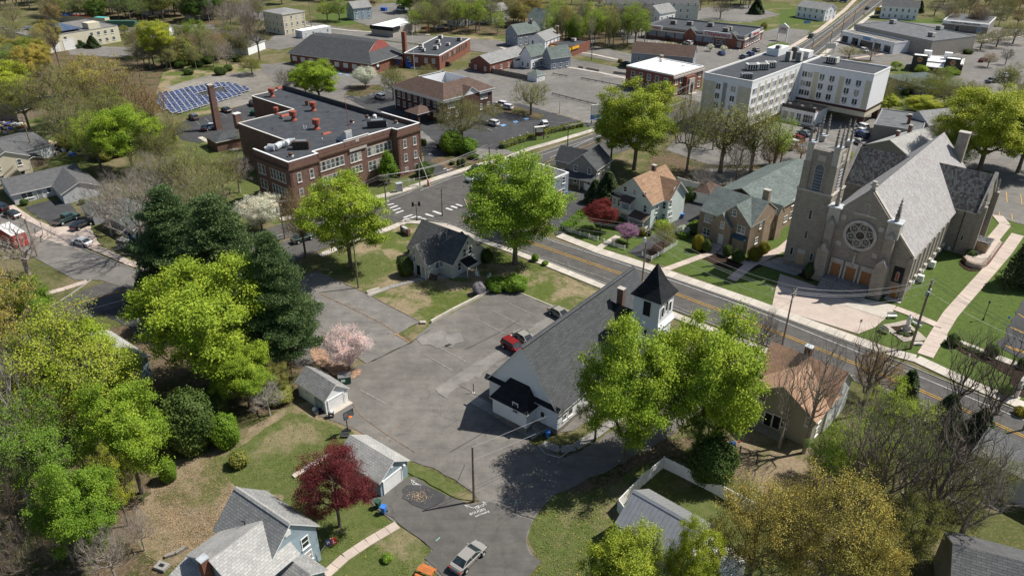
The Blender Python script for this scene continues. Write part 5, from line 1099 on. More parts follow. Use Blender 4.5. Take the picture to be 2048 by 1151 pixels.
# rose window
W=b.on(fc,'w0',4.45,10.1); R=2.35
def ring(m,c,r0,r1,y0,y1,n=28):
 V=[]; 
 for k in range(n):a=2*math.pi*k/n; V += [(c[0]+r0*math.cos(a),y1,c[1]+r0*math.sin(a)),(c[0]+r1*math.cos(a),y1,c[1]+r1*math.sin(a)),(c[0]+r1*math.cos(a),y0,c[1]+r1*math.sin(a)),(c[0]+r0*math.cos(a),y0,c[1]+r0*math.sin(a))]
 F=[]
 for k in range(n):
  q_=((k+1) % n)*4; p=k*4; F += [(p,p+1,q_+1,q_),(p+1,p+2,q_+2,q_+1),(p+3,p,q_,q_+3)]
 m.add(V,F)
m=MB(); ring(m,(0,0),R,R+.5,0,.3,36); rw_=m.build('rose_window','limestone',b.o,W)
m=MB(); m.add([(R*math.cos(2*math.pi*k/36),.03,R*math.sin(2*math.pi*k/36)) for k in range(36)],[tuple(range(36))[::-1]]); m.build('pane','glass_stained',rw_,W)
m=MB()
for k in range(6):
 a=math.pi/3*k+.35; c_=(1.55*math.cos(a),1.55*math.sin(a)); ring(m,c_,.62,.76,.03,.16,20)
 for j in range(4):g_a=a+math.pi/4+j*math.pi/2; ring(m,(c_[0]+.3*math.cos(g_a),c_[1]+.3*math.sin(g_a)),.235,.29,.03,.11,10)
ring(m,(0,0),.74,.86,.03,.14,20); m.build('tracery','limestone',rw_,W)
# niche in the gable, statue on the wall, medallions
W=b.on(fc,'w0',4.5,15.2); opening(b,W,.8,1.8,True,'stone_weathered','limestone'); MB().box((-1.9,.0,-1.4),(1.9,.12,-1.05)).build('band','limestone',b.o,W)
W=b.on(fc,'w0',4.45,5.4); m=MB(); m.lathe([(.12,-1.5),(.3,-1.2),(.32,-1.0),(.2,-.9),(.26,0),(.2,.9),(.12,1.0),(.16,1.2),(.05,1.35)],(0,.25,0),10); m.build('wall_statue','limestone',b.o,W); MB().box((-.4,0,1.4),(.4,.7,1.7)).build('canopy','stone_weathered',b.o,W)
for s_,z in ((1.0,12.6),(7.6,12.2),(1.2,7.6),(7.6,7.2)):MB().box((-.45,0,-.45),(.45,.08,.45)).build('carved_panel','limestone',b.o,b.on(fc,'w0',s_,z))
# porch doors
for s_ in (1.75,4.4,7.1):
 W=b.on(fc,'w0',s_,2.45); b.door(0,0,1.75,2.5,'wood_door','limestone',W=W); MB().box((-1.15,0,1.45),(1.15,.3,2.3)).build('lintel','limestone',b.o,W)
 for sg in (-1,1):MB().box((sg*1.0-.16,0,-2.4),(sg*1.0+.16,.35,1.44)).build('door_jamb','limestone',b.o,W)
for k in range(7):b.box('step','concrete_grey',f,(8.7-.0,-5.6+k*.42,0),(16.6,-5.2+k*.42+.02 if k < 6 else -.52,.17*(k+1)))
for u in (11.3,13.9):
 m=MB(); m.tube(f.T(u,-5.4,.2),f.T(u,-5.4,1.1),.03,n=5); m.tube(f.T(u,-2.9,1.2),f.T(u,-2.9,2.1),.03,n=5); m.tube(f.T(u,-5.4,1.1),f.T(u,-2.9,2.1),.03,n=5); m.build('handrail','dark_metal',b.o)
# aisle front with the small door and the banner
al=f.sub(18.7,21.5,.08,1); b.door(0,0,1.1,2.2,'wood_door','limestone',W=b.on(al,'w0',1.5,1.35)); b.box('door_step','concrete',f,(19.2,-1.1,0),(21.9,.05,.2))
W=b.on(al,'w0',1.4,4.7); MB().box((-.85,.02,-1.5),(.85,.08,1.5)).build('banner','black',b.o,W)
m=MB(); m.lathe([(.34,-1.2),(.3,-.5),(.34,.25),(.22,.55),(.1,.65)],(0,0,0),8); V=[(x,.085+abs(y)*.05,z) for x,y,z in m.V]; link('banner_figure',mesh('banner_figure',V,m.F,'concrete_pink'),b.o,W); MB().box((-.12,.12,-1.0),(.08,.14,.2)).build('banner_robe','red',b.o,W)
b.box('corner_pier','stone_wall',f,(21.2,-.3,0),(21.9,.6,8.4))
# side wall: tall narrow windows, low piers, basement lights
for k in range(8):
 w_=3.2+k*2.95; W=b.on(nv,'u1',w_,5.0); opening(b,W,.75,4.2,False,'glass_stained','limestone'); MB().box((-.5,0,-2.9),(.5,.5,-2.3)).build('window_sill','limestone',b.o,W)
 if k % 2:b.box('basement_window','white',f,(21.51,w_+1.2,.2),(21.56,w_+2.1,.75))
for w_ in (9.2,16.6):b.box('wall_cabinet','white',f,(21.52,w_,.3),(22.6,w_+.8,1.5))
for u0,g in ((25.6,'u1'),):
 for s_ in (2.6,5.3,8.0):opening(b,b.on(tr,'u1',s_,6.2),.9,5.0,True,'glass_stained','limestone')
 for s_ in (.3,10.3):b.box('buttress','stone_wall',tr,(tr.L,s_-.5,0),(tr.L+1.0,s_+.5,10.5)); pinnacle(tr,tr.L+.3,s_,10.5,2.8,.3)
for s_ in (.3,10.3):b.box('turret','limestone',tr,(-.6,s_-.5,0),(-.0,s_+.5,10.8)); pinnacle(tr,-.3,s_,10.8,3.0,.35)
b.box('downpipe','dark_metal',tr,(tr.L-2.4,-.16,.3),(tr.L-2.25,-.02,9.1)); b.box('basement_window','white',tr,(tr.L-3.9+.6,-.06,.3),(tr.L-2.9,-.02,1.0)); opening(b,b.on(tr,'w0',tr.L-1.5,3.4),.3,1.0,False,'glass','limestone')
sp=f.sub(25.6,28.6,28.6,32.4); b.walls(sp,2.7,'stone_wall','u',0,z0=1.0); b.shed(sp,2.9,2.75,'w',.25,'slate_dark','limestone'); MB().box((0,0,0),(sp.L,sp.W,1.0),sp.T).build('porch_base','stone_wall',b.o)
for u in (.85,2.15):b.door(0,0,1.2,2.05,'wood_tan','limestone',W=b.on(sp,'w0',u,2.05+.0))
b.chimney(f,16.6,43.2,12,19.2,2.0,1.5,'stone_wall','limestone')
# tower
tw=f.sub(0,6.3,0,6.3); b.walls(tw,15.6,'stone_wall',name='tower_wall'); tu=f.sub(.45,5.85,.25,6.0); b.walls(tu,23.2,'stone_wall',z0=15.6,name='tower_wall')
b.box('string_course','limestone',tw,(-.12,-.12,15.4),(6.42,6.42,15.75)); b.box('tower_roof','gravel_roof',tu,(.3,.3,23.0),(5.1,5.4,23.25))
for (x0,y0) in ((-.25,-.3),(4.35,-.3),(-.25,4.55),(4.35,4.55)):
 b.box('corner_buttress','stone_wall',tu,(x0,y0,15.7),(x0+1.3,y0+1.5,20.8)); b.box('corner_buttress','limestone',tu,(x0+.12,y0+.12,20.8),(x0+1.2,y0+1.35,24.2)); b.box('turret_cap','galv',tu,(x0+.0,y0+.0,24.2),(x0+1.32,y0+1.5,24.38))
 for dx,dy in ((.25,.3),(1.05,.3 if x0 > 0 else 1.2)):pinnacle(tu,x0+dx,y0+dy,24.3,3.9,.24)
for w_,nm in (('w0',2.7),('u1',2.9),('u0',2.9)):
 W=b.on(tu,w_,nm,17.2); o=opening(b,W,1.5,7.0,True,'membrane_grey','limestone'); m=MB()
 for k in range(11):m.add([(-.7,.05,-3.3+k*.58),(.7,.05,-3.3+k*.58),(.7,.22,-3.5+k*.58),(-.7,.22,-3.5+k*.58),(.7,.05,-3.42+k*.58),(-.7,.05,-3.42+k*.58)],[(0,1,2,3),(3,2,4,5)])
 m.build('louvre','grey_metal',o,W); MB().box((-.7,0,4.1),(.7,.1,5.2)).build('carved_panel','limestone',b.o,W)
for z in (11.2,7.3):opening(b,b.on(tw,'w0',3.3,z),.42,1.7,False,'glass','limestone')
for u in (1.3,5.1):opening(b,b.on(tw,'w0',u,3.2),.4,1.4,False,'glass','limestone')
b.door(0,0,1.1,2.3,'wood_tan','limestone',W=b.on(tw,'w0',3.2,2.0)); MB().box((-.8,0,1.3),(.8,.12,2.1)).build('lintel','limestone',b.o,b.on(tw,'w0',3.2,2.0)); b.box('door_landing','concrete_grey',f,(2.1,-1.7,0),(4.5,-.02,.8)); b.box('side_ramp','concrete_grey',f,(-1.6,-1.6,0),(2.09,-.1,.35))
rl=MB(); rl.tube(f.T(-1.6,-1.6,.4),f.T(-1.6,-1.6,1.3),.03,n=5); rl.tube(f.T(4.5,-1.7,.8),f.T(4.5,-1.7,1.8),.03,n=5); rl.tube(f.T(-1.6,-1.6,1.3),f.T(2.1,-1.7,1.8),.03,n=5); rl.tube(f.T(2.1,-1.7,1.8),f.T(4.5,-1.7,1.8),.03,n=5); rl.build('handrail','dark_metal',b.o)
# curved ramp at the transept porch
s8=Q(1780,400,7.623); pts=[s8(*p) for p in ((1250,740),(1130,870),(1180,930),(1290,975),(1400,985),(1470,970),(1530,910),(1720,650),(1660,600),(1480,720),(1440,700),(1380,740))]
t=thing('access_ramp','curved pale concrete access ramp with brown wall and iron rail by the transept door','ramp',P(*pts[3])); m=MB(); m.prism([P(*p,.95)[:2] for p in pts],0,.95); m.build('ramp_slab','concrete_pink',t)
m=MB(); rp=[P(*s8(*p),1.0) for p in ((1130,850),(1180,910),(1290,955),(1400,965),(1470,950),(1530,890),(1715,630))]
for a,c_ in zip(rp[:-1],rp[1:]):
 m.tube(a+[0,0,1.0],c_+[0,0,1.0],.03,n=5)
 for k in range(6):p=a+(c_-a)*k/6; m.tube(p,p+[0,0,1.0],.018,n=4,cap=False)
a,c_=P(*s8(1300,880),1.0),P(*s8(1450,680),1.0); m.tube(a+[0,0,1],c_+[0,0,1],.03,n=5)
for k in range(9):p=a+(c_-a)*k/8; m.tube(p,p+[0,0,1.0],.018,n=4,cap=False)
m.build('railing','dark_metal',t); m=MB()
for a,c_ in zip(rp[:-1],rp[1:]):d=(c_-a)/np.linalg.norm(c_-a); s_=np.array([d[1],-d[0],0]); m.add([a+s_*.02,c_+s_*.02,c_+s_*.2,a+s_*.2]+[np.array([v[0],v[1],-.0]) for v in (a+s_*.02,c_+s_*.02,c_+s_*.2,a+s_*.2)],[(0,1,2,3),(4,5,1,0),(5,6,2,1),(6,7,3,2),(7,4,0,3)])
m.build('retaining_wall','brick_brown',t)
# ---------------------------------------------------------------- parish house of tan brick with its long wing
q=Q(1200,300,4.876); f=fr3(q(975,585),q(1480,750),q(1650,480),5.9)
f=Fr(f.o,f.ang,11.5,11.2)
b=building('rectory','tan brick parish house with grey green gables and a long rear wing','house',f)
b.walls(f,5.9,'brick_tan','u',3.6); b.gable(f,5.9,3.6,'u',.15,.12,'shingle_green','limestone')
g1=f.sub(4.2,11.5,-.25,5.6); b.walls(g1,5.9,'brick_tan','w',3.5); b.gable(g1,5.9,3.5,'w',.1,.1,'shingle_green','limestone',name='front_gable_roof')
g2=f.sub(3.6,8.0,-1.4,1.5); b.walls(g2,4.9,'brick_tan','w',2.5); b.gable(g2,4.9,2.5,'w',.1,.1,'shingle_green','limestone',name='porch_gable_roof')
g3=f.sub(8.5,12.2,9.7,12.2); b.walls(g3,5.7,'brick_tan','u',1.5); b.gable(g3,5.7,1.5,'u',.1,.1,'shingle_green','limestone',name='side_gable_roof')
lw=f.sub(-3.2,10.9,9.0,34); b.walls(lw.sub(0,14.1,2.2,25),5.9,'brick_tan','w',3.4); b.gable(lw,5.9,3.4,'w',.3,.3,'shingle_green','limestone',name='wing_roof')
lx=f.sub(2,17,34,42); b.walls(lx,5.5,'brick_tan','u',2); b.gable(lx,5.5,2.2,'u',.3,.3,'shingle_green','green_metal',name='hall_roof')
b.chimney(f,9.6,8.3,7.0,10.6,1.3,.9,'brick_tan','limestone')
for p,w_,h_,g in (((1058,670),1.6,1.35,f),((1040,795),1.5,1.35,f),((1195,728),.7,1.3,g2),((1313,610),.75,1.2,g1),((1378,775),1.5,1.35,g1),((1322,912),1.6,1.35,g1),((1565,735),.7,1.1,f),((1522,880),1.0,1.1,f),((1702,595),.6,1.1,g3),((1678,722),.6,1.1,g3),((1712,740),.7,1.2,lw),((1775,590),1.3,1.2,lw),((1808,670),1.3,1.2,lw),((1885,510),1.2,1.2,lw),((1862,630),1.2,1.2,lw)):b.win(*q(*p),w_,h_,kind='pair' if w_ > 1.2 else 'dh',f=g)
b.door(*q(1175,870),1.1,2.2,'offwhite','limestone',f=g2); b.planes([[g1.T(3.9,-1.0,3.1),g1.T(7.0,-1.0,3.1),g1.T(7.0,-.0,3.7),g1.T(3.9,.0,3.7)]],'copper_roof','copper_roof',.12,'bay_roof')
for k in range(4):b.box('step','concrete',g2,(1.3-.2*0,-1.7+k*.35,0),(3.3,-1.36+k*.35,.2*(k+1)))
b.box('bay','brick_tan',g1,(4.2,-.75,0),(6.8,-.01,3.05))
# ---------------------------------------------------------------- mint house
f=fr3(q(140,390),q(520,515),q(640,470),6.3); f=Fr(f.o,f.ang,9.7,10.9)
b=building('mint_house','pale mint clapboard house with tan shingle gables and stacked front porches','house',f)
b.walls(f,6.2,'siding_mint','w',4.2); b.gable(f,6.2,4.2,'w',.45,.4,'shingle_tan'); wg=f.sub(6.0,11.0,4.2,10.6); b.walls(wg,6.2,'siding_mint','u',3.0); b.gable(wg,6.2,3.0,'u',.4,.5,'shingle_tan',name='wing_roof')
b.chimney(f,4.9,6.9,9.5,11.3,.8,.7)
for p,w_,h_ in (((248,380),.8,1.0),((340,412),.9,1.1),((433,435),.9,1.0),((162,487),.6,1.4),((210,510),.7,1.5),((440,572),.7,1.5),((200,622),.7,1.6),((553,575),.8,1.4),((545,680),.8,1.4)):b.win(*q(*p),w_,h_,f=f)
for p,w_,h_ in (((628,540),.7,1.4),((620,650),.7,1.3),((686,522),.8,1.4),((682,625),1.3,.9),((725,390),.5,.9)):b.win(*q(*p),w_,h_,f=wg,kind='dh' if h_ > 1 else 'pair')
bx=f.sub(.2,2.9,-.9,0); b.walls(bx,5.4,'siding_mint'); b.hip(bx,5.4,.7,.25,'shingle_brown',cut=.6,name='bay_roof'); b.row(bx,'w0',[.7,2.0],[1.7,4.3],.7,1.4)
p1=f.sub(3.0,5.6,-1.9,0); b.shed(p1,5.3,6.2,'w',.15,'shingle_brown',name='upper_porch_roof'); b.box('porch_floor','white',p1,(0,.1,2.7),(2.6,1.88,2.95)); b.box('porch_rail','siding_mint',p1,(0,.0,2.96),(2.6,.09,3.8)); b.box('porch_rail','siding_mint',p1,(2.52,.1,2.96),(2.6,1.85,3.8))
p2=f.sub(5.65,9.5,-2.2,0); b.shed(p2,2.7,3.6,'w',.2,'shingle_brown',name='lower_porch_roof'); b.box('porch_floor','wood_grey',p2,(-2.6,.1,0),(3.85,2.18,.5)); b.box('porch_rail','white',p2,(-.0,.0,.5),(3.85,.08,1.15)); b.box('porch_rail','white',p2,(3.78,.1,.5),(3.85,2.1,1.15))
for u,h_,g in ((.05,5.2,p1),(2.55,5.2,p1),(.08,2.6,p2),(3.75,2.6,p2)):b.box('porch_post','white',g,(u-.07,.02,.5 if g is p2 else 0),(u+.07,.16,h_))
# brown roofed garage and the green roofed shed behind it
f=fr3(q(925,400),q(1075,435),q(1110,345),2.6); b=building('garage','white garage with a sagging brown shingle roof behind the parish house drive','garage',f); b.walls(f,2.6,'siding_white'); b.hip(f,2.6,1.6,.35,'shingle_brown'); b.garage_door(0,0,2.6,2.1,W=b.on(f,'w0',f.L/2,1.1))
# ---------------------------------------------------------------- orange roofed house
q=Q(1440,640,4.428); f=fr3(q(255,610),q(875,890),q(1095,470),4.8); f=Fr(f.o,f.ang,9.4,11.5); OR_=f
b=building('olive_house','olive clapboard house with a wide rust orange shingle roof and white side wall','house',f)
bk=f.sub(-.8,9.4,4.2,11.6); b.walls(bk,5.0,'siding_white','u',3.2); b.gable(bk,5.0,3.2,'u',.35,.35,'shingle_rust'); fw=f.sub(0,9.2,0,7.6); b.walls(fw,4.8,'siding_olive','w',2.7,name='front_wall'); b.gable(fw,4.8,2.9,'w',.45,.35,'shingle_rust','offwhite',name='front_roof')
b.chimney(f,3.9,8.3,7.0,9.4,.9,.8,'brick_dark','galv')
for p,w_,h_ in (((378,680),.8,1.4),((340,800),.7,1.0),((580,775),.7,1.3),((785,900),.7,1.2),((570,910),.8,1.3)):b.win(*q(*p),w_,h_,f=fw)
b.door(*q(425,875),1.0,2.0,'black',f=fw); b.door(*q(500,900),1.0,2.0,'black',f=fw); b.row(fw,'u1',[2,5],[1.6,3.9],.8,1.2)
b.box('deck','wood_grey',fw,(1.2,-1.6,0),(6.2,-.02,.3)); b.box('roof_vent','dark_metal',fw,(-.2,3.0,5.0),(.4,3.3,5.6))
def H(name,label,cat,A_,B_,C_,h,rise,ridge,wall,roof,trim='white',oh=.35,win='w0 u0 u1',st=1,sp=3.2,ang=None,dims=None,hip=False,group=None,ww=.85,wh=1.3,chim=None,z0=1.5,kind='dh'):
 f=fr3(A_,B_,C_,h)
 if dims:f.L,f.W=dims
 b=building(name,label,cat,f,group); b.walls(f,h,wall,None if hip else ridge,rise)
 if hip:b.hip(f,h,rise,oh,roof,trim)
 else:b.gable(f,h,rise,ridge,oh,oh,roof,trim)
 if st:auto(b,f,h,win,st,sp,ww,wh,z0,kind=kind)
 if chim:b.chimney(f,chim[0]*f.L,chim[1]*f.W,h,h+rise+1.1,.8,.7)
 return b,f
def FB(name,label,cat,A_,B_,C_,h,wall,roof='membrane',cop='white',par=.4,dims=None,**k):
 f=fr3(A_,B_,C_,h)
 if dims:f.L,f.W=dims
 b=building(name,label,cat,f); b.walls(f,h,wall); b.flat(f,h,roof,cop,par); return b,f
def text_mesh(cu):
 o=bpy.data.objects.new('tmp',cu); COL.objects.link(o); me=bpy.data.meshes.new_from_object(o); me.name='lettering'; bpy.data.objects.remove(o); return me
def wall_text(b,W,body,size,mat,dx=0,dz=0,label=None,sp=1.0):
 cu=bpy.data.curves.new('lettering','FONT'); cu.body=body; cu.size=size; cu.extrude=.03; cu.offset=size*.015; cu.align_x='CENTER'; cu.align_y='CENTER'; cu.resolution_u=2; cu.materials.append(MATS[mat]); cu.space_character=sp
 return link('lettering',text_mesh(cu),b.o if isinstance(b,B) else b,W @ Matrix(((1,0,0,dx),(0,0,1,.1),(0,1,0,dz),(0,0,0,1))))
# ---- bottom left pale blue house
f=Fr((-31.7,55.8),math.radians(-35.3),8.6,7.8); b=building('blue_house','worn pale blue shingled house with light grey crossed roofs at the bottom edge','house',f)
mn=f.sub(0,8.4,.9,7.0); b.walls(mn,5.3,'siding_blue','u',2.9); b.gable(mn,5.3,2.9,'u',.45,.25,'shingle_grey')
b.planes([[mn.T(-.25,2.8,8.14),mn.T(8.65,2.8,8.14),mn.T(8.65,3.05,8.34),mn.T(-.25,3.05,8.34)],[mn.T(-.25,3.05,8.34),mn.T(8.65,3.05,8.34),mn.T(8.65,3.3,8.14),mn.T(-.25,3.3,8.14)]],'shingle_light','shingle_light',.06,'ridge_cap')
wg=f.sub(1.0,9.4,-3.0,3.4); b.walls(wg.sub(0,8.2,0,4),5.2,'siding_blue','w',2.1,name='wing_wall'); b.gable(wg,5.2,2.15,'w',.4,.3,'shingle_light',name='wing_roof')
lo=f.sub(.2,3.6,-4.9,-3.0); b.walls(lo,3.4,'siding_blue',name='lean_to_wall'); b.shed(lo,3.5,4.3,'w',.25,'shingle_light',name='lean_to_roof'); b.row(lo,'w0',[1.4],[2.2],.8,1.2)
b.chimney(f,4.7,-3.6,0,7.6,.7,.8,'brick_red','galv'); q=Q(340,960,6.0235)
b.win(*q(1625,740),.85,1.3,f=mn); b.win(*q(1670,905),.85,1.2,f=mn); MB().box((-.35,.0,-.35),(.35,.08,.35)).build('gable_vent','white',b.o,b.on(mn,'u1',2.7,7.1))
po=f.sub(8.45,11.6,1.2,4.9); b.walls(po,2.7,'siding_blue','u',1.2,name='porch_wall'); b.gable(po,2.7,1.2,'u',.3,.35,'shingle_grey',name='porch_roof')
m=MB(); m.tube(f.T(3.4,2.1,6.2),f.T(3.4,2.1,6.9),.06,n=6); m.tube(f.T(3.4,2.1,6.9),f.T(3.2,1.9,7.1),.06,n=6); m.build('vent_pipe','rubber',b.o)
# ---- the two garages and the metal roofed house
q=Q(560,560,3.8367); f=fr3(q(130,775),q(345,918),q(530,813),2.5); f=Fr(f.o,f.ang,6.4,3.8); b=building('small_garage','small white gabled garage with a mossy grey shingle roof by the pink tree','garage',f)
b.walls(f,2.5,'siding_white','u',1.55); b.gable(f,2.5,1.55,'u',.25,.3,'shingle_grey'); b.garage_door(0,0,2.5,1.95,W=b.on(f,'u1',1.75,1.02)); b.box('side_door','white',f,(6.41,3.25,.05),(6.46,3.7,2.1)); b.win(*q(205,845),.45,.55,kind='plain',f=f); b.box('apron','concrete',f,(6.5,-.1,0),(7.3,3.9,.14)); b.box('leaning_door','siding_shed',f,(4.2,-.22,.02),(5.9,-.06,1.9))
q=Q(500,850,3.823); f=fr3(q(885,78),q(1200,262),q(985,415),2.8); f=Fr(f.o,f.ang,7.2,4.6); b=building('blue_garage','pale blue garage with light grey shingle roof behind the dark red tree','garage',f)
b.walls(f,2.7,'siding_shed','u',1.55); b.gable(f,2.7,1.55,'u',.3,.3,'shingle_light'); b.garage_door(0,0,2.9,2.1,W=b.on(f,'u1',2.0,1.1)); MB().box((-.2,0,-.2),(.2,.06,.2)).build('gable_vent','white',b.o,b.on(f,'u1',2.1,3.4))
for s_ in (.35,3.9):MB().box((-.12,0,-.12),(.12,.35,.12)).build('wall_lamp','white',b.o,b.on(f,'u1',s_,2.35))
q=Q(1200,900,5.689); f=fr3(q(165,815),q(660,1115),q(1050,710),4.0); f=Fr(f.o,f.ang,8.5,6.9); b=building('metal_roof_house','pale grey house under a standing seam metal roof inside the white fence','house',f)
g=f.sub(.25,8.2,.35,6.5); b.walls(g,4.0,'siding_pale','u',2.1); k=2.1/3.1
PM=None
for sd in (0,1):
 for i in range(17):
  u0=i*.5; y0,y1=(-.05,3.45) if sd == 0 else (6.95,3.45); z0=3.85; z1=6.2
  b.planes([[f.T(u0+.03,y0,z0),f.T(u0+.47,y0,z0),f.T(u0+.47,y1,z1),f.T(u0+.03,y1,z1)]],'roof_metal','roof_metal',.06,'roof_panel')
  b.planes([[f.T(u0+.47,y0,z0+.04),f.T(u0+.53,y0,z0+.04),f.T(u0+.53,y1,z1+.04),f.T(u0+.47,y1,z1+.04)]],'grey_metal','grey_metal',.12,'roof_seam')
b.planes([[f.T(0,3.15,6.1),f.T(8.55,3.15,6.1),f.T(8.55,3.45,6.3),f.T(0,3.45,6.3)],[f.T(0,3.45,6.3),f.T(8.55,3.45,6.3),f.T(8.55,3.75,6.1),f.T(0,3.75,6.1)]],'roof_metal','roof_metal',.05,'ridge_cap')
c=P(*q(475,572),5.6); b.box('roof_vent','white',Fr(c,f.ang,1,1),(-.2,-.2,5.2),(.25,.2,5.85)); c=P(*q(690,730),5.2); MB().tube((c[0],c[1],4.9),(c[0],c[1],5.7),.1).build('vent_pipe','galv',b.o); auto(b,g,4,'w0',1,3,.8,1.2,2)
x=f.sub(8.3,12.8,1.5,6.0); b.walls(x,3.0,'siding_pale','u',1.0); b.gable(x,3.0,1.0,'u',.2,.2,'white_roof',name='annex_roof')
# ---- street houses around the centre
q=Q(1000,280,3.8365); b,f=H('grey_house','dark grey gabled house with wrap porch beside the main road','house',q(530,180),q(725,220),q(865,175),5.2,3.0,'w','siding_taupe','shingle_charcoal',st=2,sp=2.6,dims=(7.2,8.0))
x=f.sub(-4.5,2.5,1.8,7.4); b.walls(x,5.0,'siding_taupe','u',2.6); b.gable(x,5.0,2.6,'u',.35,.3,'shingle_charcoal',name='wing_roof'); p=f.sub(-2,7.6,-2.2,0); b.shed(p,2.8,3.6,'w',.2,'shingle_charcoal',name='porch_roof')
for u in (.1,3,6,9.4):b.box('porch_post','white',p,(u-.06,.05,0),(u+.06,.18,2.75))
f=Fr(P(1122,398),math.radians(48),11,9); b=building('flat_house','pale blue flat roofed building hidden behind the big corner tree','building',f); f.o=f.o-f.u*8.5; b.walls(f,5.6,'siding_bluegrey'); b.flat(f,5.6,'membrane_grey','white',.25); auto(b,f,5,'w0 u1',2,3.5); b.door(0,0,1,2.1,'red',W=b.on(f,'w0',8.0,1.2)); b.box('steps','concrete',f,(7.0,-1.4,0),(9.0,-.02,.25))
# ---- brown roofed office
q=Q(780,120,6.394); f=fr3(q(35,330),q(690,520),q(1295,345),7.1); f=Fr(f.o,f.ang,24,20.6); b=building('brick_office','dark brick office with a hollow topped brown hip roof and white cornice','office',f)
b.walls(f.sub(.4,23.6,.4,20.2),7.0,'brick_dark'); T=f.T; a=[T(-.3,-.3,7.25),T(24.3,-.3,7.25),T(24.3,20.9,7.25),T(-.3,20.9,7.25)]; c=[T(6.5,5,10.4),T(18.3,5,10.4),T(18.3,15,10.4),T(6.5,15,10.4)]
b.planes([[a[0],a[1],c[1],c[0]],[a[1],a[2],c[2],c[1]],[a[2],a[3],c[3],c[2]],[a[3],a[0],c[0],c[3]]],'shingle_brown','white',.3); wl=f.sub(8,18.3,5.1,15); b.flat(wl,7.1,'membrane_grey','stucco_white',3.2,.15)
b.box('cornice','white',f,(-.1,-.1,6.3),(24.1,.38,6.95)); b.box('cornice','white',f,(23.62,.39,6.3),(24.1,20.6,6.95))
for x,y in ((115,428),(173,445),(245,465),(323,488),(405,512),(487,535),(570,556),(622,566),(760,570),(815,560),(1175,455),(1225,445)):b.win(*q(x,y),1.0,1.9,kind='cross',f=f.sub(.4,23.6,.4,20.2))
auto(b,f.sub(.4,23.6,.4,20.2),3,'w0 u1',1,2.9,1.0,1.5,2.2,kind='cross'); pd=f.sub(19,24.4,7.2,14.2); b.walls(pd,7.0,'brick_dark','u',2.2); MB().add([f.T(24.45,7.4,7.0),f.T(24.45,14,7.0),f.T(24.45,10.7,9.0)],[(0,1,2)]).build('pediment','white',b.o); b.gable(pd,7.0,2.2,'u',.3,.4,'shingle_brown',name='portico_roof')
pc=f.sub(14.8,20.2,-6.8,-.4); b.hip(pc,3.6,1.6,.3,'shingle_brown',name='carport_roof')
for u in (.3,5.1):b.box('pillar','brick_dark',pc,(u-.25,.2,0),(u+.25,.7,3.5))
for u in (-.05,12.5):b.box('downpipe','white',f,(u+.3,.2,0),(u+.42,.36,6.5))
_rtu(f.T(14,9,7.1),7.1,3,2,1.4,f.ang,'white air unit sunk inside the hollow of the brown roof','offwhite','rooftop machines')
# ---- gym hall and its flat wing
s=Q(500,0,3.8365); f=fr3(s(295,410),s(935,495),s(1170,425),4.0); f=Fr(f.o,f.ang,39.2,21); b=building('gym_hall','long brick hall with a big charcoal roof and red shingled end gable','hall',f)
b.walls(f.sub(.3,38.9,.3,20.7),4.2,'brick_red'); T=f.T; rz0,rz1=10.4,10.4
b.planes([[T(-.4,-.4,4.1),T(39.6,-.4,4.1),T(34.8,5,7.07),T(34.4,9.6,9.6),T(3.5,9.6,9.6)],[T(3.5,9.6,9.6),T(34.4,9.6,9.6),T(34.4,12,10.1),T(4,12,10.1)],[T(4,12,10.1),T(34.4,12,10.1),T(34.4,15,9.6),T(4,15,9.6)],[T(4,15,9.6),T(34.4,15,9.6),T(34.8,17.9,7.1),T(39.6,21.4,4.1),T(-.4,21.4,4.1)],[T(-.4,21.4,4.1),T(-.4,-.4,4.1),T(3.5,9.6,9.6),T(4,12,10.1),T(4,15,9.6)][:3],[T(-.4,21.4,4.1),T(3.5,9.6,9.6),T(4,15,9.6)],[T(39.6,-.4,4.1),T(39.6,21.4,4.1),T(34.8,17.9,7.1),T(34.8,5,7.07)]],'shingle_charcoal','white',.15)
MB().add([T(34.95,5,7.0),T(34.95,17.9,7.0),T(34.5,15,9.66),T(34.5,12,10.16),T(34.5,9.6,9.66)],[(0,1,2,3,4)]).build('gable_face','shingle_red',b.o)
for i in range(9):b.box('boarded_window','offwhite',f,(1.5+i*4.1,.2,1.4),(3.6+i*4.1,.31,3.1))
b.box('emblem_board','black',f,(38.9,3.2,1.2),(39.0,5.2,3.8)); MB().lathe([(.7,0),(.7,.04)],(0,0,0),14).build('emblem','white',b.o,b.on(f.sub(0,39.02,0,21),'u1',4.2,2.9) @ Matrix.Rotation(-math.pi/2,4,'X'))
f2=fr3(s(1180,410),s(1460,430),s(1785,320),5.2); f2=Fr(f2.o,f2.ang,14.4,34); f2.o=f2.o-f2.w*0; b2=building('brick_annex','long flat roofed brick wing with tall brick chimney next to the gym','building',f2); b2.walls(f2,5.2,'brick_red'); b2.flat(f2,5.2,'membrane','white',.2); b2.row(f2,'u1',[3+i*2.6 for i in range(11)],[3.6],1.2,1.6,kind='pairv',frame='brown'); b2.row(f2,'w0',[2,5,9,12],[3.2],1.1,1.5)
b2.box('chimney','brick_red',f2,(-1.6,2.2,0),(-.2,3.8,12.5)); b2.box('entrance_canopy','shingle_charcoal',f2,(-6,-3.2,3.4),(-.3,.6,3.7)); b2.box('entrance_wall','brick_red',f2,(-6,-1.2,0),(-.3,0,3.4)); b2.box('blue_sign','blue',f2,(-3.0,-1.28,1.2),(-1.7,-1.21,3.0))
m=MB(); m.tube(f2.T(13.9,6,.1),f2.T(13.9,6,.2),.1); 
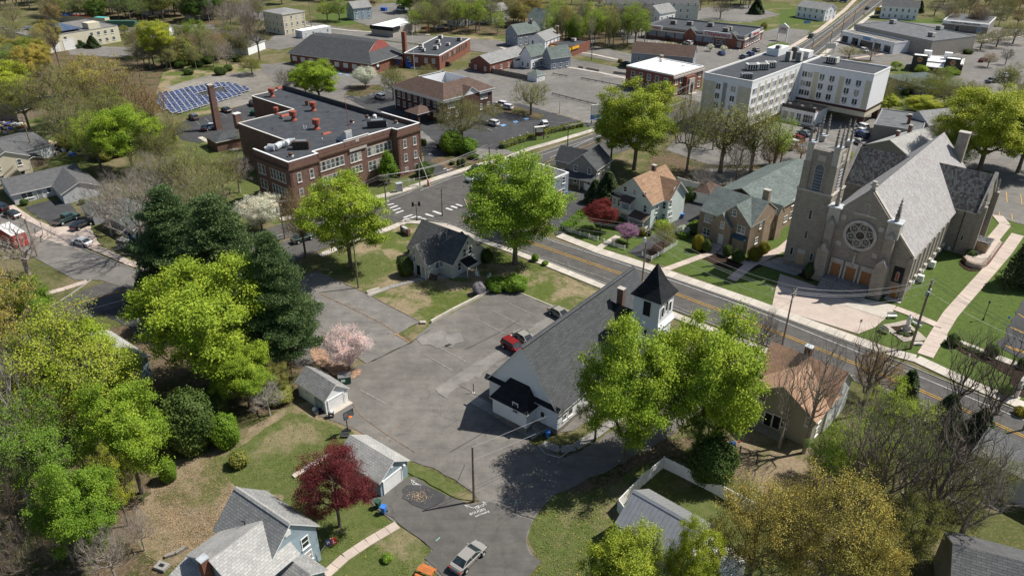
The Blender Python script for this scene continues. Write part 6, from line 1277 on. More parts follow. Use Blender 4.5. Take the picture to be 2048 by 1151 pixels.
for k in range(6):m.box((14.5,6+k*.5,0),(15.8,6.45+k*.5,1.8-.3*k),f2.T)
m.build('stair','dark_metal',b2.o)
for i,(u,w_,s_) in enumerate(((2,12,1.6),(4,8,1.4),(6,5,1.3),(5,22,1.5),(9,10,1.6),(3,30,1.7),(11,18,1.3),(12,28,1.7),(8,16,1.2))):_rtu(f2.T(u,w_,0),5.25,s_,s_*.9,s_*.7,f2.ang,['white square air unit nearest the brick chimney','small white air unit at the near corner','low white hood unit near the front edge','white air unit on the left half','white air unit in the middle','white air unit at the far left corner','small white hood on the right half','pale box unit at the far right end','little white vent box at the centre'][i]+' of the flat brick wing roof','offwhite' if i != 7 else 'cmu','rooftop machines')
# ---- red bank with the white roof
s=Q(1000,0,3.8365); f=fr3(s(970,505),s(1342,580),s(1532,500),7.4); b=building('white_roof_building','square red brick building with a bright white flat roof and stone entrance','building',f); f.L,f.W=19.2,18.3
b.walls(f,7.2,'brick_red'); b.flat(f,7.2,'white_roof','white',.35); b.row(f,'w0',[3,6.3,9.6,12.9,16.4],[5.1,1.9],1.4,1.9,kind='grid'); b.row(f,'u1',[2,5,13.2,16.2],[5.1,1.9],1.3,1.8,kind='grid'); b.box('cornice','limestone',f,(19.25,-.2,6.2),(19.7,18.5,6.8)); en=f.sub(19.2,20.6,6.2,11.8); b.walls(en,6.0,'brick_red'); b.box('entrance_surround','limestone',en,(1.41,1.2,0),(1.8,4.4,5.2)); b.box('entrance','black',en,(1.81,2.0,0),(1.85,3.6,3.8)); b.box('entrance_steps','concrete',en,(1.86,1.0,0),(3.2,4.6,.4))
b.chimney(f,3,16.5,7.2,8.8,.9,.9,'brick_brown'); b.box('roof_vent','white',f,(4,14,7.2),(5,14.8,8.3))
# ---- apartment block, L shaped
q=Q(1380,80,4.876); h=15.0; f=fr3(q(140,330),q(605,415),q(1090,230),h); f=Fr(f.o,math.radians(-43),15,44); b=building('apartment_block','five storey white apartment block with cream bays and a dark flat roof','apartment building',f)
A1=f; b.walls(A1,h,'stucco_white'); A2=f.sub(15.02,36.4,31.3,44.4); b.walls(A2,h,'stucco_white',z0=5.2); b.box('brick_base','maroon_trim',A2,(.1,.1,4.4),(21.3,13,5.3)); b.box('lower_band','stucco_cream',A2,(.15,.06,3.0),(21.25,12.9,4.39))
for u,w_ in ((20.2,.4),(20.2,12),(.3,12),(.3,.4)):b.box('pillar','brick_dark',A2,(u-.6,w_-.3,0),(u+1.1,w_+.8,3.0))
b.flat(A1,h,'membrane','white',.45); b.flat(A2,h,'membrane','white',.45)
for u0,u1 in ((0,4.0),(11.0,15)):b.box('cream_panel','stucco_cream',A1,(u0+.02,-.06,0),(u1-.02,-.001,13.4))
b.box('recess','grey_metal',A1,(6.4,-.05,0),(7.6,-.001,13.6))
for wd in range(7):b.box('cream_panel','stucco_cream',A1,(15.001,4.2+wd*3.9,2.5),(15.06,5.2+wd*3.9,14.2)) if wd < 7 else 0
for u in (4.2,11.9,19.6):b.box('cream_panel','stucco_cream',A2,(u,-.06,5.35),(u+1.5,-.001,13.4))
for z in (12.3,9.6,6.9,4.2,1.6):
 b.row(A1,'w0',[4.9,9.6],[z],1.3,1.5,kind='pairv',sill=False); b.row(A1,'w0',[7.0],[z],.8,1.4,kind='plain',sill=False,frame='grey_metal'); b.row(A1,'w0',[1.8,13],[z+.3],1.0,.6,kind='pairv',sill=False)
 b.row(A1,'u1',[1.6+3.9*i+k for i in range(7) for k in (0,1.5)],[z],1.0,1.5,kind='pairv',sill=False)
 if z > 5:b.row(A2,'w0',[1.8,3.3+.2] if 0 else [1.4,3.1,6.8,9.8,14.6,17.6],[z],1.4,1.5,kind='pairv',sill=False)
 if z > 5:
  for u in (6.8,9.8,14.6,17.6):MB().box((-.45,0,-1.15),(.45,.06,-.85)).build('grille','grey_metal',b.o,b.on(A2,'w0',u,z))
b.box('brick_base','brick_dark',A1,(15.001,0.0,0),(15.1,30,2.4)); b.box('roof_house','stucco_white',f,(1.0,36,15),(5,43.5,17.2)); b.box('roof_house','white',f,(8,40,15),(13,43.4,17))
tr_=f.sub(15.1,25.5,22,31.2); b.walls(tr_,4.0,'stucco_white',name='terrace_wall'); b.box('terrace_deck','wood_pole',tr_,(0,0,4.0),(10.4,9.1,4.15)); b.box('terrace_rail','dark_metal',tr_,(0,.02,4.16),(10.4,.06,5.1)); b.row(tr_,'w0',[1.5,3.6,5.7,7.8,9.2],[1.9],1.3,2.2,kind='cross')
for i in range(5):b.box('terrace_chair','grey_metal',tr_,(1+i*1.9,2+i % 2*2,4.16),(1.8+i*1.9,2.8+i % 2*2,4.9))
for i,(x,y,sx,sy,sz,l) in enumerate(((600,290,3.4,2.4,1.5,'large white roof air unit, left of three on the apartment roof'),(705,285,3.2,2.4,1.5,'large white roof air unit, middle of three on the apartment roof'),(780,265,3.0,2.2,1.4,'large white roof air unit, right of three on the apartment roof'),(550,370,3.2,1.6,1.0,'tangle of dark compressor machines on the near apartment roof'),(850,150,1.5,1.4,2.8,'tall grey fan tower beside the roof house'),(955,205,1.6,1.4,2.6,'tall grey fan tower, leftmost of three'),(1015,175,1.8,1.5,3.0,'tall dark fan tower, middle of three'),(1060,210,1.6,1.4,2.6,'tall grey fan tower, rightmost of three'),(1385,225,3.4,2.2,1.6,'white air unit alone on the right wing of the apartment roof'))):
 rtu(*q(x,y),15.1,sx,sy,sz,f.ang+(.8 if i < 4 else 0),l,'offwhite' if i not in (3,6) else 'grey_metal')
# ---- ranch house, sheds and yard things on the left
q=Q(0,280,3.8365); f=Fr((-110.7,154.6),math.radians(42.3),16,13); b=building('ranch_house','low grey ranch house with L shaped dark grey roof and front gable','house',f)
m1=f.sub(-.4,14.5,1.0,12.5); b.walls(m1,2.6,'siding_pale','u',1.9); b.gable(m1,2.6,1.9,'u',.45,.4,'shingle_darkgrey'); m2=f.sub(7.9,15.8,-6.2,6.7); b.walls(m2,2.6,'siding_pale','w',1.7,name='wing_wall'); b.gable(m2,2.6,1.8,'w',.4,.35,'shingle_darkgrey',name='wing_roof'); b.row(m1,'w0',[2.7],[1.5],2.2,1.1,kind='pair'); b.row(m1,'w0',[7.2],[1.6],.8,1.0); b.door(0,0,.95,2.0,'siding_grey',W=b.on(m1,'w0',5.2,1.15)); b.row(m1,'u0',[4,8],[1.5],.9,1.1)
H('green_shed','small shed with a mossy green roof half under the bare tree','shed',(165,415),(190,432),(205,412),2.6,1.2,'u','siding_grey','shingle_green',dims=(5,3.6),st=0)
H('green_roof_house','house with dull green roof under the grey bare crowns','house',(205,425),(262,455),(300,430),3.2,2.0,'u','siding_taupe','shingle_green',dims=(13,8),sp=4)
H('hidden_house','pale blue house behind the dark pine trunks by the side street','house',(270,470),(312,492),(335,470),3.6,2.2,'u','siding_bluegrey','shingle_darkgrey',dims=(10,8),sp=3)
b,f=H('tan_house','cream house with outside wooden stairs at the left edge','house',(-60,300),(12,365),(40,330),5.6,2.0,'u','siding_cream','shingle_darkgrey',dims=(14,9),st=2)
m=MB()
for k in range(12):m.box((14.2+k*.0,1.0+k*.38,.3+k*.24),(15.4,1.35+k*.38,.36+k*.24),f.T)
m.tube(f.T(15.4,1,1.2),f.T(15.4,5.5,4.2),.05); m.tube(f.T(14.2,1,1.2),f.T(14.2,5.5,4.2),.05); m.box((14.1,5.6,3.0),(17,8,3.15),f.T); m.build('outside_stair','wood_grey',b.o)
b,f=H('barn','white barn with low grey roof at the left edge of the yard','barn',(-60,290),(0,312),(38,290),3.4,1.6,'w','siding_white','shingle_darkgrey',dims=(16,12),st=0)
c=P(12,325); t=thing('hoop_shelter','white plastic covered hoop shelter beside the barn','shelter',c,.2); m=MB(); g=Fr(c,.25,1,1); V=[]; n=10
for x in (-4,0,4):V += [g.T(x,2.8*math.cos(math.pi*k/n),3.0*math.sin(math.pi*k/n)) for k in range(n+1)]
m.add(V,[(i*(n+1)+k,i*(n+1)+k+1,(i+1)*(n+1)+k+1,(i+1)*(n+1)+k) for i in range(2) for k in range(n)]+[tuple(range(n+1)),tuple(range(2*n+2,3*n+3))[::-1]]); m.build('cover','offwhite',t)
H('grey_shed','round shouldered grey shed between the hoop shelter and the junk pile','shed',(42,302),(62,308),(75,292),2.2,1.2,'w','siding_pale','shingle_charcoal',dims=(4,6),st=0)
H('open_shelter','low black roofed open shelter beside the grey shed','shelter',(25,318),(45,325),(60,308),2.0,.9,'u','wood_pole','shingle_black',dims=(5,5),st=0)
b,f=H('open_barn','dark roofed open barn stacked with white beams','barn',(-40,215),(18,222),(30,190),3.4,1.2,'w','wood_pole','shingle_black',dims=(14,10),st=0)
def crate(name,label,cat,A_,ang,L_,W_,h,mat,lid=None,group=None):
 c=P(*A_); g=Fr(c,math.radians(ang),1,1); t=thing(name,label,cat,c,g.ang,group); MB().box((-L_/2,-W_/2,.15),(L_/2,W_/2,h),g.T).build('body',mat,t); m=MB()
 for i in range(int(L_/.6)):m.box((-L_/2+.1+i*.6,-W_/2-.05,.3),(-L_/2+.4+i*.6,-W_/2-.002,h-.15),g.T)
 m.build('ribs',mat,t); MB().box((-L_/2-.03,-W_/2-.08,h+.002),(L_/2+.03,W_/2+.03,h+.08),g.T).build('roof',lid or mat,t)
 MB().box((-L_/2+.1,-W_/2+.1,0),(L_/2-.1,W_/2-.1,.149),g.T).build('base','black',t)
 m=MB(); m.box((L_/2+.001,-W_/2+.1,.3),(L_/2+.05,-.05,h-.15),g.T); m.box((L_/2+.001,.05,.3),(L_/2+.05,W_/2-.1,h-.15),g.T); m.build('doors',mat,t); return t
crate('shipping_container','rusty red shipping container behind the big tilted solar panel','container',(63,190),-60,6,2.5,2.7,'rust'); crate('box_trailer','cream box trailer beside the dark open barn','trailer',(27,195),-70,6,2.4,2.9,'siding_cream'); crate('box_trailer','small white enclosed trailer beside the cream one','trailer',(38,203),-50,3.6,2,2.2,'white')
for i,(x,m_,l) in enumerate(((118,'orange','orange topped'),(140,'blue','faded blue topped'),(162,'red','dull red topped'),(184,'orange','pale orange topped'),(206,'teal','light teal topped'))):crate('storage_container',l+' cream storage container in the far row','container',(x-4,42+i*1.6),-18,9,3,3.2,'siding_cream',m_,'row of storage containers')
crate('storage_container','green container with red end beyond the round shrubs','container',(245,54),0,14,2.6,2.8,'green_metal')
b,f=FB('sand_building','sand coloured commercial building with slanted solar roof and big bay doors','building',(12,62),(70,76),(135,55),6.5,'stucco_cream','gravel_roof','grey_metal',.2,dims=(26,34)); b.row(f,'u1',[3,7,11,22,25,28,31],[4.8],1.2,1.3); b.row(f,'u1',[22,25,28,31],[1.8],1.2,1.3)
for s_ in (5,11):b.garage_door(0,0,4.5,4.2,W=b.on(f,'u1',s_+1,2.2))
b.box('solar_roof','solar',f,(2,6,7.2),(24,20,7.4)); b.box('stair_tower','stucco_cream',f,(20,22,6.5),(25,27,9))
# ground mounted solar field, each panel a thing of its own
SPM=None; cnt=0
sm=MB().box((-.83,-.49,0),(.83,.49,.05)); sfr=MB(); sfr.box((-.92,-.58,-.03),(.92,.58,-.002)); s1=mesh('glass_face',sm.V,sm.F,'solar'); s2=mesh('frame',sfr.V,sfr.F,'white'); lgm=MB().box((-.8,-.3,-.55),(-.74,.3,-.031)).box((.74,-.3,-.55),(.8,.3,-.031)); s3=mesh('stand',lgm.V,lgm.F,'galv')
A_,B_,C_,D_=P(312,196),P(492,176),P(348,232),P(505,184)
outl=[P(x,y)[:2] for x,y in ((315,192),(372,180),(430,170),(470,171),(505,182),(470,196),(405,218),(355,233),(330,222),(316,205))]
hole=[P(x,y)[:2] for x,y in ((385,192),(425,180),(452,176),(458,184),(430,192),(410,195))]
def inside(p,poly):
 r=False; n=len(poly)
 for i in range(n):
  a,c=poly[i],poly[(i+1) % n]
  if (a[1] > p[1]) != (c[1] > p[1]) and p[0] < (c[0]-a[0])*(p[1]-a[1])/(c[1]-a[1])+a[0]:r=not r
 return r
c0=P(405,203); an=math.atan2(*(P(500,184)-P(360,226))[[1,0]]); rows=[]
for i in range(-22,22):
 for j in range(-22,22):
  u,v=i*2.0+(j % 2)*.9,j*1.75; p=c0[:2]+np.array([math.cos(an)*u-math.sin(an)*v,math.sin(an)*u+math.cos(an)*v])
  if inside(p,outl) and not inside(p,hole):rows.append((p,j))
rows.sort(key=lambda r:r[0][1]); print('solar panels',len(rows))
first=None
T9=thing('solar_array','low ground array of blue solar panels with white frames beyond the school','solar array',c0)
for k,(p,j) in enumerate(rows[:300]):
 W=Matrix.Translation((p[0],p[1],.75)) @ Matrix.Rotation(an,4,'Z') @ Matrix.Rotation(math.radians(22),4,'X')
 a=link('solar_panel',s2,T9,W); link('glass_face',s1,a,W,'solar_black' if j < -6 else 'solar'); link('stand',s3,a,W)
if len(rows) > 300:
 m=MB()
 for p,j in rows[300:]:g=Fr(p,an,1,1); m.add([g.T(-.86,-.5,.6),g.T(.86,-.5,.6),g.T(.86,.5,1.0),g.T(-.86,.5,1.0)],[(0,1,2,3)])
 tag(m.build('far_solar_panels','solar',uv=False),'farthest rows of the blue ground solar array',kind='stuff')
c=P(85,222); t=thing('solar_tracker','big tilted black solar table of twelve panels in the junk yard','solar panel',c); W0=Matrix.Translation((c[0],c[1],2.6)) @ Matrix.Rotation(math.radians(25),4,'Z') @ Matrix.Rotation(math.radians(48),4,'X')
pm=MB().box((-1.12,-.98,0),(1.12,.98,.06)); pme=mesh('panel',pm.V,pm.F,'solar_black')
for i in range(5):
 for j in range(2):link('panel',pme,t,W0 @ Matrix.Translation(((i-2)*2.3,(j-.5)*2.05,0)))
MB().box((-5.8,-2.1,-.1),(5.8,2.1,-.02)).build('frame','white',t,W0); MB().tube((c[0],c[1]-.2,0),(c[0],c[1],2.5),.15).build('post','galv',t)
# junk yard pieces
rng=np.random.default_rng(9)
JM=['offwhite','rust','galv','wood_grey','blue','black','brown','white','wood_tan','grey_metal']
m={}
for i in range(150):
 k=JM[int(rng.integers(0,len(JM)))]; x,y=(rng.normal(112,18),rng.normal(298,7)) if i % 2 else (rng.normal(12,16),rng.normal(252,6)); c=P(x,y); s=rng.uniform(.25,1.0); m.setdefault(k,MB()); a=rng.uniform(0,3); g=Fr(c,a,1,1); m[k].box((-s,-s*.5,0),(s,s*.5,rng.uniform(.2,.9)),g.T)
for k,v in m.items():tag(v.build('scrap_pile',k,uv=False),'jumbled scrap and lumber heaped across the left yard',kind='stuff')
# ---- houses and shops of the upper strip
s=Q(1000,0,7.286)
H('blue_gable_house','blue grey many gabled house with pale green roof above the small white house','house',s(80,455),s(235,490),s(470,390),5.5,3.2,'w','siding_bluegrey','shingle_green',st=2,dims=(8,13),chim=(.6,.8))
H('long_white_house','white two storey house with grey gable roof and enclosed front porch','house',s(420,560),s(590,580),s(790,490),5.8,2.4,'w','siding_white','shingle_grey',st=2,dims=(7.5,13),chim=(.9,.95))
b,f=H('small_white_house','small white house with steep green grey roof and maroon trim','house',s(290,790),s(415,815),s(550,745),4.8,3.4,'w','siding_white','shingle_green','maroon_trim',st=1,dims=(5.6,9),sp=2.6); x=f.sub(-4.8,0,-2,4); b.walls(x,2.6,'siding_white'); b.hip(x,2.6,1.0,.3,'shingle_charcoal',name='lean_to_roof')
b,f=H('small_grey_house','small blue grey house with steep roof beside the black drive','house',s(625,800),s(770,850),s(920,790),4.6,3.4,'w','siding_bluegrey','shingle_green',st=1,dims=(5.6,9),sp=2.6); x=f.sub(-4.5,0,-4.5,3); b.walls(x,2.6,'siding_bluegrey'); b.hip(x,2.6,1.0,.3,'shingle_charcoal',name='lean_to_roof'); auto(b,x,2.6,'w0 u1',1,2.5)
b,f=H('tiny_garage','tiny white hip roofed garage at the end of the board fence','garage',s(400,1075),s(520,1100),s(620,1050),2.4,1.5,'u','siding_white','shingle_green',st=0,hip=True,dims=(4.4,4.4)); b.garage_door(0,0,2.6,2,W=b.on(f,'u1',2.2,1.05))
b,f=FB('diner','brick diner with a yellow awning and flat dark roof','shop',s(720,650),s(1000,690),s(1210,600),3.6,'brick_red','membrane','brick_red',.4,dims=(10.5,15)); b.box('awning','yellow',f,(1,-1.0,2.5),(10.5,-.02,3.5)); b.box('shop_window','glass',f,(1,-.06,.6),(9.8,-.01,2.4)); b.box('awning','yellow',f,(10.55,.2,2.8),(10.9,5.5,3.6)); _rtu(f.T(5,11,0),3.7,1.6,1.4,1,f.ang,'white air unit on the diner roof','offwhite','rooftop machines')
H('brick_store','low red brick building with grey gable roof and cream door','building',s(-430,870),s(-160,920),s(270,745),3.8,2.2,'w','brick_red','shingle_grey',dims=(9.5,22),sp=4,kind='cross')
b,f=H('town_houses','long grey blue terrace of town houses at the top edge','terrace',(1211,0),(1228,36),(1290,14),7.5,2.6,'w','siding_pale','shingle_darkgrey',st=3,z0=1.4,dims=(11,46),sp=3.5)
b,f=H('white_terrace','white terrace of three joined gabled houses behind the bare trees','terrace',(1125,22),(1148,40),(1196,18),7.0,2.6,'w','siding_cream','shingle_tan',st=2,dims=(10,24),sp=3.4)
H('white_gable_house','white gabled house behind the tall thin trunks','house',(1088,38),(1115,34),(1122,22),7,3.2,'w','siding_white','shingle_green',st=2,dims=(8,11))
b,f=H('white_gable_house','white house with steep gables at the left end of the parking lot behind the shop','house',(1290,22),(1315,26),(1335,8),7,3,'w','siding_white','shingle_grey',st=2,dims=(9,12))
b,f=H('blue_store','long blue grey building with brown roof behind the white roofed one','building',s(1920,755),s(3115,850),s(3245,790),6.2,3.0,'u','siding_bluegrey','shingle_brown',dims=(23,9),st=1,sp=5,z0=4)
# pharmacy
q=Q(1280,0,7.286); f=fr3(q(90,380),q(1310,520),q(1700,370),5.0); f=Fr(f.o,f.ang,45,25); b=building('pharmacy','brick and blue pharmacy with red CVS/pharmacy lettering and small gables','shop',f)
b.walls(f,4.8,'brick_red'); b.flat(f,4.8,'membrane','grey_metal',.7); b.box('fascia','offwhite',f,(-.1,-.4,3.6),(45.4,-.02,4.2)); b.box('fascia','offwhite',f,(45.02,-.4,3.6),(45.4,25,4.2)); 
for i in range(7):b.box('wall_panel','siding_bluegrey',f,(1.5+i*4.3,-.12,1.2),(5.2+i*4.3,-.01,3.5))
for u in (19,37.5):x=f.sub(u,u+4.6,-.9,3); b.walls(x,4.6,'brick_red','w',1.9); b.gable(x,4.6,1.9,'w',.2,.2,'shingle_darkgrey','offwhite',name='gable_roof')
b.box('sign_panel','siding_pale',f,(27,-1.0,3.9),(40,-.42,6.0)); sf=f.sub(27,40,-1.0,0); wall_text(b,b.on(sf,'w0',6.5,5.0),'CVS/pharmacy',1.9,'red'); b.box('sign_panel','siding_pale',f,(45.42,6,3.9),(46,17,6.0)); sf=f.sub(30,46.02,6,17); wall_text(b,b.on(sf,'u1',5.5,5.0),'CVS/pharmacy',1.5,'red')
b.box('sign_panel','siding_pale',f,(0,-1,3.9),(8,-.42,5.8)); sf=f.sub(0,8,-1,0); wall_text(b,b.on(sf,'w0',4,4.9),'CVS/pharmacy',1.1,'red')
b.row(f,'w0',[31,34,36.5,43],[1.9],1.8,2.0,kind='grid'); b.row(f,'u1',[3,6,9,12,15,18,21],[1.9],1.8,2.0,kind='grid')
for i,(u,w_) in enumerate(((8,12),(15,14),(24,16),(34,12),(34,8))):_rtu(f.T(u,w_,0),4.9,2.4,1.8,1.3,f.ang,['leftmost','second','third','fourth','nearest right'][i]+' of the boxy machines on the pharmacy roof','cmu','rooftop machines')
c=P(1563,82); t=thing('pharmacy_sign','white gabled pole sign reading CVS on the small grass island','sign',c,-.5); g=Fr(c,-.75,1,1); m=MB(); m.box((-2.2,-.2,0),(-1.8,.2,6),g.T); m.box((1.8,-.2,0),(2.2,.2,6),g.T); m.build('post','white',t); MB().box((-1.79,-.15,3.2),(1.79,.15,6),g.T).build('panel','offwhite',t)
m=MB(); m.add([g.T(-2.5,-.3,6),g.T(2.5,-.3,6),g.T(2.5,.3,6),g.T(-2.5,.3,6),g.T(0,-.3,7.6),g.T(0,.3,7.6)],[(0,1,4),(2,3,5),(1,2,5,4),(3,0,4,5),(3,2,1,0)]); m.build('gable','white',t); bb=B(t,g); wall_text(bb,bb.on(Fr(g.T(-2,-.16,0),g.ang,4,1),'w0',2,5.0),'CVS',1.3,'red')
# plaza right of the highway
q=Q(1640,0,5.005); b,f=FB('plaza_building','big flat roofed plain plaza building beside the highway','building',q(345,250),q(960,380),q(1350,310),6.2,'cmu','membrane_grey','grey_metal',.3,dims=(40,26)); f2=f.sub(2,30,-9,-.02); b.walls(f2,4.2,'stucco_white'); b.flat(f2,4.2,'gravel_roof','white',.5)
for u in (2.5,8,20,25):b.box('shop_window','glass',f2,(u-1.6,-.06,.3),(u+1.6,-.01,2.9))
b.box('sign_panel','white',f2,(10,-.6,2.9),(18.5,-.05,4.9)); b.box('shop_window','glass',f2,(11,-.08,.2),(17.5,-.02,2.8)); b.box('blue_board','paint_blue',f2,(12.4,-.72,3.3),(16.4,-.61,4.5))
for i,(u,w_) in enumerate(((5,18),(33,8),(24,24))):_rtu(f.T(u,w_,0),6.3,2.4,2,1.4,f.ang,['small dark','tall white','far white'][i]+' air unit on the plain plaza roof','offwhite','rooftop machines')
b,f=FB('liquor_store','low store with white fascia and grey green walls at the top right','shop',q(1240,200),q(1650,240),q(1770,140),4.4,'siding_taupe','membrane_grey','white',.3,dims=(19,22)); b.box('fascia','white',f,(-.2,-1.2,3.0),(19.2,-.02,4.5)); wall_text(b,b.on(f.sub(0,19,-1.2,1),'w0',9.5,3.8),'NORTH ST. WINE & LIQUOR',.95,'maroon_trim'); b.door(0,0,1.8,2.3,'glass',W=b.on(f,'w0',6.5,1.2)); b.door(0,0,1.2,2.3,'paint_blue',W=b.on(f,'w0',15.5,1.2)); _rtu(f.T(11,16,0),4.5,3,2,1.2,f.ang,'pale air unit on the wine store roof','offwhite','rooftop machines')
H('white_corner_house','big white house with dark cross gable roof above the plaza','house',q(625,55),q(870,70),q(965,35),6.2,2.6,'u','siding_white','shingle_darkgrey',st=2,dims=(17,9),sp=2.6)
# burger restaurant
f=fr3(q(930,580),q(1310,600),q(1430,580),4.6); f=Fr(f.o,math.radians(-30),17,12); b=building('burger_restaurant','fast food restaurant with black corner towers, round burger signs and white roofs','restaurant',f); b.walls(f,3.8,'brick_dark'); b.flat(f,3.8,'white_roof','offwhite',.3)
for u in (0,11):x=f.sub(u,u+5,-.6,3.5); b.walls(x,5.6,'dark_metal'); b.flat(x,5.6,'white_roof','dark_metal',.2); W=b.on(x,'w0',2.5,4.4); MB().lathe([(.95,0),(.95,.05)],n=16).build('round_sign','wood_tan',b.o,W @ Matrix.Rotation(-math.pi/2,4,'X')); MB().box((-.6,.06,-.2),(.6,.09,.2)).build('sign_band','red',b.o,W)
b.planes([[f.T(5.1,-2.6,2.6),f.T(10.9,-2.6,2.6),f.T(10.9,-.7,3.7),f.T(5.1,-.7,3.7)]],'white_roof','white',.15,'awning'); b.box('shop_window','glass',f,(5.3,-.08,.5),(10.8,-.02,2.5))
for u in (3,10):b.box('roof_screen','white',f,(u,7,3.9),(u+2.6,9.5,6.3))
b,f=H('green_roof_shop','low shop under a broad grey green hip roof beside the apartment block','building',(1775,152),(1840,172),(1852,160),3.6,2.6,'u','siding_taupe','shingle_green',hip=True,dims=(18,16),sp=4)
# houses behind the stone church
q=Q(1540,230,6.394); b,f=H('pale_roof_house','house with a streaked pale grey roof and two small chimneys behind the church','house',q(1250,370),q(1600,470),q(1900,260),5.0,2.6,'w','siding_taupe','shingle_light',dims=(11,17),st=0,chim=(.35,.7)); b.chimney(f,4,6,5,8.3,.7,.7)
b,f=FB('dark_roof_building','dark flat roofed building beyond the pale roofed house','building',(1748,250),(1805,258),(1822,215),5.5,'siding_taupe','membrane_grey','grey_metal',.25,dims=(12,18)); b.chimney(f,8,6,5.5,8,.8,.7,'brick_red')
H('pale_gable_house','pale house with grey gable roof and porch beside the dark flat roof','house',(1812,232),(1850,246),(1872,214),5.4,2.6,'w','siding_pale','shingle_grey',dims=(8.5,13),st=2,sp=2.6)
# top strip, far
for a in (('cream_block','three storey cream block with outside stairs at the top edge','building',(525,22),(586,33),(622,14),9.0,1.0,'u','siding_cream','shingle_grey',dict(st=3,dims=(15,12),sp=3,hip=True)),
          ('light_blue_house','light blue house at the top edge beside the parked red car','house',(692,12),(712,18),(735,5),6,2.5,'w','siding_blue','shingle_grey',dict(st=2,dims=(8,10))),
          ('green_victorian','dark green old house among trees at the top','house',(365,8),(388,16),(405,4),7,3,'w','siding_olive','shingle_darkgrey',dict(st=2,dims=(9,11))),
          ('white_cottage','white cottage roof above the far container row','house',(270,10),(300,18),(318,6),4,2.5,'u','siding_white','shingle_grey',dict(dims=(12,9))),
          ('white_shed','white gabled shed at the edge of the scrub near the solar field','shed',(455,90),(488,92),(505,80),3.6,2.2,'w','siding_white','shingle_darkgrey',dict(dims=(9,13),st=0)),
          ('small_pale_house','small pale house with patched grey roof near the top centre','house',(893,30),(910,34),(935,22),4.5,2.2,'w','siding_pale','shingle_grey',dict(dims=(8,11))),
          ('yellow_house','pale yellow house at the top edge right of centre','house',(885,10),(905,14),(925,2),6,2.4,'w','siding_cream','shingle_grey',dict(st=2,dims=(9,10))),
          ('far_white_house','far white porch house by the highway at the top','house',(1595,12),(1650,20),(1672,8),5.5,2.4,'u','siding_white','shingle_grey',dict(st=2,dims=(16,10))),
          ('far_grey_house','far grey roofed house at the top right of the green','house',(960,20),(985,24),(1000,12),6,2.6,'w','siding_pale','shingle_grey',dict(st=2,dims=(8,12))),
          ('corner_roof_house','house under a big grey shingle roof in the bottom right corner','house',(1890,1060),(1912,1230),(2085,1120),4.6,2.6,'w','siding_taupe','shingle_darkgrey',dict(st=0,dims=(9,11))),
          ('right_edge_house','long grey roofed house at the right edge below the street','house',(1952,902),(2048,950),(2090,925),4.2,2.0,'u','siding_pale','shingle_grey',dict(st=0,dims=(16,6))),
          ('hidden_blue_house','pale blue house mostly hidden under the big lime trees on the left','house',(95,715),(155,760),(200,705),4.2,2.4,'u','siding_blue','shingle_light',dict(st=1,dims=(11,9)))):
 k=a[11]; H(*a[:11],**k)
b,f=FB('white_workshop','low grey white workshop with black mansard fascia beside the back street','building',(742,52),(787,57),(825,38),4,'cmu','white_roof','white',.3,dims=(12,22)); b.box('mansard','shingle_black',f,(-.4,-.5,2.8),(12.3,-.02,4.4)); b.box('mansard','shingle_black',f,(12.02,-.5,2.8),(12.5,5,4.4))
b,f=FB('white_trailer_office','long white trailer office near the back street','building',(590,60),(610,64),(618,50),3.2,'siding_pale','white_roof','white',.1,dims=(5,16)); auto(b,f,3,'u1 w0',1,4)
b,f=H('boiler_house','low brick boiler house with dark hip roof beneath the school chimney','building',(412,272),(442,290),(492,268),2.8,1.2,'u','brick_brown','shingle_charcoal',hip=True,dims=(7,11),st=0)
c=P(437,259); t=thing('brick_chimney','tall tapering square brick chimney by the school boiler house','chimney',c,.8); m=MB(); m.lathe([(1.25,0),(.95,12.2),(1.05,12.25),(1.05,12.8)],c,4,.8+math.pi/4); m.build('stack','brick_brown',t); MB().lathe([(1.1,12.81),(1.1,13.0)],c,4,.8+math.pi/4).build('cap','limestone',t)
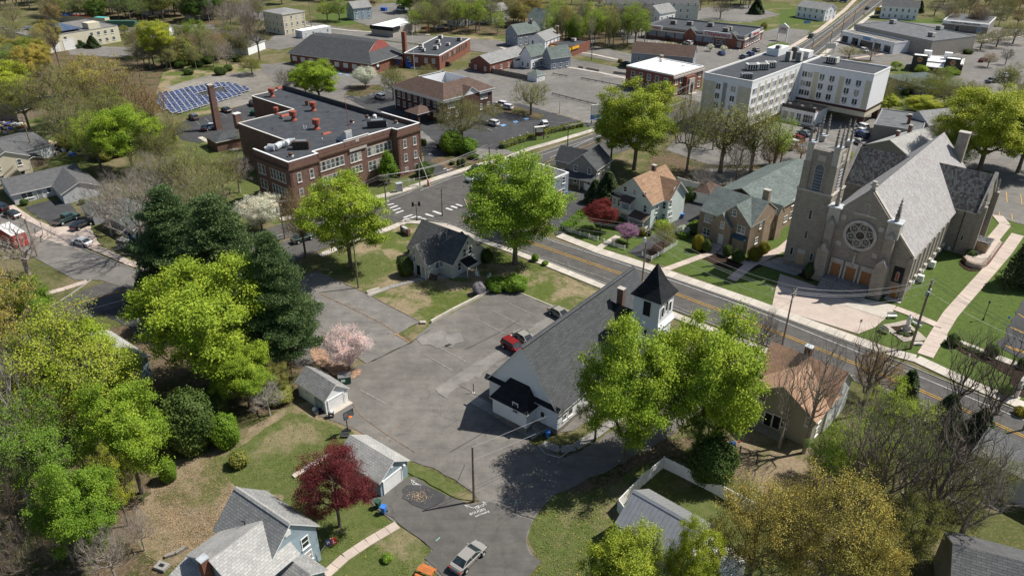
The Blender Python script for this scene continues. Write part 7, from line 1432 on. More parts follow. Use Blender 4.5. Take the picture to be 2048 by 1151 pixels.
# ---------------------------------------------------------------- the trees: kind, base pixel, pixel row of the top, half width in pixels, leaf colour, label
def T_(kind,bx,by,ty,hw,col='lime',label='',bark='bark',name=None,group=None,seed=None,hmin=0):
 b=P(bx,by); h=max(hz(b,ty),hmin,.6); top=RM @ (np.array([b[0],b[1],h*.6])-EYE); r=hw*top[2]/CAM_F
 return tree(kind,bx,by,h*1.02,r,col,label,bark,name,group,seed=seed)
for a in (
 ('leafy',438,775,518,128,'lime','big bright green maple in front of the dark pines'),
 ('pine',372,590,372,92,'pine','dark pine furthest left in the clump behind the bright maple','bark',None,'dark pines beside the upper lot'),
 ('pine',470,640,395,100,'pine','tallest dark pine in the middle of the clump','bark',None,'dark pines beside the upper lot'),
 ('pine',575,728,470,88,'pine','dark pine at the right of the clump, overhanging the asphalt','bark',None,'dark pines beside the upper lot'),
 ('pine',430,560,400,80,'pine','dark pine at the back of the clump near the street','bark',None,'dark pines beside the upper lot'),
 ('spring',165,905,612,150,'yellow','huge yellow green maple covering the hidden blue house'),('leafy',205,850,640,95,'lime','lime green maple crown right of the hidden blue house roof'),
 ('spring',25,745,510,100,'gold','yellow gold maple cut by the left edge'),('leafy',75,700,560,60,'green','fresh green tree beside the kerb of the lower left road'),
 ('leafy',285,985,765,88,'lime','lime green tree hanging over the edge of the leaf strewn lawn'),('spring',110,1040,800,115,'green','deep shaded green maple at the lower left'),
 ('leafy',195,1125,935,80,'green','round fresh green tree standing alone near the bottom left'),('spring',258,1050,885,45,'yellow','slim yellow green tree behind the round fresh green one'),
 ('spring',20,930,700,90,'olive','olive tree at the left edge below the gold maple'),('gaunt',62,1010,650,75,'lime','pale barked bare tree at the left edge','bark_pale'),('bare',20,1110,850,70,'lime','bare grey tree at the bottom left edge','bark'),
 ('bare',145,1120,1030,55,'lime','low bare brush below the fresh green tree','bark_grey','bare_shrub'),('bare',235,1165,1050,55,'lime','tangled bare brush by the stone drain','bark_grey','bare_shrub'),('bare',290,1100,1020,36,'lime','thin bare brush on the leaf litter slope','bark_grey','bare_shrub'),('bare',70,1180,1060,60,'lime','bare brush in the bottom left corner','bark','bare_shrub'),
 ('leafy',500,815,690,62,'lime','small lime green tree left of the small white garage'),('spring',560,790,720,30,'olive','thin olive sapling behind the small white garage'),('bare',540,830,760,42,'lime','fallen looking bare brush beside the small garage','bark_pale','bare_shrub'),
 ('gaunt',60,555,432,85,'lime','leaning bare tree on the grass corner of the side street','bark_grey'),('bare',296,508,335,88,'lime','large grey bare tree shading the side street','bark_grey'),('bare',225,470,350,60,'lime','grey bare tree over the green shed','bark_grey'),('haze',385,420,290,75,'olive','hazy olive tree behind the pines'),('haze',450,400,300,55,'olive','olive budding tree at the left of the school lawn'),
 ('leafy',268,345,205,62,'lime','bright lime tree between the ranch house and the school lot'),('spring',205,345,215,55,'lime','lime green tree above the ranch house roof'),('haze',325,350,245,50,'olive','thin olive tree left of the school lawn path'),
 ('haze',130,265,118,72,'olive','broad olive tree right of the tilted solar table'),('spring',205,240,102,74,'gold','golden olive tree at the top of the big left grove'),('haze',262,275,125,66,'rustbud','rust tinted tree at the right of the big left grove'),('haze',180,320,175,84,'olive','olive tree in the middle of the big left grove'),('spring',235,300,165,60,'olive','dense olive tree low in the big left grove'),('haze',310,255,170,40,'rustbud','small reddish tree by the left end of the solar field'),
 ('blossom',525,462,390,50,'white','white blossoming tree at the left foot of the school'),('haze',612,515,370,48,'rustbud','brown budding tree left of the big lime tree','bark'),('haze',520,330,255,32,'olive','pale budding tree against the school side wall','bark_pale'),('haze',497,300,240,26,'olive','small budding tree in the corner of the school wings','bark_pale'),
 ('leafy',702,535,345,86,'lime','big light green tree on the corner lawn in front of the school'),('leafy',1030,528,305,106,'lime','big spreading green tree between the cottage and the street'),('spring',1070,470,318,55,'lime','lighter green half of the crown over the flat roofed house'),
 ('blossom',699,742,655,54,'pink','pale pink blossoming tree beside the small white garage'),('round',680,1052,898,78,'maroon','dark red leaved tree beside the pale blue garage'),
 ('leafy',1250,925,652,108,'lime','yellow green maple right behind the church, left of two'),('leafy',1393,905,622,116,'lime','bright green maple right of the church, right of two'),('spring',1190,880,740,48,'green','green lower boughs reaching over the church side wall'),  ('spring',1410,920,800,55,'green','small green tree in front of the olive house yard'),
 ('leafy',1245,1225,1062,84,'yellow','yellow green tree before the metal roofed house, left of two'),('leafy',1375,1235,1045,58,'yellow','yellow green tree before the metal roofed house, right of two'),('spring',1490,1190,950,105,'gold','gold budding tree over the end of the white fence'),('spring',1625,1225,935,120,'gold','large gold budding tree at the bottom right'),('haze',1560,1120,960,70,'gold','thin gold tree between the two gold crowns'),('spring',1700,1240,1020,75,'gold','gold tree above the bottom edge, rightmost of the gold ones'),
  ('bare',1506,738,618,55,'lime','bare tree by the street left of the rust orange roof'),
 ('gaunt',1607,905,655,60,'lime','tall bare tree in front of the rust orange roof, right of two','bark_grey'),('gaunt',1558,895,690,48,'lime','tall bare tree in front of the rust orange roof, left of two','bark_grey'),('haze',1742,800,700,55,'rustbud','cream budded tree between the street and the rust orange roof'),('gaunt',1720,830,640,60,'lime','slim bare tree beside the cream budded one'),
 ('cone',1796,840,742,30,'cedar','dark pointed cedar on the street edge, left of three'),('conew',1870,895,790,48,'cedar','broad dark cedar on the street edge, middle of three'),('conew',1940,905,818,42,'cedar','broad dark cedar on the street edge, right of three'),
 ('spring',1765,925,768,78,'lime','olive green tree below the dark cedars'),('spring',1690,980,835,78,'lime','bright green thicket tree right of the olive house'),('spring',1640,960,880,45,'green','small green tree at the corner of the olive house'),('gaunt',1690,1015,760,75,'lime','tall bare tree forking low in the right hand wood','bark_grey'),('gaunt',1725,1080,800,90,'lime','big dark bare tree in the middle of the right hand wood','bark'),('gaunt',1790,1060,800,90,'lime','wide bare tree right of the middle of the wood','bark_grey'),('gaunt',1835,1100,780,105,'lime','leaning bare tree reaching to the street in the right hand wood','bark'),('gaunt',1905,1110,870,95,'lime','spreading bare tree above the corner roof','bark_grey'),('gaunt',1890,870,640,60,'lime','bare tree rising beside the far pavement, left of two'),('gaunt',1950,900,650,70,'lime','bare tree rising beside the far pavement, right of two'),('haze',1870,1080,935,80,'olive','hazy olive understorey tree above the corner roof'),('haze',1960,1010,900,60,'olive','olive budding tree by the long grey roof'),('spring',1800,1130,990,70,'olive','olive green tree left of the corner roof'),('haze',1740,1000,890,60,'olive','olive haze of twigs inside the right hand wood'),('spring',1820,1000,880,55,'green','green sapling crown deep in the right hand wood'),
 ('conew',2048,570,450,42,'cedar','dark spruce on the church lawn at the right edge'),('round',1200,463,400,36,'redleaf','rounded red maple on the mint house lawn'),('blossom',1254,486,446,24,'magenta','small purple pink redbud in front of the mint house porch'),('haze',1326,505,438,28,'yellow','yellow green budding tree inside the white picket fence'),('cone',1213,420,345,28,'cedar','dark cedar behind the red maple'),('cone',1190,405,360,20,'cedar','small dark cedar beside the grey house'),
 ('leafy',1268,340,157,82,'yellow','tall broad yellow green tree behind the mint house'),('leafy',1222,320,205,40,'green','darker green tree left of the tall broad one'),('haze',1372,350,178,55,'olive','multi stemmed budding tree in front of the apartment corner'),('tallspring',1440,345,205,55,'olive','thin budding tree in front of the apartment side, left of three'),('tallspring',1500,350,210,50,'olive','thin budding tree in front of the apartment side, middle of three'),('tallspring',1545,345,225,42,'lime','thin budding tree in front of the apartment side, right of three'),('bare',1470,372,290,42,'lime','bare tree over the pale gravel lot'),('haze',1600,322,275,28,'rustbud','reddish bare shrub tree left of the stone tower'),('tallspring',1560,330,260,22,'olive','slim young tree beside the parking entrance'),('spring',1690,340,300,20,'yellow','small yellow green tree behind the stone tower'),
 ('haze',1062,230,158,46,'olive','round crowned budding tree alone at the parking lot edge'),('haze',925,295,188,60,'olive','large budding tree before the brown roofed office'),('leafy',640,205,118,46,'lime','bright green tree behind the school roof'),('leafy',612,190,130,30,'green','darker green tree half behind the bright one by the school roof'),('blossom',731,176,133,29,'white','white blossoming round tree in front of the gym hall'),('haze',787,200,128,30,'olive','olive budding tree left of the brown roofed office'),('haze',855,165,128,24,'olive','low olive tree by the gym entrance'),('bare',575,190,135,26,'lime','bare tree at the corner of the gym lot'),('haze',985,245,205,26,'olive','small budding tree at the right front of the office'),
 ('column',778,366,300,15,'green','narrow upright green tree against the school front'),('column',693,352,325,12,'lime','small round green tree by the school door'),('leafy',1955,350,165,95,'yellow','big yellow olive tree behind the stone church'),('leafy',2035,345,185,75,'lime','big green tree at the right edge behind the church'),('spring',1885,315,215,45,'olive','olive tree left of the church chimney'),('spring',1900,350,260,42,'green','dark green tree touching the rear of the church'),('haze',2000,250,170,50,'olive','hazy olive tree further up at the right edge'),
 ('leafy',1710,215,182,22,'yellow','lime crown beside the dark flat roof, left of two') if 0 else ('leafy',1775,222,190,24,'yellow','bright lime tree beyond the dark flat roof, left of two'),('leafy',1838,228,190,34,'yellow','bright lime tree beyond the dark flat roof, right of two'),('haze',1760,215,150,30,'olive','grey budding tree by the apartment end wall'),('haze',1818,190,150,36,'olive','bare twiggy tree before the green hip roof'),('haze',1885,215,165,30,'olive','thin budding tree near the burger parking lot'),
 ('round',1790,140,122,12,'lime','small round tree left of the burger restaurant'),('round',1842,150,130,14,'lime','small round tree in front of the burger awning'),('round',1892,165,133,20,'lime','pale green round tree right of the burger restaurant'),('haze',1697,118,92,30,'olive','low spreading tree in front of the plaza'),('bare',1740,122,92,22,'lime','small bare tree beside the low spreading one'),
 ('haze',1960,100,62,26,'olive','round bare street tree, left of three on the right bank'),('haze',1992,95,55,28,'olive','round bare street tree, middle of three on the right bank'),('haze',2025,88,42,30,'olive','round bare street tree, right of three on the right bank'),('haze',1975,135,105,18,'rustbud','rusty young tree on the parking island'),('bare',2010,130,95,16,'lime','thin bare tree near the orange car'),('bare',1868,32,0,22,'lime','bare tree between the white house and the wine store'),('cone',1838,26,2,8,'cedar','dark cedar beside the big white house'),
 ('spring',655,42,0,24,'lime','light green tree by the back street, left of two'),('spring',680,44,-5,22,'green','light green tree by the back street, right of two'),('leafy',820,25,-20,30,'green','dark green tree behind the white van'),('leafy',325,135,35,34,'yellow','tall yellow green tree on the wooded bank above the solar field'),('spring',395,105,35,28,'lime','lime tree behind the wooded bank'),('bare',520,120,15,34,'lime','bare tree beside the white gabled shed'),('bush',370,130,75,26,'olive','rounded olive shrub beside the tall yellow green tree'),
 ('round',160,70,50,10,'olive','clipped round tree by the far yard, left of three'),('round',207,68,50,10,'olive','clipped round tree by the far yard, middle of three'),('round',250,70,50,10,'olive','clipped round tree by the far yard, right of three'),('cone',160,95,70,13,'cedar','dark spruce in the yard island, left of two'),('cone',187,96,72,12,'cedar','dark spruce in the yard island, right of two'),('tallbare',122,140,30,20,'lime','tall bare tree before the sand coloured building'),('leafy',1148,95,32,18,'green','deep green tree among the tall bare trunks'),('spring',1130,90,0,16,'gold','gold budding tree before the white terrace'),('cone',1512,28,-2,14,'cedar','black green cedar at the far edge of the green'),('bare',1440,38,-5,26,'lime','large bare tree behind the pharmacy'),('round',1526,68,43,7,'olive','tiny clipped tree right of the pharmacy'),('blossom',1420,103,88,8,'white','tiny white tree on the pharmacy lot, left of two'),('blossom',1446,107,91,8,'white','tiny white tree on the pharmacy lot, right of two'),('haze',560,215,170,22,'olive','small budding tree behind the school roof edge'),('spring',505,150,110,26,'olive','low olive tree at the edge of the gravel yard')):
 T_(*a)
for a in (('bare',335,415,300,60,'lime','grey twiggy tree between the ranch house and the pines','bark_grey'),('haze',415,450,330,60,'olive','olive haze tree rising right behind the pines','bark_grey'),('bare',480,385,305,42,'lime','bare tree beside the school lawn shadow','bark_grey'),('haze',300,400,300,45,'olive','thin olive tree above the green shed','bark'),('haze',345,300,225,42,'olive','soft olive tree on the bank near the boiler house','bark'),('bare',1425,300,225,30,'lime','bare young tree by the apartment corner','bark_grey'),('bare',1480,330,240,34,'lime','bare tree in the rough ground before the apartment lot','bark_grey'),('bare',1400,392,320,34,'lime','bare tree over the brown roofed garage','bark_grey'),('haze',1535,350,270,26,'rustbud','brown twiggy tree left of the tower','bark'),('spring',60,260,150,50,'olive','olive tree at the foot of the upper left grove','bark'),('leafy',15,220,120,60,'yellow','yellow green tree at the left edge above the yard','bark'),('bare',45,1080,900,70,'lime','bare twiggy tree in the shaded wood on the left','bark'),('spring',85,900,740,85,'yellow','yellow green crown filling the middle of the left wood','bark')):
 T_(*a)
# woods and belts: every tree its own object
ZN=[((-60,110),(95,185),16,('haze','spring','leafy'),('olive','green','gold'),12,15,'tree in the dense grove at the upper left corner'),((90,440),(18,46),34,('leafy','haze','spring','leafy'),('deep','green','olive','deep'),11,16,'tree in the dark belt behind the container row'),
      ((270,500),(95,140),26,('haze','bare','haze','spring'),('rustbud','olive','olive','olive'),8,13,'tree on the scrubby bank above the solar field'),((400,530),(0,80),14,('bare','haze'),('rustbud','olive'),9,14,'tree in the brown thicket left of the back street'),((0,130),(0,60),16,('haze','spring'),('olive','rustbud'),10,15,'tree at the top left corner'),
      ((830,1000),(8,70),30,('haze','spring','bare','haze'),('olive','lime','olive','olive'),10,16,'tree in the grove above the brick wing'),((1000,1090),(-10,55),16,('haze','spring'),('olive','gold'),11,16,'tree in the grove above the blue gabled house'),((1100,1300),(62,98),30,('tallbare','tallbare','tallspring','spring'),('olive','olive','olive','lime'),13,18,'slim tree in the trunk row left of the pharmacy'),
      ((1320,1520),(-15,26),22,('haze','bare','spring'),('olive','olive','olive'),11,16,'tree in the grove behind the pharmacy'),((540,800),(-25,10),14,('haze','bare','leafy'),('olive','rustbud','green'),10,14,'tree along the top edge above the back street'),((1880,2070),(10,60),22,('bare','haze','haze'),('rustbud','rustbud','olive'),9,13,'tree in the brown wood at the upper right'),((1780,2060),(-30,5),12,('haze','bare'),('olive','rustbud'),9,13,'tree along the top edge at the right'),
      ((1090,1330),(-20,10),14,('haze','spring'),('olive','lime'),10,14,'tree behind the far terraces'),((1520,1690),(-25,2),8,('spring','haze'),('green','olive'),9,13,'tree at the far end of the green'),((1850,2060),(185,300),9,('spring','haze'),('olive','yellow'),9,13,'tree in the grove behind the church parking'),((330,480),(118,150),8,('bush',),('hedge',),2.2,3.4,'dark shrub at the foot of the scrubby bank'),((120,330),(235,320),8,('bush','haze'),('olive','olive'),3,6,'undergrowth at the foot of the big left grove')]
OD=lambda i:str(i)+('th' if 10 < i < 20 else {1:'st',2:'nd',3:'rd'}.get(i % 10,'th'))
for (xa,xb),(ya,yb),n,ks,cs,ha,hb,lab in ZN:
 n=int(n*1.45); L_=sorted((xa+(xb-xa)*((i+TR.random())/n),TR.randrange(len(ks))) for i in range(n))
 for i,(x,k) in enumerate(L_):
  y=ya+(yb-ya)*TR.random(); h=TR.uniform(ha,hb); kd=ks[k]; ad={'bare':'bare ','tallbare':'bare ','haze':'budding ','tallspring':'budding ','spring':'half leafed ','leafy':'leafy ','bush':''}[kd]
  tree(kd,x,y,h,h*(.40 if 'tall' not in kd else .17) if kd != 'bush' else h*.8,cs[k],ad+lab+', '+OD(i+1)+' from the left','bark_grey' if i % 3 else 'bark',None,lab.replace('tree','trees').replace('dark shrub','dark shrubs'))
# shrubs
for a in ((812,550,515,17,'hedge','tall dark yew at the left side of the cottage'),(825,505,488,10,'hedge','small dark shrub at the back corner of the cottage'),(973,524,497,14,'hedge','dark round yew right of the cottage'),(993,578,556,24,'green','yellow green mound shrub, left half by the lot corner'),(1030,577,552,28,'green','yellow green mound shrub, right half by the lot corner'),(958,588,565,13,'lilac','pale lilac shrub at the edge of the cottage lawn'),(1070,522,508,8,'green','weedy green shrub on the street verge'),(1090,530,522,7,'green','low weeds on the street verge'),
  (1395,500,470,13,'yewgold','golden clipped ball left of the parish house door'),(1412,503,478,11,'hedge','dark clipped ball beside the golden one at the parish house'),(1453,512,490,10,'hedge','dark clipped ball right of the parish house steps'),(1475,522,500,14,'hedge','green clipped ball at the parish house corner'),(1508,520,494,15,'yewgold','large golden clipped ball at the parish house corner'),(1527,505,484,12,'yewgold','golden clipped ball beside the side path'),(1237,450,434,11,'hedge','dark shrub in front of the mint house bay'),(1285,472,456,9,'yewgold','small yellow shrub under the mint house porch'),(1297,470,458,7,'hedge','small dark shrub beside the mint house porch'),(1322,455,440,18,'lime','lime shrub at the mint house corner'),(1365,470,452,14,'white','white flowering shrub beside the drive'),(1385,465,450,14,'hedge','green shrub beside the drive'),(1378,400,375,16,'hedge','green shrub beside the brown roofed garage'),
  (1616,555,525,11,'cedar','dark cone shaped shrub at the tower foot'),(1903,690,668,13,'hedge','dark shrub at the near end of the planting strip'),(1980,714,690,13,'hedge','dark shrub midway along the planting strip'),(2045,735,716,12,'hedge','dark shrub at the right edge of the planting strip'),(1940,516,500,12,'hedge','low shrub under the curved ramp') ,(905,305,262,26,'green','large green shrub before the office drive, left of two'),(935,308,276,22,'green','large green shrub before the office drive, right of two'),(850,352,325,20,'hedge','dark shrub at the right corner of the school'),(845,290,277,4,'hedge','narrow shrub by the school corner, left of two'),(850,292,278,4,'hedge','narrow shrub by the school corner, right of two'),(918,335,318,5,'cedar','small cone shrub in the school drive bed, left of two'),(926,333,317,5,'cedar','small cone shrub in the school drive bed, right of two'),(904,330,321,6,'hedge','low round shrub in the school drive bed'),(948,318,308,12,'hedge','low hedge shrub by the office lot exit'),
  (1420,960,878,50,'hedge','soft dark green juniper behind the white fence corner'),(390,895,785,55,'hedge','big soft dark green juniper at the wood edge'),(455,890,830,30,'green','bright green shrub beside the big juniper'),(430,830,785,32,'hedge','dark green shrub behind the big juniper'),(340,960,920,18,'green','small green shrub on the litter slope'),(265,605,590,12,'cedar','dark shrub by the street below the pines'),(302,606,548,24,'cedar','dark cedar bush by the street below the pines'),(775,1120,1110,12,'green','small weed clump on the front lawn'),(165,408,398,6,'hedge','small shrub at the ranch house gable') ,(50,410,398,8,'hedge','shrub at the ranch house front'),(1240,125,118,5,'yewgold','small yellow shrub on the pavement by the diner'),(1812,190,178,9,'hedge','round dark shrub by the green hip roof'),(1790,190,178,8,'hedge','second dark shrub by the green hip roof'),(1935,108,98,10,'hedge','low shrub beside the burger restaurant'),(2040,830,815,14,'yewgold','yellow green shrub at the right edge by the pavement'),(2010,790,770,12,'green','green shrub in the sign bed'),(560,800,775,30,'olive','dry thicket shrub at the back of the small garage'),(480,930,905,20,'olive','low dry shrub on the lawn edge')):
 T_('bush',a[0],a[1],a[2],a[3],a[4],a[5])
hedge([(1003,297),(1035,286),(1069,276)],1.3,2.0,'long clipped hedge left of the office sign','olive'); hedge([(1078,272),(1100,266),(1135,259),(1164,253)],1.3,1.8,'long clipped hedge right of the office sign','olive')
hedge([(1128,462),(1145,448),(1163,432)],1.2,1.6,'green hedge along the mint house black drive','green'); hedge([(1362,478),(1380,462),(1396,450)],1.1,1.5,'green hedge beside the parish house','green')
hedge([(1360,500),(1320,525)][:0] or [(1895,682),(1940,700),(1975,716)],.4,1.0,'low clipped ground cover strip by the church walk','hedge')
for i in range(8):T_('column',1236+i*7.2,61-i*1.2,42-i*1.5,4,'cedar','dark evergreen, '+OD(i+1)+' from the left in the straight row beside the far drive',group='evergreens in a row beside the far drive')

# tufts, weeds and dead leaves that break up the near lawns
def scatter(name,label,polys,n,size,mat,hgt,seed=1,dark=None):
 rng=np.random.default_rng(seed); V=[]
 for poly,share in polys:
  xs=[p[0] for p in poly]; ys=[p[1] for p in poly]; k=int(n*share); c=0
  cl=[(rng.uniform(min(xs),max(xs)),rng.uniform(min(ys),max(ys))) for _ in range(60)]
  while c < k:
   if rng.random() < .6:q=cl[int(rng.integers(0,60))]; x,y=q[0]+rng.normal(0,14),q[1]+rng.normal(0,7)
   else:x,y=rng.uniform(min(xs),max(xs)),rng.uniform(min(ys),max(ys))
   c += 1
   if inside((x,y),poly):V.append(P(x,y))
 C=np.array(V); C[:,2]=.05+hgt*rng.uniform(.3,1,len(C)); link_=link(name,arr_mesh(name,leaf_quads(rng,C,1,.01,size,np.array([0,0,-50.]),up=.2 if hgt > .05 else 1.5,flat=.2),4,mat)); tag(link_,label,kind='stuff')
LW1=[(440,915),(585,815),(650,840),(725,880),(640,980),(560,1000),(470,975)]; LW2=[(600,1010),(745,1005),(760,1030),(860,1095),(880,1151),(660,1151),(640,1060)]; LW3=[(1065,1050),(1120,990),(1220,960),(1230,1060),(1160,1151),(1070,1151)]; LW4=[(300,950),(430,910),(470,980),(540,1010),(420,1085),(330,1110)]
LW5=[(650,545),(760,500),(900,560),(985,580),(860,645),(840,643),(730,588)]; LW6=[(960,480),(1100,540),(1230,610),(1150,625),(1060,592),(1010,560)]; LW7=[(1340,520),(1470,540),(1550,590),(1500,593)]; LW8=[(1850,560),(2040,460),(2040,780),(1880,690),(1800,625)]
scatter('grass_tufts','short grass tufts and weeds on the lawns',[(LW1,.2),(LW2,.22),(LW3,.2),(LW5,.12),(LW6,.1),(LW8,.16)],15000,.11,'leaf_green',.06,2); scatter('dry_grass','dry straw coloured tufts in the worn lawns',[(LW1,.15),(LW4,.3),(LW5,.25),(LW6,.15),(LW3,.15)],16000,.12,'leaf_litter_',.06,3); scatter('fallen_leaves','pale dead leaves under the wood edge',[(LW4,.5),([(270,1000),(360,1000),(470,1110),(300,1151)],.3),([(600,700),(690,740),(740,745),(700,765),(600,760)],.2)],14000,.12,'leaf_litter_',.03,4); scatter('dandelions','yellow dandelions dotted over the lawns',[(LW3,.4),(LW8,.4),(LW2,.2)],420,.12,'yellow',.08,5)
# ---------------------------------------------------------------- cars
for a in (('sedan','silver',938,1122,(975,1085),'silver sedan parked on the near driveway',None),('suv','red',1027,701,(1060,722),'dark red suv parked against the church wall'),('sedan','silver',1050,684,(1075,700),'silver sedan beside the dark red suv'),('sedan','silver',1120,634,(1145,648),'pale sedan parked alone further along the church wall'),
  ('sedan','white',165,490,(135,482),'white sedan driving on the side street',None),('sedan','black',26,434,(0,425),'dark sedan on the left side street'),('suv','black',3,421,(-20,412),'dark red lit car at the left edge'),('pickup','green',135,444,(165,432),'dark green pickup in the pale driveway'),('sedan','black',165,455,(190,444),'black sedan in the pale driveway'),('suv','blue',262,478,(275,495),'blue car under the large bare tree'),('suv','silver',255,497,(275,505),'silver car at the kerb under the large bare tree'),
  ('pickup','black',953,345,(935,352),'dark pickup waiting at the crossing','cars on the main road'),('sedan','steel',948,361,(930,368),'blue grey sedan waiting at the crossing','cars on the main road'),('suv','tan',1026,325,(1010,331),'tan car following towards the crossing','cars on the main road'),('sedan','steel',1016,338,(1000,344),'steel sedan half behind the corner tree','cars on the main road'),('sedan','green',606,482,(630,474),'dark green car seen under the brown tree','cars on the main road'),('pickup','white',677,466,(650,474),'white pickup seen through the big light green tree','cars on the main road'),('sedan','white',728,446,(705,452),'white car behind the big light green tree','cars on the main road'),
  ('suv','white',985,251,(970,247),'white suv in the marked bay before the office'),('suv','white',1013,219,(998,216),'white suv at the office corner, right of two'),('suv','white',1003,213,(990,210),'white suv at the office corner, left of two'),('suv','white',1089,253,(1082,243),'white suv behind the office sign'),('suv','white',760,198,(745,193),'white suv behind the office'),('sedan','black',886,299,(900,305),'black sedan in the school drive'),
  ('suv','grey',388,239,(376,232),'grey suv in the school lot'),('sedan','black',413,260,(425,250),'black sedan in the school lot, left of two'),('sedan','white',424,257,(436,247),'white sedan in the school lot, right of two'),('sedan','black',453,224,(440,218),'dark car behind the brick chimney'),('suv','black',507,211,(500,205),'dark car by the back wing of the school'),('sedan','black',1250,131,(1232,128),'dark sedan on the back street by the white roofed building'),
  ('suv','black',1335,80,(1333,72),'black suv in the pharmacy lot'),('suv','white',1376,90,(1360,86),'white suv in the pharmacy lot'),('sedan','silver',1386,84,(1375,80),'silver car behind the white pharmacy suv'),('suv','black',1434,90,(1432,82),'dark suv close to the pharmacy doors'),('sedan','blue',1443,110,(1434,104),'blue car near the tiny white trees'),('suv','steel',1487,118,(1476,114),'grey suv behind the apartment roof, nearest'),('suv','blue',1500,112,(1490,107),'blue suv behind the apartment roof, next one'),('sedan','silver',1512,103,(1502,98),'silver car behind the apartment roof, furthest'),
  ('suv','black',1621,76,(1608,86),'dark suv coming down the highway','cars on the highway'),('sedan','black',1734,19,(1748,8),'dark car going up the highway','cars on the highway'),('suv','black',1708,91,(1722,84),'black suv in front of the plaza'),('suv','blue',1686,5,(1670,3),'dark blue car at the top by the highway'),('suv','white',2010,156,(1993,157),'white suv in the burger parking lot'),('pickup','grey',1983,166,(1965,168),'dark grey pickup in the burger parking lot'),('sedan','red',1965,124,(1980,120),'red car on the right parking lot'),('suv','white',1728,105,(1742,110),'white car behind the low spreading tree'),
  ('sedan','steel',1608,271,(1590,264),'blue grey sedan beside the apartment terrace','cars in the apartment lot'),('suv','red',1594,283,(1578,276),'red suv in the apartment lot','cars in the apartment lot'),('suv','white',1584,291,(1568,286),'white suv next to the red one','cars in the apartment lot'),('suv','grey',1572,298,(1556,293),'dark suv at the lot corner below the white one','cars in the apartment lot'),('sedan','black',1618,262,(1602,255),'black sedan closest to the terrace','cars in the apartment lot'),('suv','white',1722,258,(1706,252),'white suv under the apartment bridge, top of the row','cars in the apartment lot'),('sedan','white',1720,266,(1704,260),'white sedan second in the row under the bridge','cars in the apartment lot'),('suv','blue',1722,274,(1706,268),'dark blue suv third in the row under the bridge','cars in the apartment lot'),('sedan','silver',1715,288,(1700,282),'silver car last in the row behind the tower','cars in the apartment lot'),('suv','white',1478,284,(1462,280),'white suv seen through the thin trees, left of two','cars in the apartment lot'),('sedan','white',1494,290,(1478,286),'white sedan seen through the thin trees, right of two','cars in the apartment lot'),
  ('sedan','blue',1842,286,(1858,282),'bright blue car behind the pale roofed house'),('suv','white',145,61,(158,58),'white suv by the far container row'),('suv','white',10,62,(25,62),'white suv at the upper left edge'),('suv','red',223,76,(235,74),'dark red truck in the far yard'),('pickup','red',744,9,(760,7),'red pickup at the top edge by the light blue house'),('van','white',801,23,(785,20),'white van behind the workshop'),('suv','white',1245,36,(1230,33),'white suv below the far terrace'),('van','white',1200,19,(1215,17),'white van beside the far terrace'),('sedan','white',1175,48,(1165,46),'white car among the trunk row'),('sedan','white',880,58,(865,60),'white car at the edge of the grove above the brick wing'),('suv','blue',1640,16,(1655,14),'blue suv in front of the far white porch house'),('sedan','white',1860,192,(1875,190),'white car half hidden by the lime trees')):
 car(a[0],a[1],a[2],a[3],a[4],a[5],a[6] if len(a) > 6 else 'parked cars','pickup truck' if a[0] == 'pickup' else 'van' if a[0] == 'van' else 'car')
crate('box_trailer','red box trailer with a white roof parked on the side street','trailer',(30,484),-38,7.5,2.5,2.9,'red','white'); crate('storage_box','blue box truck body behind the workshop','trailer',(768,22),-30,3,2,1.6,'blue')
# ---------------------------------------------------------------- utility poles and their wires
PT={}
def pole(key,bx,by,ty,label,arms=1,ang=None,tr=0,r=.17,mat='wood_pole',group='utility poles'):
 b=P(bx,by); h=hz(b,ty); t=thing('utility_pole',label,'utility pole',b,0,group); MB().tube(b-[0,0,.2],b+[0,0,h],r,r*.65,8).build('pole',mat,t); a=math.radians(50 if ang is None else ang); d=np.array([math.cos(a),math.sin(a),0]); pts=[]
 for k in range(arms):
  z=h-.35-k*.9; m=MB(); g=Fr(b,a,1,1); m.box((-1.2,-.19-.06,z-.06),(1.2,-.19+.06,z+.06),g.T); m.build('crossarm','wood_grey',t)
  for s_ in (-1.1,-.45,.45,1.1):c=np.array(g.T(s_,-.19,z+.06)); MB().lathe([(.04,0),(.07,.05),(.06,.16),(.03,.2)],c,6).build('insulator','grey_metal',t); pts.append(c+[0,0,.2]) if k == 0 else 0
 for k in range(tr):c=b+d*(.55 if k % 2 else -.55)*(1 if tr > 1 else 1)+np.array([0,0,h-2.6]); m=MB(); m.lathe([(.2,0),(.27,.05),(.27,.8),(.22,.9),(.05,.95)],c,10); m.build('transformer','galv',t)
 if not pts:pts=[b+[0,0,h]]*4
 PT[key]=(pts,b+np.array([0,0,h-2.0])); return t
def wires(a,b,n=3,sag=1.0,low=True,label=None,r=.024):
 A_,B_=PT[a],PT[b]; L_=[]
 for k in [0,3,1][:n]:L_.append((A_[0][k],B_[0][k],sag))
 if low:L_.append((A_[1],B_[1],sag*1.2))
 m=MB()
 for p,q,s in L_:
  N_=12; pr_=p
  for i in range(1,N_+1):u=i/N_; c=p+(q-p)*u-np.array([0,0,4*s*u*(1-u)]); m.tube(pr_,c,r,n=3,cap=False); pr_=c
 o=m.build('overhead_wires','wire',uv=False); tag(o,label or 'overhead wires strung between street poles','wire','overhead wires')
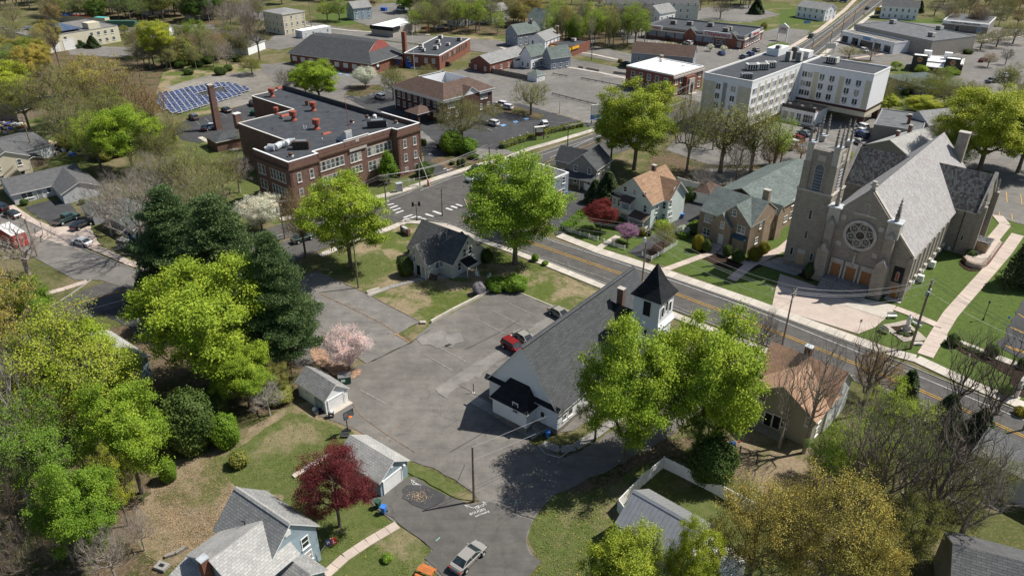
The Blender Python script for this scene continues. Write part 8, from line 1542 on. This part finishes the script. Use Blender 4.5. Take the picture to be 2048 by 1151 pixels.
for a in (('a',948,1003,893,'bare wooden pole at the tip of the grass verge by the chalk writing',0,20),('b',1283,575,455,'utility pole on the far pavement behind the black spire',1,50,1),('c',1564,691,578,'leaning utility pole on the near side of the street opposite the stone church',2,55),('d',1821,697,560,'thick utility pole with transformers beside the statue garden',1,52,3,.22),('e',773,414,348,'utility pole at the crossing in front of the school',2,20),('f',570,478,400,'utility pole left of the big light green tree',1,20,1),('g',541,404,345,'utility pole at the left corner of the school',1,10),('h',717,576,480,'reddish pole standing at the edge of the upper lot',0,20),('i',75,513,438,'bare leaning pole on the side street corner',0,20),('j',291,583,487,'utility pole where the side street meets the main road',1,20),('k',979,340,288,'utility pole on the verge of the office lot',1,20),('l',1134,322,250,'tall pole across the road from the office hedge',1,20),('m',70,315,232,'pole with a long crossarm in the junk yard',2,-20),('n',1622,108,66,'highway pole nearest the apartment block',1,50,1),('o',1659,92,49,'second highway pole on the plaza side',1,50,1),('p',1681,75,30,'third highway pole on the plaza side',0,50),('q',1706,47,18,'fourth highway pole near the bend',1,50),('r',624,63,5,'tall pole on the back street by the bins',0,0),('s',1183,121,72,'pole with transformers across from the white roofed building',1,40,2),('t',1360,175,130,'pole in front of the long blue grey building',1,40),('u',885,432,372,'thin pole at the crossing island behind the cottage',1,20),('v',2046,860,760,'utility pole cut by the right edge below the street',1,50),('x',1380,214,165,'pole at the highway edge left of the apartment block',1,40),('w',1870,84,50,'pole behind the burger restaurant',0,0),('y',405,0+70,30,'pole at the edge of the brown thicket',1,0)):
 pole(*a)
PT['R']=([P(2300,760,9)]*4,P(2300,760,7)); PT['L']=([P(-200,560,9)]*4,P(-200,560,7))
for a,b,l in (('b','c','wires above the street between the spire and the leaning pole'),('c','d','wires crossing the church forecourt'),('d','R','wires running off to the right past the statue garden'),('e','b','wires from the school crossing towards the black spire'),('f','e','wires in front of the school'),('j','f','wires over the lower main road'),('k','e','wires from the crossing to the office verge'),('l','k','wires along the office hedge'),('x','l','wires towards the apartment block'),('n','o','highway wires, nearest span'),('o','p','highway wires, second span'),('p','q','highway wires, far span'),('a','c','thin wires from the bare pole over the church trees'),('i','j','wire along the side street'),('s','t','wires before the long blue grey building'),('j','L','wires leaving to the left over the lower road')):wires(a,b,1 if 'a' in (a,b) or 'i' in (a,b) else 3,1.3,True,l)
# ---------------------------------------------------------------- fences, one panel and one post at a time
def fence(px,h,label,kind='board',mat='white',post='white',step=2.3,name=None,cat='fence'):
 pts=[P(x,y) for x,y in px]; t=thing(name or 'fence',label,cat,pts[0]); pm=None
 for a,b in zip(pts[:-1],pts[1:]):
  d=b-a; L_=np.linalg.norm(d); n=max(1,int(round(L_/step))); s=L_/n; ang=math.atan2(d[1],d[0]); m=MB()
  if kind == 'picket':
   m.box((.06,-.02,.2),(s-.06,.02,.28)); m.box((.06,-.02,.62),(s-.06,.02,.7)); pk=mesh('picket',*(lambda q:(q.V,q.F))(MB().box((-.04,-.045,.08),(.04,-.021,.88))),mat)
  elif kind == 'rail':m.box((0,-.04,h-.35),(s,.04,h)); 
  elif kind == 'mesh':m.tube((0,0,h),(s,0,h),.03,n=4); m.tube((0,0,.2),(s,0,.2),.02,n=4)
  else:m.box((.08,-.03,.06),(s-.08,.03,h-.08)); m.box((.08,-.05,h-.079),(s-.08,.05,h)); m.box((.08,-.05,.05),(s-.08,.05,.18))
  me=mesh('panel',m.V,m.F,mat); q=MB(); q.box((-.07,-.07,0),(.07,.07,h+.06)); q.lathe([(.12,h+.061),(.02,h+.16)],n=4,ang0=math.pi/4); po=mesh('post',q.V,q.F,post)
  for i in range(n):
   c=a+d*i/n; pn=link('panel' if kind != 'rail' else 'rail',me,t,RZ(c[0],c[1],.08,ang)); link('post',po,t,RZ(c[0],c[1],.08,ang))
   if kind == 'picket':
    for j in range(int(s/.3)):c2=c+d/L_*(.15+j*.3); link('picket',pk,pn,RZ(c2[0],c2[1],.08,ang))
  link('post',po,t,RZ(b[0],b[1],.08,ang))
 return t
fence([(1250,1042),(1235,1021),(1278,977),(1325.7,936),(1363,954),(1398,972),(1474,1011),(1520,1035)],1.8,'tall white vinyl fence round the metal roofed house yard',step=2.6); fence([(1354,369),(1378,376),(1402,384)],1.8,'white vinyl fence behind the mint house yard',step=2.4); fence([(1168,380),(1182,386),(1200,390)],1.7,'white vinyl fence beside the grey house',step=2.4)
fence([(1125,461),(1160,471),(1195.5,482)],.9,'white picket fence along the pavement, left of three','picket'); fence([(1207,486.5),(1249,500)],.9,'white picket fence along the pavement, middle of three','picket'); fence([(1284,513),(1302.5,521),(1353,491)],.9,'white picket fence turning back along the drive, right of three','picket')
fence([(938,136),(970,144),(1000,150),(1030,156),(1066,163)],1.8,'weathered brown board fence behind the small white house','board','fence_wood','fence_wood',2.0)
for p,l in (([(1106,150),(1134,155)],'short grey guard rail in the big lot'),([(1163,159),(1205,167),(1250,176)],'long grey guard rail in the middle of the big lot'),([(1105,190),(1160,204),(1225,220)],'long grey guard rail between the two lots')):fence(p,.7,l,'rail','grey_metal','wood_pole',3.0,'guard_rail','guard rail')
for p,l in (([(1157,136),(1167,138)],'shortest grey concrete barrier by the back street'),([(1173,139),(1199,144)],'middle grey concrete barrier by the back street'),([(1227,147),(1254,151)],'right grey concrete barrier by the back street')):
 a,b=P(*p[0]),P(*p[1]); d=b-a; g=Fr(a,math.atan2(d[1],d[0]),np.linalg.norm(d),1); t=thing('barrier',l,'barrier',a,0,'concrete barriers'); m=MB(); m.box((0,-.4,0),(g.L,.4,.3),g.T); m.build('foot','cmu',t); MB().box((.02,-.18,.301),(g.L-.02,.18,1.0),g.T).build('wall','cmu',t)
fence([(700,345),(760,357-2),(850,352)][:0] or [(480,268),(420,290)][:0] or [(345,232),(420,214),(495,197)],1.2,'thin wire fence between the school lot and the solar field','mesh','galv','galv',3.0); fence([(450,905-130+25),(500,795),(540,775)],1.0,'old wooden rail fence in the brush left of the small garage','rail','wood_grey','wood_grey',2.0)
fence([(1478,912),(1512,928)],1.6,'dark metal swing frame in the dry yard','mesh','dark_metal','dark_metal',3.2,'swing_frame','swing frame')
# ---------------------------------------------------------------- smaller things
def simple(name,label,cat,px,py,parts,group=None,ang=0,z=0):
 """parts: (part name, material, list of shapes) in local metres"""
 b=P(px,py); t=thing(name,label,cat,(b[0],b[1],.1+z),math.radians(ang),group); W=wm(t)
 for n,mt,sh in parts:
  m=MB()
  for s in sh:
   if s[0] == 'b':m.box(s[1],s[2])
   elif s[0] == 't':m.tube(*s[1:])
   else:m.lathe(*s[1:])
  m.build(n,mt,t,W)
 return t
BN=[('seat','white',[('b',(-.8,-.25,.42),(.8,.2,.48))]),('backrest','grey_metal',[('b',(-.8,.2,.5),(.8,.26,.62)),('b',(-.8,.24,.66),(.8,.3,.78)),('b',(-.8,.28,.82),(.8,.34,.95))]),('leg','white',[('b',(-.7,-.2,0),(-.5,.25,.42))]),('leg','white',[('b',(.5,-.2,0),(.7,.25,.42))])]
for x,y,a,l in ((1783,636,0,'white park bench above the statue'),(1833,651,-60,'white park bench right of the statue'),(1768,664,130,'white park bench left of the statue')):simple('park_bench',l,'bench',x,y,BN,'benches round the statue',a)
simple('garden_bench','brown wooden garden bench by the cottage path','bench',866,560,[(n,'brown',s) for n,m_,s in BN],None,-30)
simple('statue','white robed statue with raised hand on a square plinth','statue',1811,664,[('plinth','limestone',[('b',(-.6,-.6,0),(.6,.6,.35)),('b',(-.42,-.42,.351),(.42,.42,1.25))]),('figure','statue_white',[('l',[(.3,1.251),(.36,1.4),(.3,2.0),(.26,2.4),(.3,2.7),(.24,2.9),(.09,2.98),(.08,3.03),(.14,3.1),(.16,3.22),(.12,3.34),(.03,3.4)],(0,0,0),12),('t',(.22,0,2.75),(.5,-.15,2.55),.08,.07,7),('t',(.5,-.15,2.55),(.55,-.3,2.85),.07,.05,7),('t',(-.22,0,2.75),(-.3,-.25,2.35),.08,.06,7),('t',(-.3,-.25,2.35),(-.05,-.4,2.45),.06,.05,7)])])
for i,(x,y) in enumerate(((1800,668),(1826,668),(1812,672))):tree('bush',x,y,.5,.55,'hedge',['left','right','near'][i]+' low green planting round the statue',name='low_shrub')
simple('memorial_slab','pale stone slab in the grass near the thick pole','memorial',1834,688,[('slab','limestone',[('b',(-.9,-.35,0),(.9,.35,.18))]),('plaque','grey_metal',[('b',(-.3,-.5,0),(.3,-.36,.3))])])
LP=lambda h:[('pole','black',[('l',[(.16,0),(.12,.3),(.06,.4),(.05,h)],(0,0,0),8)]),('lantern','glass_sky',[('l',[(.1,h),(.18,h+.45)],(0,0,0),6)]),('cap','black',[('l',[(.22,h+.451),(.05,h+.65),(.02,h+.75)],(0,0,0),6)])]
for x,y,l in ((2007,580,'black lamp post on the church lawn near the spruce'),(1966,640,'black lamp post on the church lawn near the walk')):simple('lamp_post',l,'lamp post',x,y,LP(3.0),'lamp posts on the church lawn')
SG=lambda h,w,hh,m_,pm='galv':[('post',pm,[('t',(0,0,0),(0,0,h),.035,.035,6)]),('plate',m_,[('b',(-w/2,-.06,h-hh),(w/2,-.036,h))])]
for x,y,h,w,hh,m_,a,l in ((1716,664,2.4,.35,.5,'grey_metal',0,'small grey sign at the corner of the forecourt'),(1136,548,2.4,.45,.6,'galv',20,'road sign seen from behind on the near pavement'),(1541,596,2.0,.35,.45,'white',0,'small white sign on the church lawn edge'),(1121,455,1.4,.5,.7,'white',20,'white sign beside the black drive'),(819,376,2.2,.45,.8,'white',-20,'white notice sign at the school pavement, left of two'),(829,374,2.2,.45,.8,'white',-20,'white notice sign at the school pavement, right of two'),(993,315,2.4,.6,.6,'grey_metal',0,'road sign by the office verge'),(1095,290,2.4,.6,.6,'grey_metal',0,'square road sign on the hedge verge'),(1175,268,2.6,.8,.6,'grey_metal',0,'grey sign at the corner of the office drive'),(1725,40,3.4,.9,1.1,'yellow',0,'yellow warning sign beside the highway'),(1613,52,2.4,3.4,1.4,'paint_blue',0,'light blue board on the far green'),(855,70,3,1.1,1.1,'orange',0,'orange roadwork sign on the back street'),(1264,111,2.4,.9,.9,'grey_metal',0,'round sign at the far lot edge'),(2010,655,2.2,.4,.5,'paint_blue',0,'blue parking sign at the right lot edge'),(1929,735,2.4,.4,.6,'white',30,'thin white sign on the lawn by the pavement')):simple('road_sign',l,'sign',x,y,SG(h,w,hh,m_),'small signs',a)
simple('crossing_sign','bright yellow green pedestrian sign by the lower pavement','sign',1998,893,[('post','yellow',[('t',(0,0,0),(0,0,3.0),.05,.05,6)]),('plate','leaf_lime',[('b',(-.4,-.08,2.2),(.4,-.05,3.0))]),('plate','leaf_lime',[('b',(-.3,-.08,1.7),(.3,-.05,2.1))])],None,45)
for x,y,a,l in ((834,442,10,'twin headed traffic signal on the near corner of the crossing'),(949,412,200,'traffic signal at the far corner of the crossing')):simple('traffic_signal',l,'traffic light',x,y,[('pole','dark_metal',[('l',[(.2,0),(.12,.4),(.08,.5),(.07,3.6)],(0,0,0),8)]),('signal_head','black',[('b',(-.9,-.2,3.4),(-.45,.2,4.3)),('b',(-.45,-.05,3.7),(.45,.05,3.8))]),('signal_head','black',[('b',(.45,-.2,3.4),(.9,.2,4.3))])],'traffic signals',a)
simple('signal_mast','tall grey signal mast with a slanted white arm at the school corner','traffic light',840,372,[('pole','grey_metal',[('t',(0,0,0),(0,0,8.0),.16,.1,8)]),('brace','white',[('t',(0,0,7.5),(2.6,-.4,0),.07,.07,6)]),('box','orange',[('b',(1.8,-.3,0),(2.3,.1,1.6))])])
simple('signal_cabinet','grey utility cabinet on the school pavement','cabinet',799,384,[('box','offwhite',[('b',(-.75,-.45,.1),(.75,.45,2.1))]),('door','grey_metal',[('b',(-.6,-.48,.25),(.6,-.452,1.95))]),('roof','galv',[('b',(-.8,-.5,2.101),(.8,.5,2.2))])],None,30)
simple('church_sign','low brick sign on the corner lawn behind the cottage','sign',811,468,[('pier','brick_brown',[('b',(-1.5,-.3,0),(-.9,.3,1.5))]),('pier','brick_brown',[('b',(.9,-.3,0),(1.5,.3,1.5))]),('panel','limestone',[('b',(-.9,-.18,.4),(.9,.18,1.3))]),('cap','galv',[('b',(-1.0,-.3,1.301),(.88,.3,1.42))]),('base','brick_brown',[('b',(-.9,-.25,0),(.9,.25,.399))])],None,-50)
simple('office_sign','brown and white hanging business sign between the two hedges','sign',1079,280,[('post','brown',[('b',(-1.3,-.12,0),(-1.1,.12,3.6))]),('post','brown',[('b',(1.1,-.12,0),(1.3,.12,3.6))]),('panel','offwhite',[('b',(-1.05,-.1,2.2),(1.05,.1,3.2))]),('panel','maroon_trim',[('b',(-1.05,-.1,1.2),(1.05,.1,2.1))]),('roof','offwhite',[('b',(-1.6,-.5,3.601),(1.6,.5,3.8))])],None,20)
simple('lot_sign','blue and white tall business sign at the corner of the parking lot','sign',1190,247,[('panel','offwhite',[('b',(-1.5,-.2,2.6),(1.5,.2,5.6))]),('panel','blue',[('b',(-1.5,-.22,1.0),(1.5,.22,2.59))]),('post','dark_metal',[('b',(-1.3,-.1,0),(-1.1,.1,.99)),('b',(1.1,-.1,0),(1.3,.1,.99))])],None,20)
simple('yellow_sign','yellow and green billboard beside the big white house','sign',1760,33,[('panel','yellow',[('b',(-3,-.2,2.6),(3,.2,4.4))]),('panel','olive_panel' if 'olive_panel' in MATS else 'shingle_green',[('b',(-3,-.2,.8),(3,.2,2.59))]),('post','white',[('b',(-3.3,-.2,0),(-3.02,.2,4.4)),('b',(3.02,-.2,0),(3.3,.2,4.4))])])
simple('lot_board','white roadside signboard on posts by the highway','sign',1658,108,[('panel','offwhite',[('b',(-2,-.15,2),(2,.15,4.2))]),('post','grey_metal',[('t',(-1.5,0,0),(-1.5,0,1.99),.08,.08,6),('t',(1.5,0,0),(1.5,0,1.99),.08,.08,6)])])
simple('basketball_hoop','portable basketball hoop at the edge of the church lot','basketball hoop',696,864,[('pole','black',[('t',(0,0,.1),(0,0,3.3),.06,.06,8)]),('backboard','glass_sky',[('b',(-.75,-.65,2.8),(.75,-.6,3.8))]),('board_frame','dark_metal',[('b',(-.8,-.68,2.75),(-.75,-.58,3.85)),('b',(.75,-.68,2.75),(.8,-.58,3.85)),('b',(-.75,-.68,3.8),(.75,-.58,3.85)),('b',(-.75,-.68,2.75),(.75,-.58,2.8)),('t',(0,0,3.2),(0,-.6,3.3),.05,.05,6)]),('rim','orange',[('l',[(.2,3.04),(.24,3.06),(.2,3.08)],(0,-.95,0),12)]),('base','black',[('b',(-.45,-.2,0),(.45,.7,.14))])],None,50)
BI=lambda m_:[('body',m_,[('l',[(.27,.06),(.4,1.0)],(0,0,0),4,math.pi/4)]),('lid',m_,[('b',(-.34,-.36,1.001),(.34,.34,1.08))]),('wheel','rubber',[('t',(-.3,.3,.12),(-.22,.3,.12),.12,.12,8)]),('wheel','rubber',[('t',(.22,.3,.12),(.3,.3,.12),.12,.12,8)])]
for x,y,m_,a,l in ((768,1026,'bin_blue',-20,'blue wheeled bin at the driveway edge beside the dark red tree'),(757,1015,'bin_green',-30,'dark green wheeled bin behind the blue one'),(1364,437,'bin_blue',0,'blue wheeled bin at the corner of the mint house'),(1133,393,'bin_blue',20,'blue wheeled bin by the red door'),(1095,875,'bin_blue',0,'blue barrel like bin at the foot of the church steps'),(588,38,'bin_blue',0,'blue bin on the back street, left of three'),(593,39,'bin_blue',0,'blue bin on the back street, middle of three'),(598,40,'bin_blue',0,'blue bin on the back street, right of three'),(1094,133,'bin_blue',0,'blue bin in the small white house yard')):simple('wheeled_bin',l,'bin',x,y,BI(m_),'wheeled bins',a)
simple('dumpster','dark green dumpster with grey lids behind the small white garage','dumpster',690,764,[('body','dumpster',[('b',(-.9,-.7,.12),(.9,.7,1.2))]),('lid','grey_metal',[('b',(-.92,-.75,1.201),(-.01,.75,1.3))]),('lid','grey_metal',[('b',(.01,-.75,1.201),(.92,.75,1.3))]),('label','white',[('b',(-.5,-.73,.5),(.1,-.702,.95))])],None,12); simple('dumpster','green rounded dumpster beside the school back wing','dumpster',512,231,[('body','dumpster',[('b',(-1.5,-1,.1),(1.5,1,1.3))]),('lid','dumpster',[('l',[(1.3,1.301),(1.0,1.6),(.2,1.8)],(0,0,0),10)])])
simple('transformer_box','green transformer box with yellow bollards by the boiler house','transformer',464,291,[('box','green_metal',[('b',(-.9,-.8,.1),(.9,.8,1.7))]),('bollard','yellow',[('t',(-1.6,-1,0),(-1.6,-1,1.1),.1,.1,8)]),('bollard','yellow',[('t',(1.6,-1,0),(1.6,-1,1.1),.1,.1,8)]),('bollard','yellow',[('t',(1.6,1,0),(1.6,1,1.1),.1,.1,8)])])
simple('picnic_table','orange stained picnic table cut by the bottom edge','picnic table',852,1150,[('tabletop','wood_orange',[('b',(-.9,-.38+.16*i,.72),(.9,-.25+.16*i,.77)) for i in range(5)]),('seat','wood_orange',[('b',(-.9,-.85,.42),(.9,-.58,.47))]),('seat','wood_orange',[('b',(-.9,.58,.42),(.9,.85,.47))]),('leg','wood_orange',[('b',(-.7,-.8,0),(-.6,.8,.41))]),('leg','wood_orange',[('b',(.6,-.8,0),(.7,.8,.41))])],None,-25)
CHR=[('seat','white',[('b',(-.28,-.28,.36),(.28,.28,.42))]),('backrest','white',[('b',(-.28,.24,.421),(.28,.32,1.0))]),('armrest','white',[('b',(-.36,-.28,.6),(-.29,.3,.64))]),('armrest','white',[('b',(.29,-.28,.6),(.36,.3,.64))])]+[('leg','white',[('b',(a,b,0),(a+.06,b+.06,.359))]) for a in (-.28,.22) for b in (-.28,.22)]
for x,y,a,l in ((955,554,40,'white garden chair near the cottage, left of two'),(978,557,-60,'white garden chair near the cottage, right of two')):simple('garden_chair',l,'chair',x,y,CHR,'white garden chairs',a)
t=simple('house_flag','flag half navy and half red hanging beside the blue house','flag',668,1118,[('flagpole','white',[('t',(-1.6,.2,.9),(0,0,3.2),.03,.03,6)]),('navy_half','flag_navy',[('b',(-.62,-.02,2.2),(0,.02,3.1))]),('red_half','red',[('b',(.001,-.02,2.2),(.62,.02,3.1))]),('emblem','white',[('b',(-.45,-.03,2.45),(-.38,-.021,2.9)),('b',(-.26,-.03,2.45),(-.2,-.021,2.9)),('b',(-.45,-.03,2.66),(-.15,-.021,2.72)),('b',(.15,-.03,2.4),(.45,-.021,2.48)),('b',(.2,-.03,2.481),(.28,-.021,2.9))])],None,20) if plain('flag_navy',(.03,.04,.14)) else None
simple('board_pile','long pale planks and scrap sheet lying on the lawn behind the blue garage','lumber',636,925,[('plank','concrete_pink',[('b',(-3.6,-.35,0),(3.4,.3,.14))]),('plank','wood_grey',[('b',(-3.4,.31,0),(2.6,.42,.2))]),('sheet','galv',[('b',(-1.9,-.3,.141),(-.7,.28,.3))])],None,47)
simple('black_pallet','black plastic tub lying by the basketball hoop','tub',690,872,[('tub','dark_metal',[('b',(-.5,-.35,0),(.5,.35,.2))]),('rim','grey_metal',[('b',(-.54,-.39,.2),(.54,-.35,.26)),('b',(-.54,.35,.2),(.54,.39,.26))])])
simple('grill','covered barbecue grill at the corner of the small garage','grill',663,834,[('body','dark_metal',[('b',(-.35,-.28,.5),(.35,.28,.85))]),('hood','galv',[('l',[(.36,.851),(.3,1.05),(.1,1.15)],(0,0,0),10)]),('leg','black',[('b',(-.32,-.25,0),(-.26,.25,.499)),('b',(.26,-.25,0),(.32,.25,.499))])]); simple('bag_pile','white bags and tubs heaped beside the small garage','bags',630,822,[('bag','white',[('l',[(.3,0),(.4,.3),(.2,.6)],(0,0,0),8)]),('bag','black',[('l',[(.4,0),(.5,.3),(.2,.6)],(.9,-.3,0),8)]),('tub','grey_metal',[('l',[(.3,0),(.34,.5)],(.4,-.7,0),10)])])
simple('drain_cover','white framed rust red basement hatch beside the silver sedan','hatch',1031,677,[('frame','limestone',[('b',(-1.1,-.9,0),(1.1,.9,.1))]),('grate','maroon_trim',[('b',(-.65,-.5,.1),(.65,.5,.16))])],None,-38); simple('lot_sign_post','thin post sign with a dark panel seen edge on by the church steps path','sign',947,786,[('post','black',[('t',(0,0,0),(0,0,1.6),.06,.06,6)]),('base','concrete',[('b',(-.2,-.2,0),(.2,.2,.05))])])
simple('stone_block','pale stone block at the corner of the retaining wall','stone',846,647,[('block','limestone',[('b',(-.5,-.3,0),(.5,.3,.35))]),('shadow_base','wood_grey',[('b',(-.4,-.2,-.05),(.4,.2,-.001))])]); simple('lawn_steps','three pale concrete steps from the cottage path down to the lot','steps',747,584,[('step','concrete',[('b',(-1.2,-.6+i*.35,0),(1.2,-.3+i*.35,.14*(i+1)))]) for i in range(3)],None,35)  # stone block rests on a smaller wood-grey base
simple('stone_drain','concrete drain box and path end at the bottom left','drain',325,1135,[('box','concrete_grey',[('b',(-.7,-.5,0),(.7,.5,.35))]),('grate','black',[('b',(-.3,-.2,.351),(.3,.2,.37))])],None,-20); wallrun([(330,1115),(352,1108),(375,1095)],.4,.4,'garden_wall','rubble','low rubble garden wall beside the blue house')
simple('yard_toys','small blue and red plastic toys in the dry yard','toys',1466,890,[('toy','blue',[('b',(-.4,-.25,0),(.3,.25,.4))]),('toy','orange',[('b',(-.6,-1.6,0),(.2,-1.1,.15))]),('toy','red',[('b',(.9,.5,0),(1.1,.7,.15))])]); simple('tall_sign','white pillar sign in the mulch bed at the right edge','sign',2032,795,[('post','offwhite',[('b',(-.25,-.2,0),(.25,.2,2.2))]),('panel','offwhite',[('b',(-1.0,-.25,2.201),(1.0,.25,3.4))]),('base','limestone',[('b',(-.5,-.45,-.05),(.5,.45,-.001))])],None,40)
simple('pool_slide','blue inflatable slide at the gym entrance','slide',822,136,[('slide','blue',[('b',(-1.6,-1,0),(-1.2,1,3)),('b',(-1.2,-1,0),(.5,1,1.6))]),('mat','offwhite',[('b',(.5,-1.2,0),(3,1.2,.4))])],None,-30); simple('flagpole','white flagpole in front of the gym entrance','flagpole',829,141,[('pole','white',[('t',(0,0,0),(0,0,14),.09,.05,8)]),('ball','galv',[('l',[(.03,14),(.14,14.12),(.03,14.25)],(0,0,0),8)])])
for i,(x,y,ty) in enumerate(((1119,228,202),(888,205-8,185),(810,205,188),(1067,273,247))):b=P(x,y); t=thing('light_post',['slim rusty light post by the lower guard rail','slim post behind the office','short rusty post by the white parking bays','slim post behind the office hedge'][i],'post',b,0,'slim posts in the lots'); MB().tube(b,b+[0,0,hz(b,ty)],.09,.07,6).build('post','wood_pole',t); MB().lathe([(.16,0),(.16,.3)],b,8).build('base','cmu',t)
simple('glasshouse','arched white framed greenhouse in the far yard','greenhouse',318,70,[('cover','glass_sky',[('t',(-6,0,0),(6,0,0),3.2,3.2,16)]),('hoop','white',[('t',(x,0,0),(x+.15,0,0),3.26,3.26,16) for x in (-6,-3,0,3,5.9)])])
